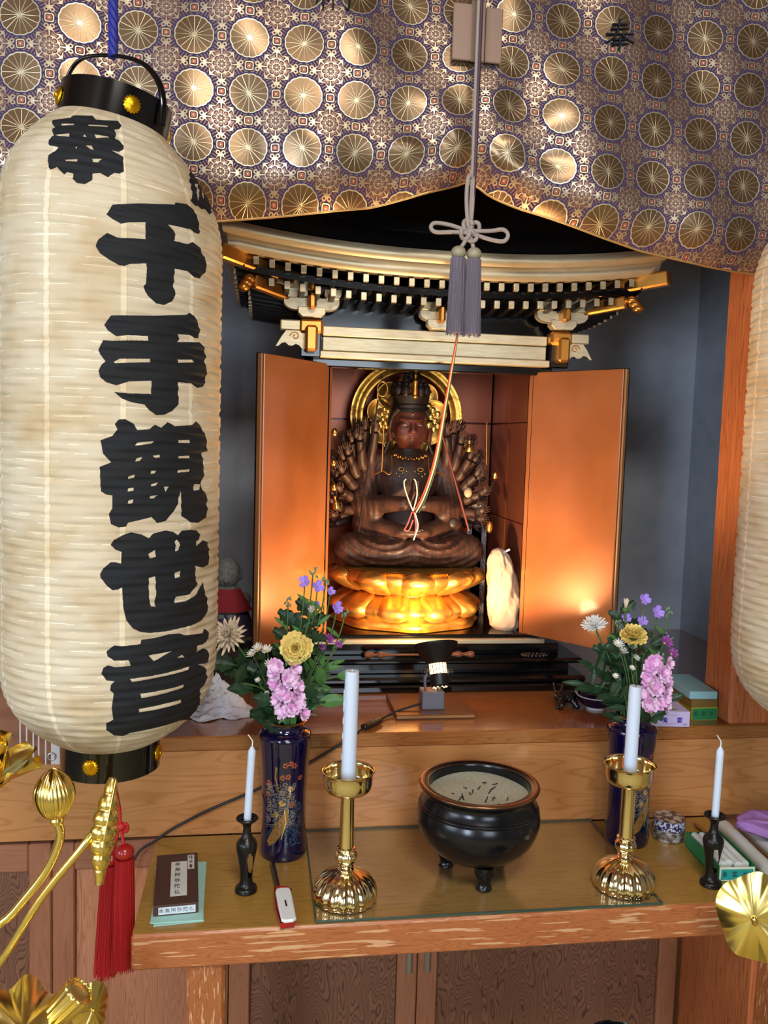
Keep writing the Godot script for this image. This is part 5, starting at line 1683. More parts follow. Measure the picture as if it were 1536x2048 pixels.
func incense_pot() -> void:
	var o := thing("incense_burner", "round black bronze incense burner on three clawed feet", "incense burner", Vector3(0.0, TABLE + 0.0055, 0.213))
	obj("bowl", lathed(smooth([Vector2(0.0, 0.034), Vector2(0.04, 0.036), Vector2(0.075, 0.046), Vector2(0.105, 0.072), Vector2(0.1205, 0.108), Vector2(0.119, 0.134), Vector2(0.1105, 0.151), Vector2(0.1075, 0.158), Vector2(0.1065, 0.166), Vector2(0.1105, 0.173), Vector2(0.1165, 0.177), Vector2(0.1172, 0.181), Vector2(0.114, 0.1835), Vector2(0.102, 0.1815), Vector2(0.0985, 0.176), Vector2(0.0975, 0.13)], 4), 80), M.black_bronze, o)
	obj("bronze_rim", lathed(smooth([Vector2(0.1172, 0.1795), Vector2(0.1182, 0.1815), Vector2(0.1165, 0.1842), Vector2(0.112, 0.1848), Vector2(0.1085, 0.184)], 3), 80), M.bronze_rim, o)
	for y in [0.1445, 0.1395]: obj("band", lathed(smooth([Vector2(0.1138 if y > 0.14 else 0.1165, y - 0.0016), Vector2(0.1158 if y > 0.14 else 0.1185, y), Vector2(0.1134 if y > 0.14 else 0.1162, y + 0.0018)], 3), 80), M.black_bronze, o)
	for k in 3:
		var a := PI / 2 + TAU * k / 3.0
		var c := Vector3(0.062 * cos(a), 0, 0.062 * sin(a))
		var st := ST()
		lathe(st, smooth([Vector2(0.0, 0.0), Vector2(0.0135, 0.0), Vector2(0.0145, 0.004), Vector2(0.012, 0.009), Vector2(0.0125, 0.014), Vector2(0.0155, 0.02), Vector2(0.0185, 0.03), Vector2(0.02, 0.046)], 3), 24, Transform3D(Basis(), c), func(g, t, r): return r * (1.0 + 0.07 * cos(g * 5.0) * sin(t * 20.0)))
		for q in 6: ball(st, c + Vector3(0.015 * cos(q * 1.05), 0.034 + 0.006 * (q % 2), 0.015 * sin(q * 1.05)), Vector3(0.005, 0.005, 0.005), 8, 5)
		obj("clawed_foot", st, M.black_bronze, o)
	# ash with burnt stubs: a thing of its own inside the burner
	var ash := ST()
	grid(ash, 40, 14, func(u, v):
		var r: float = 0.0978 * (1.0 - v)
		var a: float = TAU * u
		return Vector3(r * cos(a), 0.1645 + 0.0015 * sin(a * 3.0 + r * 60.0) * (1.0 - v) - 0.003 * v, r * sin(a)), true, true)
	var ao := obj("ash_bed", ash, M.ash)
	ao.position = o.position
	tag(ao, "pale grey ash filling the black incense burner", "ash", "", "stuff")
	rng.seed = 4
	for i in 16:
		var a := rng.randf() * TAU
		var r := sqrt(rng.randf()) * 0.06
		var c := Vector3(r * cos(a), 0.1632, r * sin(a) + 0.01)
		var d := Vector3(rng.randf_range(-1, 1), rng.randf_range(0.0, 1.3), rng.randf_range(-1, 1)).normalized()
		var s := obj("incense_stub", tubed(PackedVector3Array([c - d * 0.002, c + d * rng.randf_range(0.005, 0.017)]), 0.0011, 5), M.wick_burnt)
		s.position = o.position
		tag(s, "burnt incense stub stuck in the ash of the burner", "incense", "burnt incense stubs in the ash")

func glass_sheet() -> void:
	var o := thing("glass_sheet", "clear glass sheet lying on the altar table under the brass candlesticks", "glass sheet", Vector3(-0.001, TABLE + 0.0005, 0.178))
	obj("pane", boxed(Vector3(0, 0.0025, 0), Vector3(0.646, 0.004, 0.35), 0.0), M.glass, o)
	for k in [[0, 0.1765, 0.65, 0.003], [0, -0.1765, 0.65, 0.003]]: obj("ground_edge", boxed(Vector3(k[0], 0.0025, k[1]), Vector3(k[2], 0.005, k[3]), 0.0008), M.glass_rim, o)
	for s in [-1.0, 1.0]: obj("ground_edge", boxed(Vector3(0.3245 * s, 0.0025, 0), Vector3(0.003, 0.005, 0.35), 0.0008), M.glass_rim, o)

func label_pic(w: int, h: int, bg: Color, glyphs: Array, size: float, x: float, width: float, col: Color, across := false) -> StandardMaterial3D:
	var im := Image.create(w, h, false, Image.FORMAT_RGB8)
	im.fill(bg)
	for i in glyphs.size():
		if across: brush(im, Vector2(6 + i * (w - 12.0) / glyphs.size(), x), size, GLYPH[glyphs[i]], width, col)
		else: brush(im, Vector2(x, 8 + i * (h - 12.0) / glyphs.size()), size, GLYPH[glyphs[i]], width, col)
	var m := mat(Color.WHITE, 0.6)
	m.albedo_texture = pic(im)
	return m

# a level rectangle of print, u to the right and v towards the viewer
func flat_print(c: Vector3, ux: Vector3, uz: Vector3, w: float, h: float) -> SurfaceTool:
	var st := ST()
	grid(st, 1, 1, func(u, v): return c + ux * (u - 0.5) * w + uz * (v - 0.5) * h, true)
	return st

func sutra_box() -> void:
	var a := down(306.5, 1710, 0.823)
	var b := down(387, 1706, 0.823)
	var c := down(406, 1802, 0.823)
	var d := down(315, 1813, 0.823)
	var ux := ((b - a) + (c - d)).normalized()
	var uz := ux.cross(Vector3.UP)
	var mid := (a + b + c + d) * 0.25
	var w := ((b - a).length() + (c - d).length()) * 0.5
	var l := ((d - a).length() + (c - b).length()) * 0.5
	var bs := Basis(ux, Vector3.UP, uz)
	var P := Vector3(mid.x, TABLE, mid.z)
	var pp := thing("pale_green_paper", "folded pale green paper under the dark brown sutra box", "paper", P + ux * 0.004 + uz * 0.006)
	obj("sheet", boxed(Vector3(0.003, 0.0022, 0.004), Vector3(w + 0.012, 0.0016, l + 0.022), 0.0003, Basis(Vector3.UP, -0.05) * bs), M.green_paper, pp)
	obj("sheet", boxed(Vector3(0, 0.0007, 0.006), Vector3(w + 0.008, 0.0014, l + 0.026), 0.0003, Basis(Vector3.UP, 0.02) * bs), M.green_paper, pp)
	var o := thing("sutra_box", "dark brown sutra box with white handwritten labels", "box", P + Vector3(0, 0.0032, 0))
	obj("case", boxed(Vector3(0, 0.0098, 0), Vector3(w, 0.0196, l), 0.001, bs), M.brown_cover, o)
	var y := 0.0199
	obj("title_label", flat_print(Vector3(0, y, 0) + ux * 0.004 + uz * 0.003, ux, uz, w * 0.38, l * 0.68), label_pic(128, 400, c8(206, 206, 200), ["nan", "mu", "a", "mi", "da", "butsu"], 46.0, 30.0, 5.0, c8(40, 36, 36)), o)
	obj("corner_label", flat_print(Vector3(0, y, 0) + ux * w * 0.335 - uz * l * 0.3, ux, uz, w * 0.16, l * 0.3), label_pic(64, 160, c8(200, 196, 190), ["kyou", "hon", "sei"], 40.0, 12.0, 5.0, c8(50, 40, 38)), o)
	var fl := ST()
	var fc := Vector3(0, 0.0095, 0) + uz * (l / 2 + 0.0004) + ux * 0.002
	grid(fl, 1, 1, func(u, v): return fc + ux * (u - 0.5) * w * 0.82 + Vector3.UP * (0.5 - v) * 0.0135, true)
	obj("front_label", fl, label_pic(420, 90, c8(206, 214, 222), ["nan", "mu", "a", "mi", "da", "butsu"], 56.0, 16.0, 5.0, c8(70, 72, 84), true), o)

func lighter() -> void:
	var p0 := down(545, 1726, TABLE + 0.008)
	var p1 := down(556, 1776, TABLE + 0.01)
	var p2 := down(572, 1846, TABLE + 0.01)
	var o := thing("gas_lighter", "red and white gas lighter with a black nozzle lying beside the glass sheet", "lighter", Vector3(p1.x, TABLE, p1.z))
	var d := (p2 - p1).normalized()
	var s := d.cross(Vector3.UP).normalized()
	var B := o.position
	obj("nozzle", tubed(PackedVector3Array([p0 - B, (p0 + p1) * 0.5 - B, p1 + d * 0.006 - B]), 0.0048, 10), M.black_plastic, o)
	var L := (p2 - p1).length()
	# side outline of the red body, along d and up
	var q := func(pts: Array, z0: float, z1: float, m: Material, called: String, lift: float) -> void:
		for i in pts.size(): pts[i].x = -pts[i].x
		var xf := Transform3D(Basis(s, d, s.cross(d)), p1 - B + Vector3(0, lift, 0))
		obj(called, prismed(pts, z0, z1, xf, 0.002), m, o)
	q.call([Vector2(-0.006, 0.0), Vector2(0.006, 0.0), Vector2(0.021, 0.006), Vector2(0.024, 0.014), Vector2(0.021, 0.03), Vector2(0.018, L * 0.7), Vector2(0.016, L), Vector2(-0.01, L + 0.004), Vector2(-0.013, L * 0.6), Vector2(-0.01, 0.02)], -0.008, 0.006, M.red_plastic, "red_body", -0.001)
	q.call([Vector2(-0.005, 0.017), Vector2(0.004, 0.0155), Vector2(0.0185, 0.0175), Vector2(0.0205, 0.028), Vector2(0.0185, L * 0.75), Vector2(0.0175, L + 0.002), Vector2(0.012, L + 0.007), Vector2(-0.003, L + 0.0075), Vector2(-0.0085, L + 0.002), Vector2(-0.0085, L * 0.6), Vector2(-0.0075, 0.026)], 0.004, 0.0105, M.white_plastic, "white_grip", -0.001)
	q.call([Vector2(0.004, L * 0.52), Vector2(0.0068, L * 0.52), Vector2(0.0068, L * 0.69), Vector2(0.004, L * 0.69)], 0.0095, 0.0112, M.black_plastic, "slot", -0.001)

func table_right() -> void:
	# two low round tins wrapped in patterned paper, one on the other
	var p := down(1345, 1683, TABLE)
	p.z -= 0.02
	for k in 2:
		var o := thing("round_tin", ["low round tin with torn silver and brown wrapping, under the patterned tin", "low round tin with a blue and white flowered paper band, topmost of two"][k], "tin", Vector3(p.x, TABLE + 0.0232 * k, p.z), "stack of two round tins")
		obj("can", lathed([Vector2(0.0, 0.0), Vector2(0.0325, 0.0), Vector2(0.0335, 0.001), Vector2(0.0335, 0.022), Vector2(0.0325, 0.023), Vector2(0.0, 0.023)], 40), M.foil, o)
		var band := ST()
		grid(band, 48, 3, func(u, v): return Vector3(0.0341 * cos(TAU * u), lerpf(0.0225, 0.001 if k == 0 else 0.003, v) + 0.0012 * sin(u * 40.0) * v * k, -0.0341 * sin(TAU * u)), true, true, 0, Vector2(1.6, 1.0))
		obj("paper_band", band, [M.foil, M.chiyogami][k], o)
		var st := ST()
		grid(st, 30, 8, func(u, v): return Vector3((1 - v) * 0.0335 * cos(TAU * u), 0.0232 + (0.0012 if k == 1 else 0.0) * sin(u * 60.0 + v * 20.0) * (1 - v), (1 - v) * 0.0335 * sin(TAU * u)), true, true)
		if k == 1: obj("foil_top", st, M.foil, o)
	# green candle carton with an open top
	var f0 := down(1436, 1764, TABLE)
	var f1 := down(1510, 1763, TABLE)
	var b0 := down(1366, 1691, TABLE)
	var ux := (f1 - f0).normalized()
	var uz := ux.cross(Vector3.UP).normalized()
	var w := (f1 - f0).length()
	var l := absf((b0 - f0).dot(uz))
	var c := thing("candle_carton", "open green and white carton full of short white candles", "box", f0.lerp(f1, 0.5) - uz * l * 0.5)
	var bs := Basis(ux, Vector3.UP, uz)
	var h := 0.03
	obj("carton_base", boxed(Vector3(0, 0.001, 0), Vector3(w, 0.002, l), 0.0, bs), M.green_card, c)
	for s in [-1.0, 1.0]: obj("carton_side", boxed(ux * s * (w / 2 - 0.001) + Vector3(0, h * 0.55, 0), Vector3(0.002, h * 1.1, l), 0.0, bs), M.green_card_print, c)
	obj("carton_back", boxed(-uz * (l / 2 - 0.001) + Vector3(0, h / 2, 0), Vector3(w - 0.004, h, 0.002), 0.0, bs), M.green_card, c)
	obj("carton_front", boxed(uz * (l / 2 - 0.001) + Vector3(0, h / 2, 0), Vector3(w - 0.004, h, 0.002), 0.0, bs), M.card_cream, c)
	var lab := ST()
	grid(lab, 1, 1, func(u, v): return uz * (l / 2 + 0.0004) + ux * (u - 0.5) * w * 0.86 + Vector3.UP * (h * 0.5 + (0.5 - v) * h * 0.72), true)
	obj("carton_label", lab, label_pic(240, 84, c8(22, 152, 142), ["sei", "un", "hon"], 44.0, 18.0, 6.0, c8(18, 84, 96), true), c)
	rng.seed = 12
	for k in 8:
		var col := (k % 4 - 1.5) * (w - 0.012) / 4.0
		var row := k / 4
		var q := obj("short_candle", tubed(PackedVector3Array([-uz * (l / 2 - 0.012), uz * (l / 2 - 0.012 - 0.004 * (k % 3))]), 0.0085, 12), M.wax_old)
		q.position = c.position + ux * col + Vector3(0, 0.0115 + 0.0155 * row, 0)
		tag(q, "short white candle lying in the green carton", "candle", "short candles in the green carton")
	# long loose candles, a stick and a lilac packet
	for k in [[1446, 1652, 1560, 1766, 0.016, "long thick white candle lying right beside the green carton"], [1484, 1652, 1600, 1746, 0.015, "long thick white candle lying half under the lilac packet"]]:
		var y: float = TABLE + k[4]
		var a := down(k[0], k[1], y)
		var b := down(k[2], k[3], y)
		var q := obj("loose_candle", tubed(PackedVector3Array([a, a.lerp(b, 0.03), b]), func(t): return k[4] * (0.8 if t < 0.02 else 1.0), 18), M.wax_old)
		tag(q, k[5], "candle", "loose candles on the table")
	var sa := down(1388, 1646, TABLE + 0.005)
	var sb := down(1540, 1772, TABLE + 0.005)
	var sk := obj("bamboo_stick", tubed(PackedVector3Array([sa, sa.lerp(sb, 0.06), sb]), func(t): return 0.002 if t < 0.02 else 0.0048, 10), M.bamboo)
	tag(sk, "pointed brown bamboo stick lying under the loose candles", "stick")
	var la := down(1498, 1660, TABLE + 0.036)
	var pk := obj("lilac_packet", ST_packet(la + Vector3(0.055, 0.012, 0.03)), M.lilac)
	tag(pk, "crumpled lilac paper packet lying on the loose candles", "packet")

func ST_packet(c: Vector3) -> SurfaceTool:
	var st := ST()
	var bs := Basis(Vector3.UP, 0.62)
	grid(st, 26, 16, func(u, v):
		var a: float = -TAU * u
		var b: float = PI * (v - 0.5)
		var sx: float = signf(cos(a)) * pow(absf(cos(a)), 0.35) * pow(cos(b), 0.3)
		var sz: float = signf(sin(a)) * pow(absf(sin(a)), 0.35) * pow(cos(b), 0.3)
		var sy: float = signf(sin(b)) * pow(absf(sin(b)), 0.6)
		var k: float = 1.0 + 0.05 * sin(u * 44.0) * cos(v * 17.0)
		return c + bs * Vector3(0.05 * sx * k, 0.0125 * sy * (1.0 + 0.25 * sin(u * 31.0 + v * 9.0)), 0.085 * sz * k), false, true)
	return st

# ------------------------------------------------------------------ flowers
var PM := {}

func sheet(f: Callable, nu := 6, nv := 8) -> ArrayMesh:
	var st := ST()
	grid(st, nu, nv, f, true)
	st.generate_normals()
	return st.commit()

func inst(mesh: Mesh, m: Material, parent: Node, called: String, xf: Transform3D) -> MeshInstance3D:
	var o := MeshInstance3D.new()
	o.name = called
	o.mesh = mesh
	o.material_override = m
	o.transform = xf
	parent.add_child(o, true)
	return o

func petal_shapes() -> void:
	# each lies along +y from the origin, length 1, its face towards +z
	PM.round = sheet(func(u, v):
		var s: float = u * 2 - 1
		var w: float = 0.42 * sin(PI * (0.12 + 0.83 * v) * 0.9)
		return Vector3(s * w, v, 0.16 * s * s * v + 0.12 * v * v), 5, 6)
	PM.thin = sheet(func(u, v):
		var s: float = u * 2 - 1
		var w: float = 0.12 * pow(sin(PI * (0.08 + 0.88 * v)), 0.6)
		return Vector3(s * w, v, 0.10 * s * s + 0.22 * v * v), 4, 7)
	PM.ruffle = sheet(func(u, v):
		var s: float = u * 2 - 1
		var w: float = 0.16 + 0.42 * pow(v, 0.8)
		var edge: float = v * v
		return Vector3(s * w, v * (1.0 - 0.22 * s * s) + 0.05 * edge * sin(s * 9.0), 0.16 * v * v + 0.09 * edge * sin(s * 8.0 + 1.0)), 8, 5)
	PM.floret = sheet(func(u, v):
		var s: float = u * 2 - 1
		var w: float = 0.1 + 0.36 * sin(PI * v * 0.75)
		return Vector3(s * w, v, 0.1 * v * v + 0.05 * v * sin(s * 5.0)), 6, 5)
	PM.lobed = sheet(func(u, v):
		var s: float = u * 2 - 1
		var lob: float = 0.62 + 0.38 * absf(sin(v * PI * 3.4 + 0.5))
		var w: float = 0.40 * pow(sin(PI * (0.05 + 0.9 * v)), 0.75) * lob
		return Vector3(s * w, v + 0.10 * absf(s) * lob, 0.14 * absf(s) - 0.28 * v * v + 0.03 * sin(v * 20.0) * absf(s)), 6, 18)
	PM.long = sheet(func(u, v):
		var s: float = u * 2 - 1
		var w: float = 0.13 * pow(sin(PI * (0.06 + 0.9 * v)), 0.8)
		return Vector3(s * w, v, 0.06 * absf(s) - 0.2 * v * v), 4, 9)
	PM.broad = sheet(func(u, v):
		var s: float = u * 2 - 1
		var w: float = 0.24 * pow(sin(PI * (0.06 + 0.9 * v)), 0.8)
		return Vector3(s * w, v, 0.08 * absf(s) - 0.18 * v * v + 0.02 * sin(v * 14.0) * s), 6, 10)

func frame(dir: Vector3, facing: Vector3, l: float, w: float) -> Basis:
	dir = dir.normalized()
	var side := dir.cross(facing)
	if side.length() < 1e-4: side = dir.cross(Vector3.RIGHT)
	side = side.normalized()
	return Basis(side * w, dir * l, side.cross(dir) * l)

# rings of petals round axis n: [count, opening angle, length, width, lift, twist]
func bloom(parent: Node, c: Vector3, n: Vector3, rings_: Array, shape: String, mats: Array, called := "petal") -> Node3D:
	var b := Node3D.new()
	b.name = "bloom"
	parent.add_child(b, true)
	b.position = c
	n = n.normalized()
	var s := n.cross(Vector3.UP)
	if s.length() < 0.05: s = n.cross(Vector3.RIGHT)
	s = s.normalized()
	var t := s.cross(n)
	for r in rings_:
		for k in r[0]:
			var a: float = TAU * k / r[0] + r[5] + rng.randf_range(-0.1, 0.1)
			var rad := s * cos(a) + t * sin(a)
			var op: float = r[1] + rng.randf_range(-0.08, 0.08)
			var dir := n * cos(op) + rad * sin(op)
			var l: float = r[2] * rng.randf_range(0.9, 1.1)
			inst(PM[shape], mats[rng.randi() % mats.size()], b, called, Transform3D(frame(dir, n * sin(op) - rad * cos(op), l, r[3] * l), n * r[4]))
	return b

func stem(o: Node3D, pts: Array, r: float, m: Material = null) -> void:
	obj("stem", tubed(curve(pts, 5), r, 6), m if m else M.stem, o)

func leaf(o: Node3D, kind: String, c: Vector3, dir: Vector3, facing: Vector3, l: float, m: Material) -> void:
	inst(PM[kind], m, o, "leaf", Transform3D(frame(dir, facing, l, l), c))

# one bouquet: V is the vase foot, where says which vase, z the depth of the blooms
func bouquet(V: Vector3, where: String, D: Dictionary) -> void:
	var mouth := V + Vector3(0, 0.262, 0)
	var toward := Vector3(-0.1, 0.25, 1.0).normalized()
	var w := func(u: float, v: float, dz: float) -> Vector3: return at(u, v, V.z + dz) - mouth
	var deep := func(k: float) -> Vector3: return Vector3(0.018 * cos(k * 2.4), -0.06, 0.018 * sin(k * 2.4))
	rng.seed = int(V.x * 1000.0) + 500
	var i := 0
	for q in D.carnation:
		var o := thing("yellow_carnation", "ruffled yellow carnation in " + where, "flower", mouth)
		var c: Vector3 = w.call(q[0], q[1], q[2])
		var n: Vector3 = Vector3(q[3], q[4], q[5]).normalized()
		bloom(o, c, n, [[9, 1.5, 0.033 * q[6], 0.8, 0.0, 0.0], [9, 1.25, 0.030 * q[6], 0.8, 0.005, 0.3], [9, 1.0, 0.027 * q[6], 0.8, 0.009, 0.1], [8, 0.95, 0.02 * q[6], 0.85, 0.014, 0.5], [7, 0.6, 0.017 * q[6], 0.9, 0.013, 0.2], [6, 0.25, 0.017 * q[6], 0.9, 0.012, 0.4]], "ruffle", [M.petal_yellow, M.petal_yellow, M.petal_yellow_deep])
		obj("calyx", tubed(PackedVector3Array([c - n * 0.02, c - n * 0.008, c + n * 0.002]), func(t): return 0.004 + 0.005 * t, 8), M.stem, o)
		stem(o, [deep.call(i), Vector3(c.x * 0.35, c.y * 0.4, c.z * 0.4), c - n * 0.018], 0.0022)
		i += 1
	for q in D.stock:
		var o := thing("pink_stock", "tall spike of pale pink stock blossoms in " + where, "flower", mouth)
		var a: Vector3 = w.call(q[0], q[1], q[4])
		var b: Vector3 = w.call(q[2], q[3], q[4])
		stem(o, [deep.call(i), a + Vector3(0, 0, -0.02), a.lerp(b, 0.5) + Vector3(0, 0, -0.012), b], 0.003)
		for k in 15:
			var t := k / 14.0
			var an := k * 2.4
			var off := Vector3(cos(an) * 0.019, 0.0, absf(sin(an)) * 0.012 + 0.004)
			var c := a.lerp(b, t) + off
			var n := (off + Vector3(0, 0.006, 0.012)).normalized()
			bloom(o, c, n, [[5, 1.2, 0.0185, 0.95, 0.0, an], [4, 0.8, 0.0145, 0.9, 0.003, an + 0.4]], "floret", [M.petal_pink, M.petal_pink_pale, M.petal_pink_pale])
		for k in 5: obj("bud", balled(b + Vector3(rng.randf_range(-0.012, 0.012), 0.004 + 0.006 * k * 0.5, rng.randf_range(0, 0.01)), Vector3(0.003, 0.005, 0.003), 8, 5), M.leaf_grey, o)
		for k in 3: leaf(o, "long", a + Vector3(0, -0.01, 0), Vector3(cos(k * 2.1), 0.2, sin(k * 2.1)), Vector3.UP, 0.05, M.leaf_grey)
		i += 1
	for q in D.mum:
		var o := thing("white_chrysanthemum", "%s in %s" % [q[7], where], "flower", mouth)
		var c: Vector3 = w.call(q[0], q[1], q[2])
		var n: Vector3 = Vector3(q[3], q[4], q[5]).normalized()
		var k: float = q[6]
		if q[8] == "bud": bloom(o, c, n, [[9, 0.5, 0.02 * k, 1.4, 0, 0], [8, 0.3, 0.021 * k, 1.3, 0, 0.3], [6, 0.12, 0.02 * k, 1.2, 0, 0.1]], "thin", [M[q[9]]])
		else: bloom(o, c, n, [[18, 1.6, 0.036 * k, 0.85, 0.0, 0.0], [18, 1.25, 0.032 * k, 0.85, 0.002, 0.2], [16, 0.9, 0.028 * k, 0.85, 0.004, 0.1], [10, 0.55, 0.022 * k, 0.85, 0.005, 0.3], [7, 0.2, 0.016 * k, 0.9, 0.006, 0.1]], "thin", [M[q[9]]])
		obj("calyx", balled(c - n * 0.004, Vector3(0.007 * k, 0.006 * k, 0.007 * k), 10, 6), M.stem, o)
		stem(o, [deep.call(i), Vector3(c.x * 0.4, c.y * 0.45, c.z * 0.4 - 0.005), c - n * 0.006], 0.0022)
		for l in 3: leaf(o, "lobed", Vector3(c.x * (0.45 + 0.15 * l), c.y * (0.45 + 0.15 * l), c.z * 0.5), Vector3(-0.6 + 0.6 * l, 0.3, 0.6), Vector3(0, 1, 0.6), 0.05, M.leaf)
		i += 1
	if D.daisies.size():
		var o := thing("white_daisy_spray", "spray of small white daisies in " + where, "flower", mouth)
		for q in D.daisies:
			var c: Vector3 = w.call(q[0], q[1], q[2])
			var n := Vector3(q[0] * 0.01 - floor(q[0] * 0.01) - 0.5, 0.8, 0.6).normalized()
			bloom(o, c, n, [[12, 1.25, 0.0145 * q[3], 1.0, 0, 0], [9, 0.9, 0.012 * q[3], 1.0, 0.001, 0.2]], "thin", [M.petal_white])
			obj("eye", balled(c + n * 0.002, Vector3(0.004, 0.003, 0.004) * q[3], 8, 5), M.petal_yellow, o)
			stem(o, [deep.call(i + 0.5), Vector3(c.x * 0.5, c.y * 0.5, c.z * 0.5 + 0.01), c - n * 0.002], 0.0013)
	if D.violet.size():
		var o := thing("purple_stock", "thin stems of violet-blue blossoms in " + where, "flower", mouth)
		for q in D.violet:
			var c: Vector3 = w.call(q[0], q[1], q[2])
			bloom(o, c, Vector3(q[4], 0.35, 0.8), [[4, 1.25, 0.0135 * q[3], 1.0, 0, 0.4]], "floret", [M.petal_purple])
			stem(o, [deep.call(i + 0.9), Vector3(c.x * 0.6, c.y * 0.45, 0), Vector3(c.x * 0.9, c.y * 0.8, c.z * 0.8), c], 0.0015)
		for q in D.violet_tips:
			var c: Vector3 = w.call(q[0], q[1], q[2])
			for k in 6: obj("bud", balled(c + Vector3(rng.randf_range(-0.008, 0.008), rng.randf_range(-0.008, 0.01), 0), Vector3(0.0022, 0.0045, 0.0022), 8, 5, Basis(Vector3.BACK, rng.randf_range(-0.8, 0.8))), M.leaf_grey, o)
			stem(o, [deep.call(i + 0.7), Vector3(c.x * 0.6, c.y * 0.45, 0), Vector3(c.x * 0.9, c.y * 0.8, c.z), c], 0.0016)
			for k in 4: leaf(o, "long", Vector3(c.x * (0.6 + 0.1 * k), c.y * (0.5 + 0.1 * k), c.z * 0.7), Vector3(-1.0 if k % 2 else 1.0, 0.9, 0.4), Vector3(0, 0.3, 1), 0.034, M.leaf_light)
	if D.magenta.size():
		var o := thing("magenta_daisy", "magenta daisies on one stalk in " + where, "flower", mouth)
		for q in D.magenta:
			var c: Vector3 = w.call(q[0], q[1], q[2])
			var n := Vector3(0.2, 0.6, 0.7).normalized()
			bloom(o, c, n, [[11, 1.1, 0.0155 * q[3], 1.3, 0, 0], [9, 0.6, 0.013 * q[3], 1.2, 0.001, 0.3]], "thin", [M.petal_magenta])
			obj("eye", balled(c + n * 0.002, Vector3(0.0035, 0.0025, 0.0035) * q[3], 8, 5), M.petal_yellow, o)
			stem(o, [deep.call(i + 0.2), Vector3(c.x * 0.5, c.y * 0.5, c.z * 0.5), c], 0.0014)
	for q in D.sprigs:
		var c: Vector3 = w.call(q[0], q[1], q[2])
		var o := thing("leafy_sprig", "%s in %s" % [q[5], where], "foliage", mouth, "green sprigs in the vases")
		var base: Vector3 = deep.call(i + q[0])
		var ctl := Vector3(c.x * 0.35, c.y * 0.6 + 0.01, c.z * 0.5)
		stem(o, [base, ctl, c], 0.002)
		var n: int = q[4]
		for k in n:
			var t := lerpf(0.3, 1.0, float(k) / (n - 1))
			var p := base.lerp(ctl, minf(1.0, t * 2.0)) if t < 0.5 else ctl.lerp(c, (t - 0.5) * 2.0)
			var out := (c - base).normalized()
			var sd := out.cross(Vector3.BACK).normalized() * (1.0 if k % 2 else -1.0)
			var dir := out * 0.8 + sd * rng.randf_range(0.5, 1.0) + Vector3(0, 0, rng.randf_range(-0.1, 0.7))
			leaf(o, q[3], p, dir, Vector3(rng.randf_range(-0.4, 0.4), 0.5, 1.0), q[6] * rng.randf_range(0.75, 1.15), M[q[7]])
		i += 1

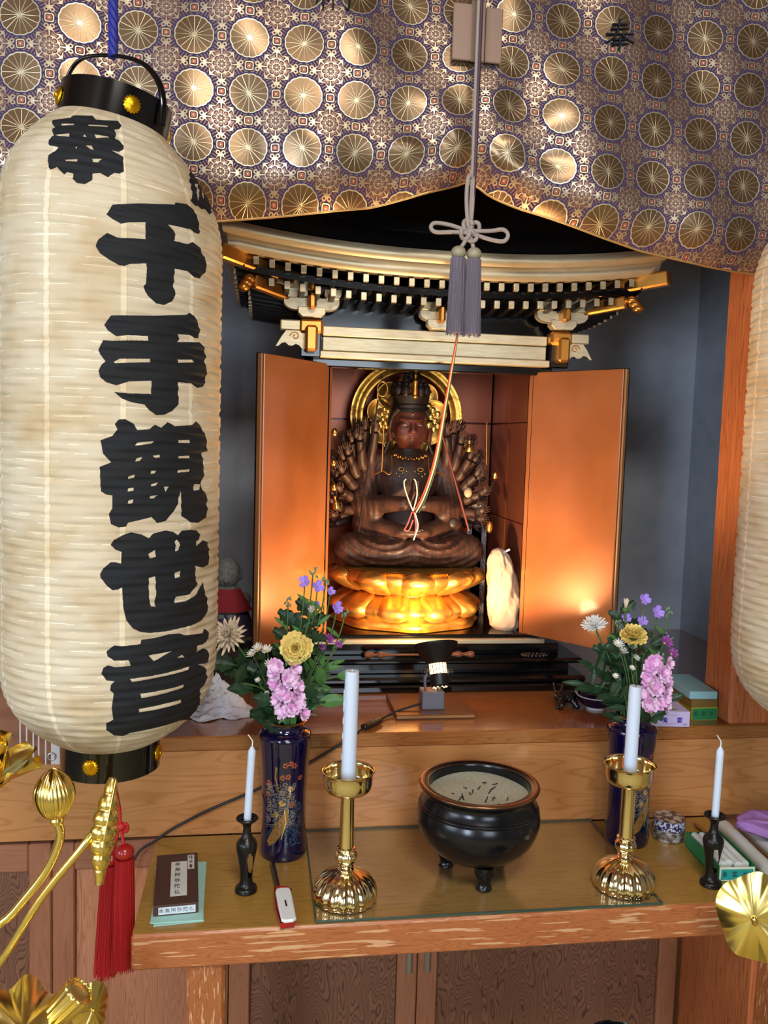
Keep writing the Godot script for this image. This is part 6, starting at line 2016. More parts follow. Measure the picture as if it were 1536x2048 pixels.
func flowers() -> void:
	petal_shapes()
	bouquet(Vector3(-0.376, TABLE + 0.0005, 0.089), "the vase near the sutra box", {
		"carnation": [[592, 1298, 0.05, -0.1, 0.35, 1.0, 1.0]],
		"stock": [[583, 1424, 566, 1330, 0.05]],
		"mum": [[460, 1272, 0.02, -0.35, 0.45, 0.8, 1.05, "large creamy white chrysanthemum with open spidery petals", "open", "petal_cream"], [622, 1226, 0.045, 0.0, 0.6, 0.8, 1.15, "small half-closed white chrysanthemum bud", "bud", "petal_white"]],
		"daisies": [[516, 1300, 0.03, 1.0], [533, 1302, 0.025, 0.95], [505, 1310, 0.035, 0.8], [541, 1331, 0.045, 0.95], [516, 1362, 0.05, 0.5], [534, 1388, 0.05, 0.45]],
		"violet": [[610, 1163, 0.01, 1.0, -0.4], [635, 1174, 0.01, 1.0, 0.2], [661, 1182, 0.0, 0.7, 0.3], [674, 1216, 0.01, 1.0, 0.4], [634, 1208, 0.0, 0.5, 0.0]],
		"violet_tips": [[626, 1146, 0.0], [652, 1160, 0.0], [576, 1204, 0.0], [690, 1228, 0.0]],
		"magenta": [[655, 1282, 0.02, 1.0], [676, 1292, 0.01, 0.75], [642, 1297, 0.02, 0.7]],
		"sprigs": [[470, 1330, 0.0, "lobed", 9, "dark lobed leaves beside the creamy chrysanthemum", 0.05, "leaf"], [520, 1345, 0.03, "lobed", 8, "dense dark lobed leaves over the rim", 0.045, "leaf"], [588, 1250, -0.01, "lobed", 7, "dark lobed leaves below the white bud", 0.052, "leaf"], [625, 1235, -0.02, "lobed", 7, "dark lobed leaves standing behind the yellow carnation", 0.05, "leaf"], [655, 1330, 0.0, "long", 12, "fine narrow grey-green leaves", 0.045, "leaf_light"], [676, 1352, 0.02, "broad", 4, "rounded mid-green leaves near the thick candle", 0.05, "leaf_light"], [640, 1405, 0.05, "broad", 4, "low broad green leaf drooping over the rim", 0.06, "leaf_light"], [475, 1365, 0.05, "broad", 4, "low pointed green leaves beside the white cloth", 0.055, "leaf"], [545, 1405, 0.05, "lobed", 7, "short dark lobed leaves before the rim", 0.045, "leaf"], [625, 1395, 0.045, "lobed", 7, "short dark leaves beside the pink stock", 0.04, "leaf"]]})
	bouquet(Vector3(0.367, TABLE + 0.0005, 0.097), "the vase near the round tins", {
		"carnation": [[1266, 1278, 0.04, -0.1, 1.0, 0.32, 0.9]],
		"stock": [[1308, 1412, 1313, 1320, 0.05]],
		"mum": [[1190, 1254, 0.02, -0.3, 0.9, 0.3, 0.75, "white chrysanthemum opening upwards", "open", "petal_white"], [1251, 1216, 0.01, 0.0, 1.0, 0.3, 0.95, "tight brownish chrysanthemum bud", "bud", "petal_cream"]],
		"daisies": [[1237, 1291, 0.03, 1.0], [1247, 1304, 0.035, 0.8], [1262, 1293, 0.03, 0.9], [1271, 1318, 0.035, 0.7], [1263, 1338, 0.04, 0.6], [1231, 1354, 0.04, 0.6]],
		"violet": [[1290, 1199, 0.0, 1.0, 0.0], [1314, 1224, 0.0, 1.05, 0.1], [1253, 1236, 0.0, 0.8, -0.2], [1284, 1242, 0.0, 0.9, -0.1], [1329, 1272, 0.0, 0.7, 0.2]],
		"violet_tips": [[1338, 1226, 0.0], [1236, 1246, 0.0]],
		"magenta": [[1328, 1287, 0.02, 1.2], [1342, 1309, 0.03, 1.0]],
		"sprigs": [[1183, 1330, 0.0, "long", 11, "narrow dark green leaves reaching towards the shrine", 0.055, "leaf"], [1172, 1370, 0.01, "long", 11, "narrow dark leaves hanging above the blue bowl", 0.055, "leaf"], [1215, 1300, 0.0, "lobed", 8, "lobed dark leaves under the white chrysanthemum", 0.045, "leaf"], [1240, 1225, -0.02, "lobed", 6, "lobed dark leaves below the brownish bud", 0.04, "leaf"], [1220, 1390, 0.04, "long", 12, "narrow green leaves spilling over the rim", 0.05, "leaf"], [1300, 1290, 0.0, "broad", 6, "dark broad leaves behind the pink stock", 0.045, "leaf"], [1290, 1440, 0.05, "lobed", 5, "lobed dark leaves hanging over the rim", 0.045, "leaf"], [1335, 1400, 0.03, "broad", 4, "short rounded leaves beside the incense boxes", 0.04, "leaf"]]})

# ------------------------------------------------------------------ gilded lotus ornaments in the foreground
func gold_lotus_left() -> void:
	var z := 0.47
	var V := Vector3(-0.98, 0.0, z)
	var o := thing("golden_lotus_ornament", "gilded lotus ornament with flower, ribbed bud, furled leaf and seed pod on stems", "ornament", V)
	var w := func(u: float, v: float, dz := 0.0) -> Vector3: return at(u, v, z + dz) - V
	obj("vase", lathed(smooth([Vector2(0, 0), Vector2(0.09, 0), Vector2(0.1, 0.01), Vector2(0.06, 0.05), Vector2(0.05, 0.12), Vector2(0.085, 0.25), Vector2(0.1, 0.34), Vector2(0.07, 0.42), Vector2(0.045, 0.46), Vector2(0.06, 0.5), Vector2(0.05, 0.5), Vector2(0.035, 0.45)], 3), 40), M.gilt, o)
	var mouth := Vector3(0, 0.48, 0)
	# bud and its stem
	var bc: Vector3 = w.call(113, 1632)
	var bt: Vector3 = w.call(105, 1536)
	var bd := Node3D.new()
	bd.name = "bud"
	o.add_child(bd, true)
	var up := (bt - bc).normalized()
	var sx := up.cross(Vector3.BACK).normalized()
	var L := (bt - bc).length()
	var bx := Transform3D(Basis(sx, up, sx.cross(up)), bc)
	for k in 6:
		var a0 := TAU * k / 6.0
		var st := ST()
		grid(st, 44, 16, func(u, v):
			var s: float = u * 2 - 1
			var wide: float = 0.66 * pow(maxf(0.0, 1.0 - pow(v, 3.2)), 0.7) + 0.02
			var a: float = a0 + s * wide
			var r: float = 0.0285 * pow(maxf(0.0, sin(PI * (0.1 + 0.9 * v))), 0.62) * (0.95 + 0.09 * (k % 2)) * (1.0 + 0.06 * absf(cos(s * wide * 15.0)) - 0.03) + 0.0012 * (1.0 - s * s)
			return bx * Vector3(r * cos(a), v * L, -r * sin(a)))
		obj("bud_petal", st, M.gilt, bd)
	obj("bud_collar", lathed(smooth([Vector2(0.0085, -0.012), Vector2(0.0105, -0.006), Vector2(0.009, -0.002), Vector2(0.015, 0.004), Vector2(0.019, 0.01)], 3), 20, bx, func(a, t, r): return r * (1.0 + 0.1 * t * cos(a * 6.0))), M.gilt, bd)
	var pts := [bc - up * 0.004, w.call(121, 1666), w.call(112, 1702), w.call(86, 1752), w.call(30, 1822), w.call(-60, 1935), mouth]
	obj("stem", tubed(curve(pts, 6), 0.0068, 12), M.gilt, o)
	var dots := ST()
	var cp := curve(pts, 6)
	for i in range(3, cp.size() - 6, 3): ball(dots, cp[i] + Vector3(0.005, 0.002, 0.005), Vector3(0.0013, 0.0013, 0.0013), 6, 4)
	obj("stem_studs", dots, M.gilt, o)
	# furled leaf: swollen segments along a spindle
	var f0: Vector3 = w.call(226, 1556, -0.03)
	var f1: Vector3 = w.call(199, 1768, 0.0)
	var fs := ST()
	var n := 90
	var fp := PackedVector3Array()
	for i in n + 1: fp.append(f0.lerp(f1, float(i) / n) + Vector3(-0.004 * sin(PI * i / n), 0, 0))
	tube(fs, fp, func(t):
		var seg: float = 0.74 + 0.26 * pow(absf(sin(t * PI * 7.0)), 0.5)
		return (0.0075 + 0.0145 * pow(sin(PI * clampf(t * 1.02, 0, 1)), 1.3)) * (seg if t < 0.9 else 0.9), 18)
	obj("furled_leaf", fs, M.gilt, o)
	obj("leaf_seam", tubed(PackedVector3Array([f0 + Vector3(0.006, 0, 0.010), f0.lerp(f1, 0.5) + Vector3(0.001, 0, 0.0225), f1 + Vector3(0.004, 0.02, 0.009)]), 0.0013, 6), M.gilt, o)
	obj("stem", tubed(curve([w.call(190, 1660, -0.01), w.call(160, 1700), w.call(80, 1800), w.call(0, 1925), w.call(-90, 2040), mouth + Vector3(0.01, 0, 0)], 6), 0.0062, 12), M.gilt, o)
	# open flower at the left edge
	var fc: Vector3 = w.call(-40, 1590, 0.02)
	var fl := Node3D.new()
	fl.name = "flower"
	o.add_child(fl, true)
	var pet := sheet(func(u, v):
		var s: float = u * 2 - 1
		var ww: float = 0.36 * pow(sin(PI * (0.07 + 0.86 * v)), 0.7)
		return Vector3(s * ww, v, -0.12 * v * v + 0.16 * s * s * v + 0.006 * cos(s * 16.0)), 16, 12)
	for r in [[5, 0.16, 0.095, 0.0], [6, 0.42, 0.095, 0.4], [7, 1.0, 0.1, 0.1]]:
		for k in r[0]:
			var a: float = TAU * k / r[0] + r[3]
			var rad := Vector3(cos(a), 0, sin(a))
			var dir := Vector3.UP * cos(r[1]) + rad * sin(r[1])
			inst(pet, M.gilt, fl, "petal", Transform3D(frame(dir, Vector3.UP * sin(r[1]) - rad * cos(r[1]), r[2], r[2]), fc))
	obj("stem", tubed(curve([fc, fc + Vector3(-0.02, -0.12, 0), mouth + Vector3(-0.015, 0.1, 0), mouth], 6), 0.007, 12), M.gilt, o)
	# ribbed seed pod, cut off at the top
	var s0: Vector3 = w.call(60, 2085, 0.06)
	var s1: Vector3 = w.call(158, 1984, 0.06)
	var ax := (s1 - s0).normalized()
	var s_ := ax.cross(Vector3.BACK).normalized()
	var px := Transform3D(Basis(s_, ax, s_.cross(ax)), s0)
	var hh := (s1 - s0).length()
	obj("seed_pod", lathed(smooth([Vector2(0.014, 0), Vector2(0.019, hh * 0.3), Vector2(0.021, hh * 0.7), Vector2(0.0235, hh * 0.92), Vector2(0.0245, hh), Vector2(0.0225, hh + 0.003), Vector2(0.019, hh - 0.001), Vector2(0, hh - 0.002)], 3), 60, px, func(a, t, r): return r * (1.0 + 0.045 * cos(a * 14.0) * (1.0 if t < 0.75 else 0.4))), M.gilt, o)
	obj("stem", tubed(curve([s0 + ax * 0.004, w.call(10, 2140, 0.05), mouth + Vector3(0.02, -0.02, 0.02)], 6), 0.007, 12), M.gilt, o)
	# small half-open leaf beside the pod, and a crinkled leaf low at the corner
	crinkled(o, "small_leaf", w.call(186, 2020, 0.045), Vector3(0.6, 0.15, 0.7), 0.03, 0.5, 3)
	crinkled(o, "crinkled_leaf", w.call(45, 2062, 0.10), Vector3(0.25, 0.85, 0.5), 0.062, 1.0, 7)
	obj("stem", tubed(curve([w.call(45, 2066, 0.098), w.call(20, 2150, 0.06), mouth + Vector3(0.0, -0.02, 0.02)], 6), 0.006, 10), M.gilt, o)
	obj("stem", tubed(curve([w.call(186, 2022, 0.043), w.call(120, 2120, 0.05), mouth + Vector3(0.02, -0.02, 0.0)], 6), 0.005, 10), M.gilt, o)

func crinkled(o: Node3D, called: String, c: Vector3, n: Vector3, r: float, amp: float, waves: int) -> void:
	n = n.normalized()
	var s := n.cross(Vector3.UP).normalized()
	var t := s.cross(n)
	var st := ST()
	for side in 2:
		grid(st, 72, 12, func(u, v):
			var a: float = TAU * u
			var k: float = v
			var rr: float = r * k * (1.0 + 0.06 * amp * sin(a * waves) * k + 0.05 * sin(a * 3.0 + 1.0) * k)
			var z: float = r * (0.13 * amp * k * k * sin(a * waves + 0.8) + 0.025 * sin(a * 15.0) * k * k - 0.22 * k * k)
			return c + s * rr * cos(a) + t * rr * sin(a) * 1.3 + n * (z - 0.001 * side), side == 0, true, side)
	obj(called, st, M.gilt, o)
	obj("leaf_boss", balled(c + n * 0.002, Vector3(r, r, r) * 0.09, 10, 6), M.gilt, o)

func gold_lotus_right() -> void:
	var z := 0.5
	var V := Vector3(0.62, 0.0, 0.58)
	var o := thing("golden_leaf_ornament", "gilded ornament with one crinkled round lotus leaf reaching in front of the table", "ornament", V)
	var c := at(1508, 1838, z) - V
	crinkled(o, "crinkled_leaf", c, Vector3(-0.5, 0.15, 0.9), 0.058, 0.75, 5)
	obj("vase", lathed(smooth([Vector2(0, 0), Vector2(0.08, 0), Vector2(0.09, 0.01), Vector2(0.05, 0.05), Vector2(0.045, 0.12), Vector2(0.07, 0.25), Vector2(0.08, 0.34), Vector2(0.06, 0.42), Vector2(0.04, 0.46), Vector2(0.05, 0.5), Vector2(0.042, 0.5), Vector2(0.03, 0.45)], 3), 40), M.gilt, o)
	obj("stem", tubed(curve([c, c + Vector3(0.04, -0.07, 0.0), Vector3(0.0, 0.62, 0.02), Vector3(0, 0.47, 0)], 6), 0.006, 10), M.gilt, o)

# ------------------------------------------------------------------ things on the upper shelf
func lamp() -> void:
	var o := thing("spot_lamp", "small black spot lamp on a brown board, its glowing bulb lighting the statue", "lamp", Vector3(-0.026, SHELF, -0.165))
	var B := o.position
	obj("foot_board", boxed(Vector3(0, 0.006, 0), Vector3(0.184, 0.0095, 0.165), 0.0015), M.lamp_board, o)
	obj("board_edge", boxed(Vector3(0, 0.006, 0.0826), Vector3(0.182, 0.006, 0.001), 0.0), M.bamboo, o)
	obj("foot_board_trim", boxed(Vector3(0, 0.0012, 0), Vector3(0.176, 0.0024, 0.157), 0.0), M.black_plastic, o)
	var blk := at(863, 1400, -0.14) - B
	obj("block", boxed(Vector3(blk.x, 0.0108 + 0.021, 0.025), Vector3(0.053, 0.042, 0.045), 0.002), M.grey_metal, o)
	# the head: axis from the cap up and back towards the statue
	var cap := at(880, 1374, -0.13) - B
	var ax := Vector3(-0.06, 0.92, -0.40).normalized()
	var sx := ax.cross(Vector3.BACK).normalized()
	var xf := Transform3D(Basis(sx, ax, sx.cross(ax)), cap)
	var hd := Node3D.new()
	hd.name = "head"
	o.add_child(hd, true)
	obj("end_cap", lathed(smooth([Vector2(0.0, 0.0), Vector2(0.016, 0.0), Vector2(0.0205, 0.004), Vector2(0.0215, 0.012), Vector2(0.0215, 0.03)], 3), 32, xf), M.bulb_black, hd)
	for k in 9:
		var a := TAU * k / 9.0
		obj("vent_light", balled(xf * Vector3(0.0155 * cos(a), -0.0002, 0.0155 * sin(a)), Vector3(0.0021, 0.0014, 0.0021), 8, 5), M.lamp_glow, hd)
	obj("bulb_glow", lathed([Vector2(0.0205, 0.03), Vector2(0.0205, 0.056)], 32, xf), M.lamp_glow, hd)
	for k in 16:
		var a := TAU * k / 16.0
		obj("bulb_fin", boxed(xf * Vector3(0.0208 * cos(a), 0.043, 0.0208 * sin(a)), Vector3(0.0016, 0.027, 0.0016), 0.0, xf.basis * Basis(Vector3.UP, -a)), M.bulb_black, hd)
	obj("shade", lathed(smooth([Vector2(0.0225, 0.054), Vector2(0.026, 0.058), Vector2(0.037, 0.074), Vector2(0.0505, 0.094), Vector2(0.0535, 0.1), Vector2(0.0515, 0.1), Vector2(0.035, 0.077), Vector2(0.02, 0.058)], 3), 48, xf), M.bulb_black, hd)
	obj("bulb_face", lathed(smooth([Vector2(0.0, 0.096), Vector2(0.03, 0.095), Vector2(0.045, 0.09)], 2), 32, xf), M.lamp_face, hd)
	# bracket and pivot screws
	var piv := xf * Vector3(0, 0.035, 0)
	obj("bracket", tubed(curve([Vector3(blk.x - 0.014, 0.052, 0.02), piv + Vector3(-0.032, -0.018, 0), piv + Vector3(-0.028, 0, 0)], 4), 0.006, 8, 0.6), M.grey_metal, o)
	obj("bracket", tubed(curve([Vector3(blk.x + 0.02, 0.052, 0.02), piv + Vector3(0.030, -0.018, 0), piv + Vector3(0.028, 0, 0)], 4), 0.005, 8, 0.6), M.bulb_black, o)
	for s in [-1.0, 1.0]: obj("pivot_screw", tubed(PackedVector3Array([piv + Vector3(0.023 * s, 0, 0), piv + Vector3(0.036 * s, 0, 0)]), 0.006, 10), M.bulb_black, o)
	var l := SpotLight3D.new()
	l.name = "lamp_light"
	l.light_energy = LAMP_ENERGY
	l.light_color = Color(1.0, 0.82, 0.6)
	l.spot_angle = 84.0
	l.spot_angle_attenuation = 0.35
	l.spot_range = 6.0
	l.spot_attenuation = 2.0
	l.light_size = 0.025
	l.shadow_enabled = true
	var src := B + xf * Vector3(0, 0.101, 0)
	l.transform = Transform3D(Basis.looking_at(ax, Vector3.BACK), src)
	add_child(l)
	var b := OmniLight3D.new()
	b.name = "lamp_back_light"
	b.light_energy = LAMP_ENERGY * 0.012
	b.light_color = Color(1.0, 0.82, 0.6)
	b.light_size = 0.012
	b.omni_range = 6.0
	b.omni_attenuation = 2.0
	b.shadow_enabled = true
	b.position = B + xf * Vector3(0, 0.043, 0)
	add_child(b)
	# the cable with its in-line switch
	var c := thing("lamp_cable", "black lamp cable with an in-line switch running down the altar board", "cable", at(842, 1407, -0.13))
	var C := c.position
	var p := [Vector3.ZERO, down(800, 1420, SHELF + 0.013) - C, down(777, 1430, SHELF + 0.006) - C, down(758, 1440, SHELF + 0.005) - C, down(722, 1460, SHELF + 0.004) - C, at(706, 1472, 0.008) - C, at(640, 1513, 0.006) - C, at(560, 1556, 0.006) - C, at(500, 1585, 0.006) - C, at(420, 1619, 0.006) - C, at(350, 1655, 0.007) - C, at(310, 1682, 0.02) - C, at(272, 1712, 0.03) - C, at(240, 1800, 0.03) - C, at(216, 1930, 0.03) - C, at(200, 1965, 0.03) - C, at(192, 2000, 0.03) - C, at(180, 2300, 0.03) - C]
	obj("wire", tubed(curve(p, 8), 0.0028, 8), M.cable, c)
	var s0 := down(760, 1439, SHELF + 0.008) - C
	var s1 := down(726, 1455, SHELF + 0.008) - C
	obj("switch", tubed(curve([s0, s0.lerp(s1, 0.15), s0.lerp(s1, 0.85), s1], 3), func(t): return 0.004 + 0.0052 * pow(sin(PI * clampf(t, 0.02, 0.98)), 0.3), 12, 0.75), M.black_plastic, c)
	obj("slider", boxed(s0.lerp(s1, 0.5) + Vector3(0, 0.0075, 0), Vector3(0.006, 0.003, 0.004), 0.0008), M.grey_metal, c)

const LAMP_ENERGY := 0.72

func carton(called: String, label: String, a: Vector3, b: Vector3, y: float, h: float, l: float, m: Material, front: Material, group: String) -> Node3D:
	# front foot runs from a to b; the box reaches back by l
	var ux := (b - a).normalized()
	var uz := ux.cross(Vector3.UP).normalized()
	var w := (b - a).length()
	var o := thing(called, label, "box", Vector3((a.x + b.x) / 2, y, (a.z + b.z) / 2) - uz * l / 2, group)
	obj("carton", boxed(Vector3(0, h / 2, 0), Vector3(w, h, l), 0.0008, Basis(ux, Vector3.UP, uz)), m, o)
	if front:
		var st := ST()
		grid(st, 1, 1, func(u, v): return uz * (l / 2 + 0.0004) + ux * (u - 0.5) * w * 0.96 + Vector3.UP * (h * 0.5 + (0.5 - v) * h * 0.92), true)
		obj("printed_front", st, front, o)
	return o

func shelf_things() -> void:
	# incense cartons beside the post
	var im := Image.create(256, 120, false, Image.FORMAT_RGB8)
	im.fill(c8(198, 182, 226))
	brush(im, Vector2(58, 44), 46.0, GLYPH.sei, 6.0, c8(52, 44, 170))
	brush(im, Vector2(164, 44), 46.0, GLYPH.un, 6.0, c8(52, 44, 170))
	brush(im, Vector2(88, 90), 10.0, [[0, 4, 20, 12, 40, 4, 60, 10, 78, 2]], 3.0, c8(120, 100, 190))
	for k in 9: im.fill_rect(Rect2i(88 + k * 9, 22, 5, 5), c8(130, 116, 176))
	im.fill_rect(Rect2i(208, 98, 36, 4), c8(90, 84, 150)); im.fill_rect(Rect2i(212, 106, 30, 3), c8(90, 84, 150))
	var fm := mat(Color.WHITE, 0.5)
	fm.albedo_texture = pic(im)
	carton("incense_box", "lilac incense box printed with two blue characters, beside the cedar post", down(1313, 1458, SHELF) - Vector3(0, 0, 0.016), down(1386, 1459, SHELF) - Vector3(0, 0, 0.016), SHELF, 0.036, 0.12, M.lilac_card, fm, "incense boxes on the upper shelf")
	var g0 := down(1385, 1442, SHELF)
	var g1 := down(1437, 1441, SHELF)
	g0.z -= 0.005; g1.z -= 0.005
	carton("incense_box", "green and yellow incense box at the bottom of the pile by the post", g0, g1, SHELF, 0.03, 0.14, M.yellow_card, label_pic(200, 110, c8(30, 120, 70), ["sei", "un", "hon"], 44.0, 30.0, 6.0, c8(20, 84, 60), true), "incense boxes on the upper shelf")
	carton("incense_box", "olive brown incense box in the middle of the pile by the post", g0 + Vector3(-0.002, 0, 0), g1 + Vector3(-0.002, 0, 0.0), SHELF + 0.0302, 0.021, 0.14, M.olive_card, null, "incense boxes on the upper shelf")
	carton("incense_box", "pale blue incense box lying askew on top of the pile by the post", g0 + Vector3(-0.008, 0, 0.0), g1 + Vector3(-0.006, 0, 0.004), SHELF + 0.0514, 0.018, 0.15, M.blue_card, null, "incense boxes on the upper shelf")
	# blue bowl
	var bp := down(1200, 1424, SHELF)
	bp.z -= 0.03
	var bo := thing("blue_bowl", "small cobalt blue bowl with a white foot behind the flower vase", "bowl", bp)
	obj("bowl", lathed(smooth([Vector2(0.018, 0.004), Vector2(0.03, 0.008), Vector2(0.042, 0.02), Vector2(0.046, 0.033), Vector2(0.044, 0.033), Vector2(0.04, 0.022), Vector2(0.02, 0.012), Vector2(0.0, 0.011)], 3), 44), M.cobalt, bo)
	obj("foot", lathed([Vector2(0.0, 0.0), Vector2(0.021, 0.0), Vector2(0.024, 0.006)], 36), M.white_china, bo)
	obj("rim", lathed(smooth([Vector2(0.0455, 0.032), Vector2(0.0465, 0.0335), Vector2(0.0445, 0.0345), Vector2(0.043, 0.033)], 2), 44), M.white_china, bo)
	# little dark dragon
	var dp := down(1126, 1414, SHELF)
	var dr := thing("dragon_figurine", "small dark bronze dragon figurine crouching before the shrine base", "figurine", dp)
	var f := Field.new(Vector3(-0.045, -0.002, -0.045), Vector3(0.045, 0.065, 0.045), 0.0021)
	f.blob(Vector3(0.008, 0.018, -0.008), Vector3(0.022, 0.012, 0.014), 0.006)
	f.blob(Vector3(-0.012, 0.022, 0.01), Vector3(0.011, 0.009, 0.013), 0.005)
	f.limb(Vector3(-0.012, 0.019, 0.018), Vector3(-0.014, 0.013, 0.03), 0.007, 0.005, 0.004)
	for s in [-1.0, 1.0]:
		f.limb(Vector3(-0.012 + 0.005 * s, 0.028, 0.004), Vector3(-0.012 + 0.010 * s, 0.05, -0.002), 0.0035, 0.0015, 0.003)
		f.limb(Vector3(0.004 + 0.012 * s, 0.015, 0.006), Vector3(0.004 + 0.02 * s, 0.004, 0.014), 0.006, 0.005, 0.004)
		f.limb(Vector3(0.012 + 0.012 * s, 0.015, -0.018), Vector3(0.012 + 0.018 * s, 0.004, -0.012), 0.006, 0.005, 0.004)
	f.limb(Vector3(0.024, 0.02, -0.014), Vector3(0.034, 0.03, -0.012), 0.006, 0.005, 0.004)
	f.limb(Vector3(0.034, 0.03, -0.012), Vector3(0.03, 0.052, -0.01), 0.005, 0.0022, 0.004)
	f.ripple(func(p: Vector3) -> float: return 0.0009 * sin(p.x * 900.0) * sin(p.y * 900.0 + p.z * 700.0))
	var st := ST()
	f.mesh(st)
	var db := obj("body", st, M.black_bronze, dr)
	db.scale = Vector3(1.25, 1.25, 1.25)
	# dark prayer beads on the step and a turned wooden rod
	var pb := thing("prayer_beads", "loop of glossy black prayer beads on the shrine step", "beads", at(1070, 1306, -0.315))
	pb.position.y = 1.1
	for k in 20:
		var a := TAU * k / 20.0
		obj("bead", balled(Vector3(0.034 * cos(a), 0.0052, 0.011 * sin(a)), Vector3(0.0052, 0.0052, 0.0052), 10, 6), M.lacquer, pb)
	var rd := thing("turned_rod", "slim dark wooden rod with bulbous turned ends lying on the shrine step", "rod", Vector3(at(840, 1308, -0.312).x, 1.1, -0.3145))
	var prof := []
	for q in [[-0.143, 0.0], [-0.142, 0.006], [-0.132, 0.0085], [-0.115, 0.004], [-0.104, 0.0078], [-0.094, 0.0065], [-0.07, 0.003], [0.0, 0.0026], [0.07, 0.003], [0.094, 0.0065], [0.104, 0.0078], [0.115, 0.004], [0.132, 0.0085], [0.142, 0.006], [0.143, 0.0]]: prof.append(Vector2(q[1], q[0]))
	obj("rod", lathed(smooth(prof, 4), 20, Transform3D(Basis(Vector3.BACK, PI / 2), Vector3(0, 0.0087, 0))), M.rod_wood, rd)
	# bundle wrapped in cream cloth inside the shrine
	var cb := thing("cloth_bundle", "tall bundle wrapped in crumpled cream cloth beside the lotus pedestal", "bundle", Vector3(0.228, 1.151, -0.432))
	var nz := FastNoiseLite.new()
	nz.seed = 8; nz.frequency = 9.0; nz.fractal_octaves = 3; nz.fractal_type = FastNoiseLite.FRACTAL_RIDGED
	st = ST()
	var prof2 := [[0.0, 0.03], [0.01, 0.04], [0.06, 0.042], [0.12, 0.04], [0.17, 0.033], [0.2, 0.024], [0.215, 0.013], [0.22, 0.0]]
	grid(st, 72, 64, func(u, v):
		var y: float = 0.22 * v
		var r := 0.0
		for k in prof2.size() - 1:
			if y <= prof2[k + 1][0] + 1e-6 and y >= prof2[k][0]: r = lerpf(prof2[k][1], prof2[k + 1][1], (y - prof2[k][0]) / (prof2[k + 1][0] - prof2[k][0]))
		var a: float = -TAU * u
		var d := Vector3(cos(a), 0, sin(a))
		var wob: float = 0.0045 * nz.get_noise_3d(d.x * 0.11 + y * 0.9, y * 1.3 - d.x * 0.05, d.z * 0.11) + 0.0035 * sin(a * 5.0 + y * 60.0) * (1.0 - absf(v - 0.5))
		var c := Vector3(-0.025 * pow(v, 1.6) + 0.006, y, -0.01 * v)
		return c + d * maxf(0.0, r + wob * minf(1.0, r * 60.0)), false, true)
	obj("wrap", st, M.cream_cloth, cb)
	obj("cloth_tail", boxed(Vector3(0.002, 0.212, 0.0), Vector3(0.022, 0.005, 0.006), 0.001, Basis(Vector3.BACK, 0.5)), M.white_cloth, cb)
	# paper slips propped behind the statue
	for k in [[950, 1020, "grey printed paper slip propped behind the statue's lower arms"], [958, 1066, "grey printed paper slip standing low beside the lotus pedestal"]]:
		var sp := at(k[0], k[1], -0.62)
		var so := thing("paper_slip", k[2], "paper", Vector3(sp.x, 1.151, -0.62), "paper slips inside the shrine")
		obj("slip", boxed(Vector3(0, (sp.y - 1.151 + 0.02) / 2, 0), Vector3(0.045, sp.y - 1.151 + 0.02, 0.002), 0.0003, Basis(Vector3.RIGHT, 0.0)), M.slip, so)
	# crumpled white cloth on the shelf
	var wc := thing("white_cloth", "crumpled white cloth heaped on the shelf behind the flowers", "cloth", Vector3(-0.515, SHELF, -0.16))
	st = ST()
	var n2 := FastNoiseLite.new()
	n2.seed = 3; n2.frequency = 16.0; n2.fractal_octaves = 3
	grid(st, 44, 34, func(u, v):
		var a: float = TAU * u
		var r: float = 0.068 * v * (1.0 + 0.25 * sin(a * 3.0 + 0.5) + 0.1 * sin(a * 7.0))
		var h: float = 0.092 * pow(1.0 - v, 1.15) + 0.016 * n2.get_noise_2d(cos(a) * v * 0.5, sin(a) * v * 0.5) * (1.0 - v * 0.4)
		return Vector3(r * cos(a) - 0.012 * (1.0 - v), maxf(0.0008, h), r * sin(a)), true, true)
	obj("cloth", st, M.white_cloth, wc)
	# grey stone figure with a red bib in the dark corner
	var jz := thing("stone_figure", "small grey stone figure with a red bib standing in the corner left of the shrine", "figurine", Vector3(at(452, 1290, -0.42).x, SHELF, -0.42))
	var jy := at(452, 1290, -0.42).y - SHELF
	obj("plinth", boxed(Vector3(0, maxf(0.02, jy) / 2, 0), Vector3(0.13, maxf(0.02, jy), 0.12), 0.006), M.dark_wood, jz)
	var j := Field.new(Vector3(-0.09, jy - 0.005, -0.08), Vector3(0.09, jy + 0.24, 0.08), 0.004)
	j.blob(Vector3(0, jy + 0.045, 0), Vector3(0.07, 0.05, 0.055), 0.02)
	j.blob(Vector3(0, jy + 0.1, -0.005), Vector3(0.05, 0.06, 0.04), 0.02)
	j.blob(Vector3(0, jy + 0.19, 0), Vector3(0.034, 0.04, 0.034), 0.006)
	j.blob(Vector3(0, jy + 0.175, 0.032), Vector3(0.006, 0.01, 0.006), 0.006)
	for s in [-1.0, 1.0]:
		j.blob(Vector3(0.034 * s, jy + 0.185, 0), Vector3(0.006, 0.016, 0.008), 0.004)
		j.limb(Vector3(0.045 * s, jy + 0.12, 0), Vector3(0.012 * s, jy + 0.085, 0.04), 0.018, 0.013, 0.01)
	st = ST()
	j.mesh(st)
	obj("body", st, M.stone, jz)
	st = ST()
	grid(st, 20, 8, func(u, v):
		var a: float = lerpf(-1.25, 1.25, u)
		return Vector3((0.036 + 0.034 * v) * sin(a), jy + 0.152 - 0.055 * v, (0.034 + 0.026 * v) * cos(a) + 0.002), false)
	obj("bib", st, M.red_bib, jz)
	st = ST()
	grid(st, 24, 6, func(u, v):
		var a: float = -TAU * u
		return Vector3((0.056 + 0.022 * v) * cos(a), jy + 0.09 - 0.06 * v, (0.05 + 0.012 * v) * sin(a)), true, true)
	obj("purple_robe", st, M.purple_cloth, jz)

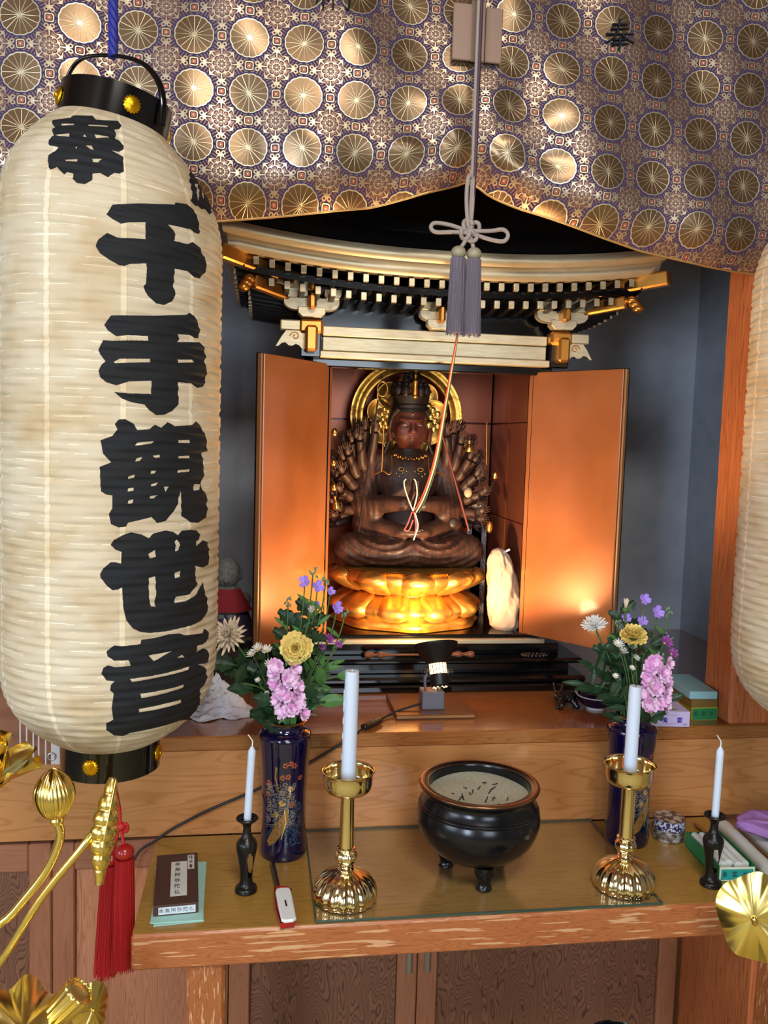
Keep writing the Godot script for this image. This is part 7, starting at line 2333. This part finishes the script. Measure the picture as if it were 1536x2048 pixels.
# striped banner hanging behind the lantern
func banner() -> void:
	var z := 0.016
	var r := at(126, 1500, z).x
	var yb := at(80, 1530, z).y
	var o := thing("striped_banner", "brown hanging banner with narrow white stripes and a metal eyelet at its lower corner", "banner", Vector3(r - 0.1, yb, z))
	var st := ST()
	for side in 2:
		grid(st, 40, 60, func(u, v):
			var x: float = lerpf(-0.2, 0.1, u)
			var y: float = lerpf(2.0 - yb, 0.004 * cos(x * 14.0), v)
			return Vector3(x, y, 0.004 * sin(x * 30.0) * v - 0.0015 * side), side == 0, false, side)
	obj("cloth", st, M.banner, o)
	obj("hanging_rod", tubed(PackedVector3Array([Vector3(-0.22, 2.003 - yb, 0), Vector3(0.14 , 2.003 - yb, 0)]), 0.007, 10), M.dark_wood, o)
	var e := at(104, 1512, z) - o.position
	var ring := PackedVector3Array()
	for k in 25: ring.append(Vector3(e.x + 0.0072 * cos(TAU * k / 24.0), e.y + 0.0072 * sin(TAU * k / 24.0), 0.002))
	obj("eyelet", tubed(ring, 0.0022, 8), M.steel, o)
	obj("eyelet_hole", lathed([Vector2(0.0, 0.0), Vector2(0.0058, 0.0)], 20, Transform3D(Basis(Vector3.RIGHT, PI / 2), Vector3(e.x, e.y, 0.0016))), M.dark_wood, o)

func banner_cloth() -> StandardMaterial3D:
	var im := Image.create(512, 64, false, Image.FORMAT_RGB8)
	im.fill(c8(140, 92, 66))
	for k in range(0, 64, 3): im.fill_rect(Rect2i(0, k, 512, 1), c8(124, 78, 54))
	for s in [[0.47, 5], [0.535, 5], [0.72, 5], [0.762, 5], [0.805, 5], [0.84, 5], [0.885, 5], [0.925, 32], [0.56, 16], [0.3, 5], [0.2, 5], [0.1, 5]]: im.fill_rect(Rect2i(int(512 * s[0]), 0, s[1], 64), c8(206, 200, 200))
	var m := mat(Color.WHITE, 0.85)
	m.albedo_texture = pic(im)
	return m

func low_bowl() -> void:
	var p := at(1240, 2092, 0.56)
	var st := thing("bowl_stand", "small wooden stand below the altar table carrying a black bowl", "stand", Vector3(p.x, 0, 0.56))
	obj("stand_top", boxed(Vector3(0, p.y - 0.095, 0), Vector3(0.2, 0.02, 0.2), 0.003), M.dark_wood, st)
	for x in [-0.08, 0.08]:
		for z in [-0.08, 0.08]: obj("leg", boxed(Vector3(x, (p.y - 0.105) / 2, z), Vector3(0.025, p.y - 0.105, 0.025), 0.002), M.dark_wood, st)
	var b := thing("black_bowl", "black lacquered bowl standing on a wooden stand below the altar table", "bowl", Vector3(p.x, p.y - 0.085, 0.56))
	obj("bowl", lathed(smooth([Vector2(0, 0), Vector2(0.03, 0), Vector2(0.05, 0.03), Vector2(0.055, 0.085), Vector2(0.05, 0.085), Vector2(0.044, 0.03), Vector2(0, 0.012)], 3), 40), M.lacquer, b)

# ------------------------------------------------------------------ everything together
func more_materials() -> void:
	M.steel = mat(c8(176, 176, 180), 0.3, 0.9)
	M.gold_thread = mat(c8(208, 168, 108), 0.4, 0.8)
	M.black_thread = mat(c8(12, 12, 20), 0.6)
	M.tab_cloth = mat(c8(160, 130, 112), 0.5, 0.3)
	M.striped_cord = mat(c8(78, 52, 66), 0.55)
	M.mauve_cap = mat(c8(168, 158, 130), 0.6, 0.2)
	M.blue_rope = mat(c8(44, 46, 140), 0.6)
	M.door_edge = mat(c8(150, 112, 72), 0.4, 0.4)
	M.rafter = mat(c8(24, 18, 15), 0.3, 0.1)
	M.gilt_brown = mat(c8(222, 158, 76), 0.3, 0.9)
	M.roof_black = mat(c8(11, 11, 14), 0.35)
	M.halo_gold = mat(Color.WHITE, 0.3, 0.92)
	M.halo_gold.albedo_texture = noise_tex(0.015, [[0.0, c8(92, 58, 26)], [0.18, c8(150, 100, 40)], [0.4, c8(238, 180, 78)], [1.0, c8(250, 204, 108)]], 512, 51, 5)
	M.halo_gold.uv1_triplanar = true
	M.halo_gold.uv1_scale = Vector3(3, 5, 3)
	M.eye_inlay = mat(c8(170, 128, 108), 0.2)
	M.staff_red = mat(c8(128, 62, 48), 0.5)
	M.bone = mat(c8(196, 160, 128), 0.5)
	M.bronze_rim = mat(c8(122, 84, 60), 0.25, 0.8)
	M.ash = mat(Color.WHITE, 1.0)
	M.ash.albedo_texture = noise_tex(0.05, [[0.0, c8(150, 153, 134)], [0.5, c8(168, 171, 152)], [1.0, c8(180, 183, 166)]], 256, 52, 4)
	M.ash.uv1_triplanar = true
	M.ash.uv1_scale = Vector3(8, 8, 8)
	M.green_paper = mat(c8(164, 208, 198), 0.8)
	M.brown_cover = mat(c8(70, 44, 36), 0.6)
	M.foil = mat(Color.WHITE, 0.3, 0.55)
	M.foil.albedo_texture = noise_tex(0.02, [[0.0, c8(82, 66, 54)], [0.45, c8(130, 116, 106)], [0.55, c8(206, 206, 214)], [1.0, c8(226, 226, 232)]], 256, 53, 4)
	M.foil.uv1_triplanar = true
	M.foil.uv1_scale = Vector3(10, 10, 10)
	M.chiyogami = mat(Color.WHITE, 0.6)
	var ci := Image.create(512, 64, false, Image.FORMAT_RGB8)
	ci.fill(c8(40, 38, 92))
	rng.seed = 60
	for k in 170:
		var p := Vector2(rng.randf() * 512, rng.randf() * 64)
		for q in 5: brush(ci, p + Vector2(4.5, 0).rotated(q * 1.257), 10.0, [[0, 0, 1, 1]], 5.0, c8(214, 214, 224))
	M.chiyogami.albedo_texture = pic(ci)
	M.green_card = mat(c8(18, 118, 66), 0.5)
	M.green_card_print = mat(c8(24, 126, 72), 0.45)
	M.card_cream = mat(c8(214, 224, 200), 0.5)
	M.bamboo = mat(c8(150, 104, 54), 0.6)
	M.lilac = mat(c8(166, 120, 190), 0.6)
	M.lilac_card = mat(c8(196, 182, 222), 0.5)
	M.yellow_card = mat(c8(196, 186, 52), 0.5)
	M.olive_card = mat(c8(116, 92, 40), 0.5)
	M.blue_card = mat(c8(140, 190, 202), 0.5)
	M.white_china = mat(c8(226, 226, 230), 0.2)
	M.lamp_board = wood(c8(112, 70, 44), c8(78, 46, 28), Vector3(3, 8, 12), 0.35, 0.01, 8, 54, 0.2)
	M.lamp_glow = mat(c8(255, 240, 214), 0.5, 0.0, {"emission_enabled": true, "emission": Color(1.0, 0.80, 0.52), "emission_energy_multiplier": 9.0})
	M.lamp_face = mat(c8(255, 240, 214), 0.5, 0.0, {"emission_enabled": true, "emission": Color(1.0, 0.80, 0.52), "emission_energy_multiplier": 6.0})
	M.rod_wood = mat(c8(130, 78, 50), 0.35)
	M.dark_wood = mat(c8(40, 28, 24), 0.5)
	M.stone = mat(Color.WHITE, 0.9)
	M.stone.albedo_texture = noise_tex(0.04, [[0.0, c8(84, 86, 82)], [0.6, c8(120, 122, 116)], [1.0, c8(138, 138, 130)]], 256, 55, 4)
	M.stone.uv1_triplanar = true
	M.stone.uv1_scale = Vector3(6, 6, 6)
	M.slip = mat(Color.WHITE, 0.8)
	M.slip.albedo_texture = noise_tex(0.09, [[0.0, c8(40, 38, 40)], [0.42, c8(70, 68, 70)], [0.46, c8(150, 148, 148)], [1.0, c8(164, 162, 160)]], 256, 71, 3)
	M.slip.uv1_triplanar = true
	M.slip.uv1_scale = Vector3(9, 9, 9)
	M.red_bib = mat(c8(140, 30, 42), 0.85)
	M.purple_cloth = mat(c8(58, 42, 78), 0.85)
	M.petal_yellow_deep = mat(c8(240, 204, 116), 0.55, 0.0, {"backlight_enabled": true, "backlight": Color(0.3, 0.3, 0.3)})
	# worn varnish: pale flakes along the grain
	M.table_edge = wood(c8(178, 104, 60), c8(146, 80, 42), Vector3(0.35, 5.0, 5.0), 0.38, 0.009, 8, 61, 0.15, 1024)
	M.table_edge.detail_enabled = true
	M.table_edge.detail_blend_mode = BaseMaterial3D.BLEND_MODE_MIX
	M.table_edge.detail_albedo = flakes(62)
	M.table_edge_up = wood(c8(170, 100, 54), c8(140, 78, 42), Vector3(9.0, 1.2, 9.0), 0.5, 0.009, 8, 63, 0.0)
	M.table_edge_up.detail_enabled = true
	M.table_edge_up.detail_blend_mode = BaseMaterial3D.BLEND_MODE_MIX
	M.table_edge_up.detail_albedo = flakes(64)
	M.brocade = brocade()
	M.lantern_paper = lantern_paper()
	M.vase_paint = vase_paint()
	M.banner = banner_cloth()

func flakes(seed_: int) -> NoiseTexture2D:
	var pale := c8(216, 168, 124)
	return noise_tex(0.016, [[0.0, Color(pale, 0.0)], [0.69, Color(pale, 0.0)], [0.73, Color(pale, 0.75)], [1.0, Color(pale, 0.9)]], 1024, seed_, 4)

func _ready() -> void:
	setup()
	materials()
	more_materials()
	room()
	altar()
	shrine()
	lotus_seat()
	statue()
	curtain()
	cord_bow()
	prayer_strings()
	lantern(-0.689, 0.27, 0.0, tan(deg_to_rad(9.0)), "tall white paper lantern brushed with large black characters, hanging before the striped banner")
	lantern(0.689, 0.27, 1.2, 0.0, "tall white paper lantern with a blank side, hanging before the cedar post")
	red_tassels()
	banner()
	glass_sheet()
	vase(Vector3(-0.376, TABLE + 0.0005, 0.089), 0.0, "tall cobalt vase with a gilt bird, standing by the black candlestick and lighter")
	vase(Vector3(0.367, TABLE + 0.0005, 0.097), 0.55, "tall cobalt vase with a gilt bird, standing between a brass candlestick and round tins")
	candlestick(Vector3(-0.267, TABLE + 0.0055, 0.282), "polished brass candlestick with a fluted foot, beside the gas lighter")
	candlestick(Vector3(0.276, TABLE + 0.0055, 0.287), "polished brass candlestick with a fluted foot, in front of a blue vase")
	big_candle(Vector3(-0.267, TABLE + 0.0117 + 0.2, 0.282), 0.222, 0.0135, Vector3(0.01, 0, 0), "thick white candle with wax drips down one side in a brass candlestick", false)
	big_candle(Vector3(0.276, TABLE + 0.0117 + 0.2, 0.287), 0.188, 0.0125, Vector3(0.012, 0, 0), "shorter thick white candle with a burnt black wick in a brass candlestick", true)
	black_stick(Vector3(-0.449, TABLE + 0.0005, 0.233), Vector3(1, 0, 0), "small black turned candlestick between the sutra box and the gas lighter", "thin white candle in the black candlestick near the sutra box", Vector3(0.045, 0, 0), 0.143)
	black_stick(Vector3(0.454, TABLE + 0.0005, 0.294), Vector3(0.857, 0, 0.514), "small black turned candlestick beside the green carton", "thin white candle in the black candlestick beside the green carton", Vector3(0.015, 0, 0), 0.143)
	incense_pot()
	sutra_box()
	lighter()
	table_right()
	flowers()
	gold_lotus_left()
	gold_lotus_right()
	lamp()
	shelf_things()
	low_bowl()
# outlines of the brushed characters on the paper lantern: tenths of a degree round the lantern, millimetres above its foot
const LANTERN_INK := [
	[-345,1000,-217,1008,-206,1013,-68,1020,-34,1013,67,1018,135,1022,159,1014,140,1006,102,1001,116,994,106,985,133,982,157,975,152,968,126,962,88,961,149,955,147,930,126,925,100,924,71,915,34,919,0,916,-1,906,-31,898,-71,898,-91,903,-89,911,-120,912,-134,908,-165,915,-183,919,-209,913,-227,918,-237,935,-210,942,-195,950,-255,952,-275,961,-260,967,-249,969,-284,979,-287,986,-323,991],
	[-255,993,-158,995,-159,993,-243,990],
	[-67,999,60,1005,58,1003,-63,996],
	[-244,970,-163,976,-153,970,-211,969],
	[-81,975,-73,979,-57,975],
	[-13,982,64,985,74,983,-4,977],
	[-52,960,-19,961,-4,954,-25,955],
	[-102,952,-94,955,-93,951],
	[-142,931,-83,935,-82,931,-137,929],
	[-7,939,42,943,21,936,-4,935],
	[66,858,93,874,118,877,404,901,416,906,490,911,545,907,553,893,568,879,561,867,530,866,498,869,359,864,405,852,390,840,470,841,506,848,571,842,621,822,617,807,568,790,520,789,477,796,396,795,392,766,402,754,384,742,338,734,298,735,256,745,237,759,250,764,251,795,174,790,150,786,122,786,80,792,39,800,18,810,32,821,70,831,111,827,135,827,246,832,244,858,163,852,132,848,93,853],
	[949,1047,946,1044,942,1036,941,1038,939,1034,937,1028,934,1022,933,1013,932,1003,931,993,929,984,929,970,929,955,928,942,836,913,930,931,842,938,709,915,683,921,653,920,625,916,587,919,565,915,529,921,556,934,593,958,637,975,774,997,945,1010,944,1015,946,1018,948,1029,948,1042],
	[944,1021,942,1030,941,1028,943,1020],
	[939,1031,939,1031,936,1021,938,1024],
	[941,1002,940,1008,939,1003],
	[938,1014,937,1014,936,1003,936,1001,937,1006],
	[935,1002,933,996,934,988,934,992],
	[678,964,725,968,646,945,601,928,611,941],
	[939,984,938,985,749,956,675,938,700,951],
	[937,986,935,987,935,972,936,978],
	[931,970,930,956,930,946,933,953,933,961],
	[57,696,88,710,109,711,298,716,475,725,490,729,523,725,559,715,573,701,554,691,525,690,497,694,416,692,432,685,416,680,537,684,567,685,611,678,632,666,610,656,638,643,634,629,605,615,559,612,517,618,425,618,426,584,394,573,343,566,302,565,267,572,244,580,181,583,138,588,103,597,174,596,278,597,277,617,173,614,145,611,113,607,68,611,40,618,33,628,47,637,64,642,40,652,31,658,53,673,95,673,165,675,261,677,261,684,165,683,112,680,74,688],
	[102,642,127,647,269,650,273,645,106,640],
	[419,653,521,656,530,652,421,648],
	[107,549,124,556,153,557,196,550,211,541,271,543,298,550,331,546,364,555,404,549,515,552,543,558,603,548,642,529,652,510,605,508,614,485,623,465,588,457,610,446,658,436,663,415,644,400,572,393,511,395,457,406,445,423,451,434,444,447,427,426,391,410,356,400,314,397,282,407,169,399,159,393,126,392,91,397,81,412,96,421,97,441,69,442,44,447,39,484,91,491,54,504,42,524,96,531,119,541],
	[200,517,211,522,294,525,283,521],
	[201,493,208,498,236,500,223,494],
	[288,502,324,504,324,500,300,499],
	[279,474,282,479,308,479,300,475],
	[168,466,170,470,199,473,197,468],
	[277,455,281,458,319,461,301,456],
	[167,447,170,452,196,453,194,448],
	[274,436,278,440,313,441,297,436],
	[167,428,170,433,194,435,189,429],
	[346,454,374,454,356,446],
	[426,523,428,527,499,528,499,523],
	[425,499,429,502,500,503,500,499],
	[427,476,430,480,501,481,498,477],
	[534,457,588,456,584,447,541,446],
	[89,365,105,373,148,380,184,384,236,380,271,374,295,381,356,385,401,382,429,376,453,383,512,383,572,380,590,373,587,365,558,362,555,355,615,363,673,357,694,338,677,320,618,317,556,322,551,307,577,293,552,284,511,277,473,277,418,277,416,267,484,267,553,273,592,283,620,293,637,278,682,258,674,240,617,228,531,225,435,224,361,223,278,224,232,227,194,234,164,247,149,267,143,299,127,296,99,295,74,302,45,314,41,320,56,329,88,338,112,338,138,336,140,354,112,358],
	[268,349,306,355,306,344,276,342],
	[272,311,307,313,309,283,301,276,308,265,285,266,273,279],
	[415,366,427,369,444,364,438,352,419,350],
	[414,316,446,318,446,308,417,307],
	[71,199,107,209,143,207,232,208,239,214,311,215,379,218,445,216,481,211,619,206,650,212,697,201,679,187,628,186,577,188,572,176,629,180,692,172,706,160,689,150,589,155,674,143,712,123,694,114,648,107,711,79,940,36,765,40,555,57,368,57,202,57,168,51,111,56,68,68,68,81,105,87,97,108,106,132,89,138,93,147,111,152,71,154,48,165,57,174,78,178,114,174,187,174,176,184,107,185,78,192],
	[275,188,407,189,299,178],
	[432,177,462,180,483,174],
	[182,154,525,156,509,152,234,149,192,149],
	[236,127,486,128,482,122,241,120],
	[234,101,483,102,489,96,237,95]
]
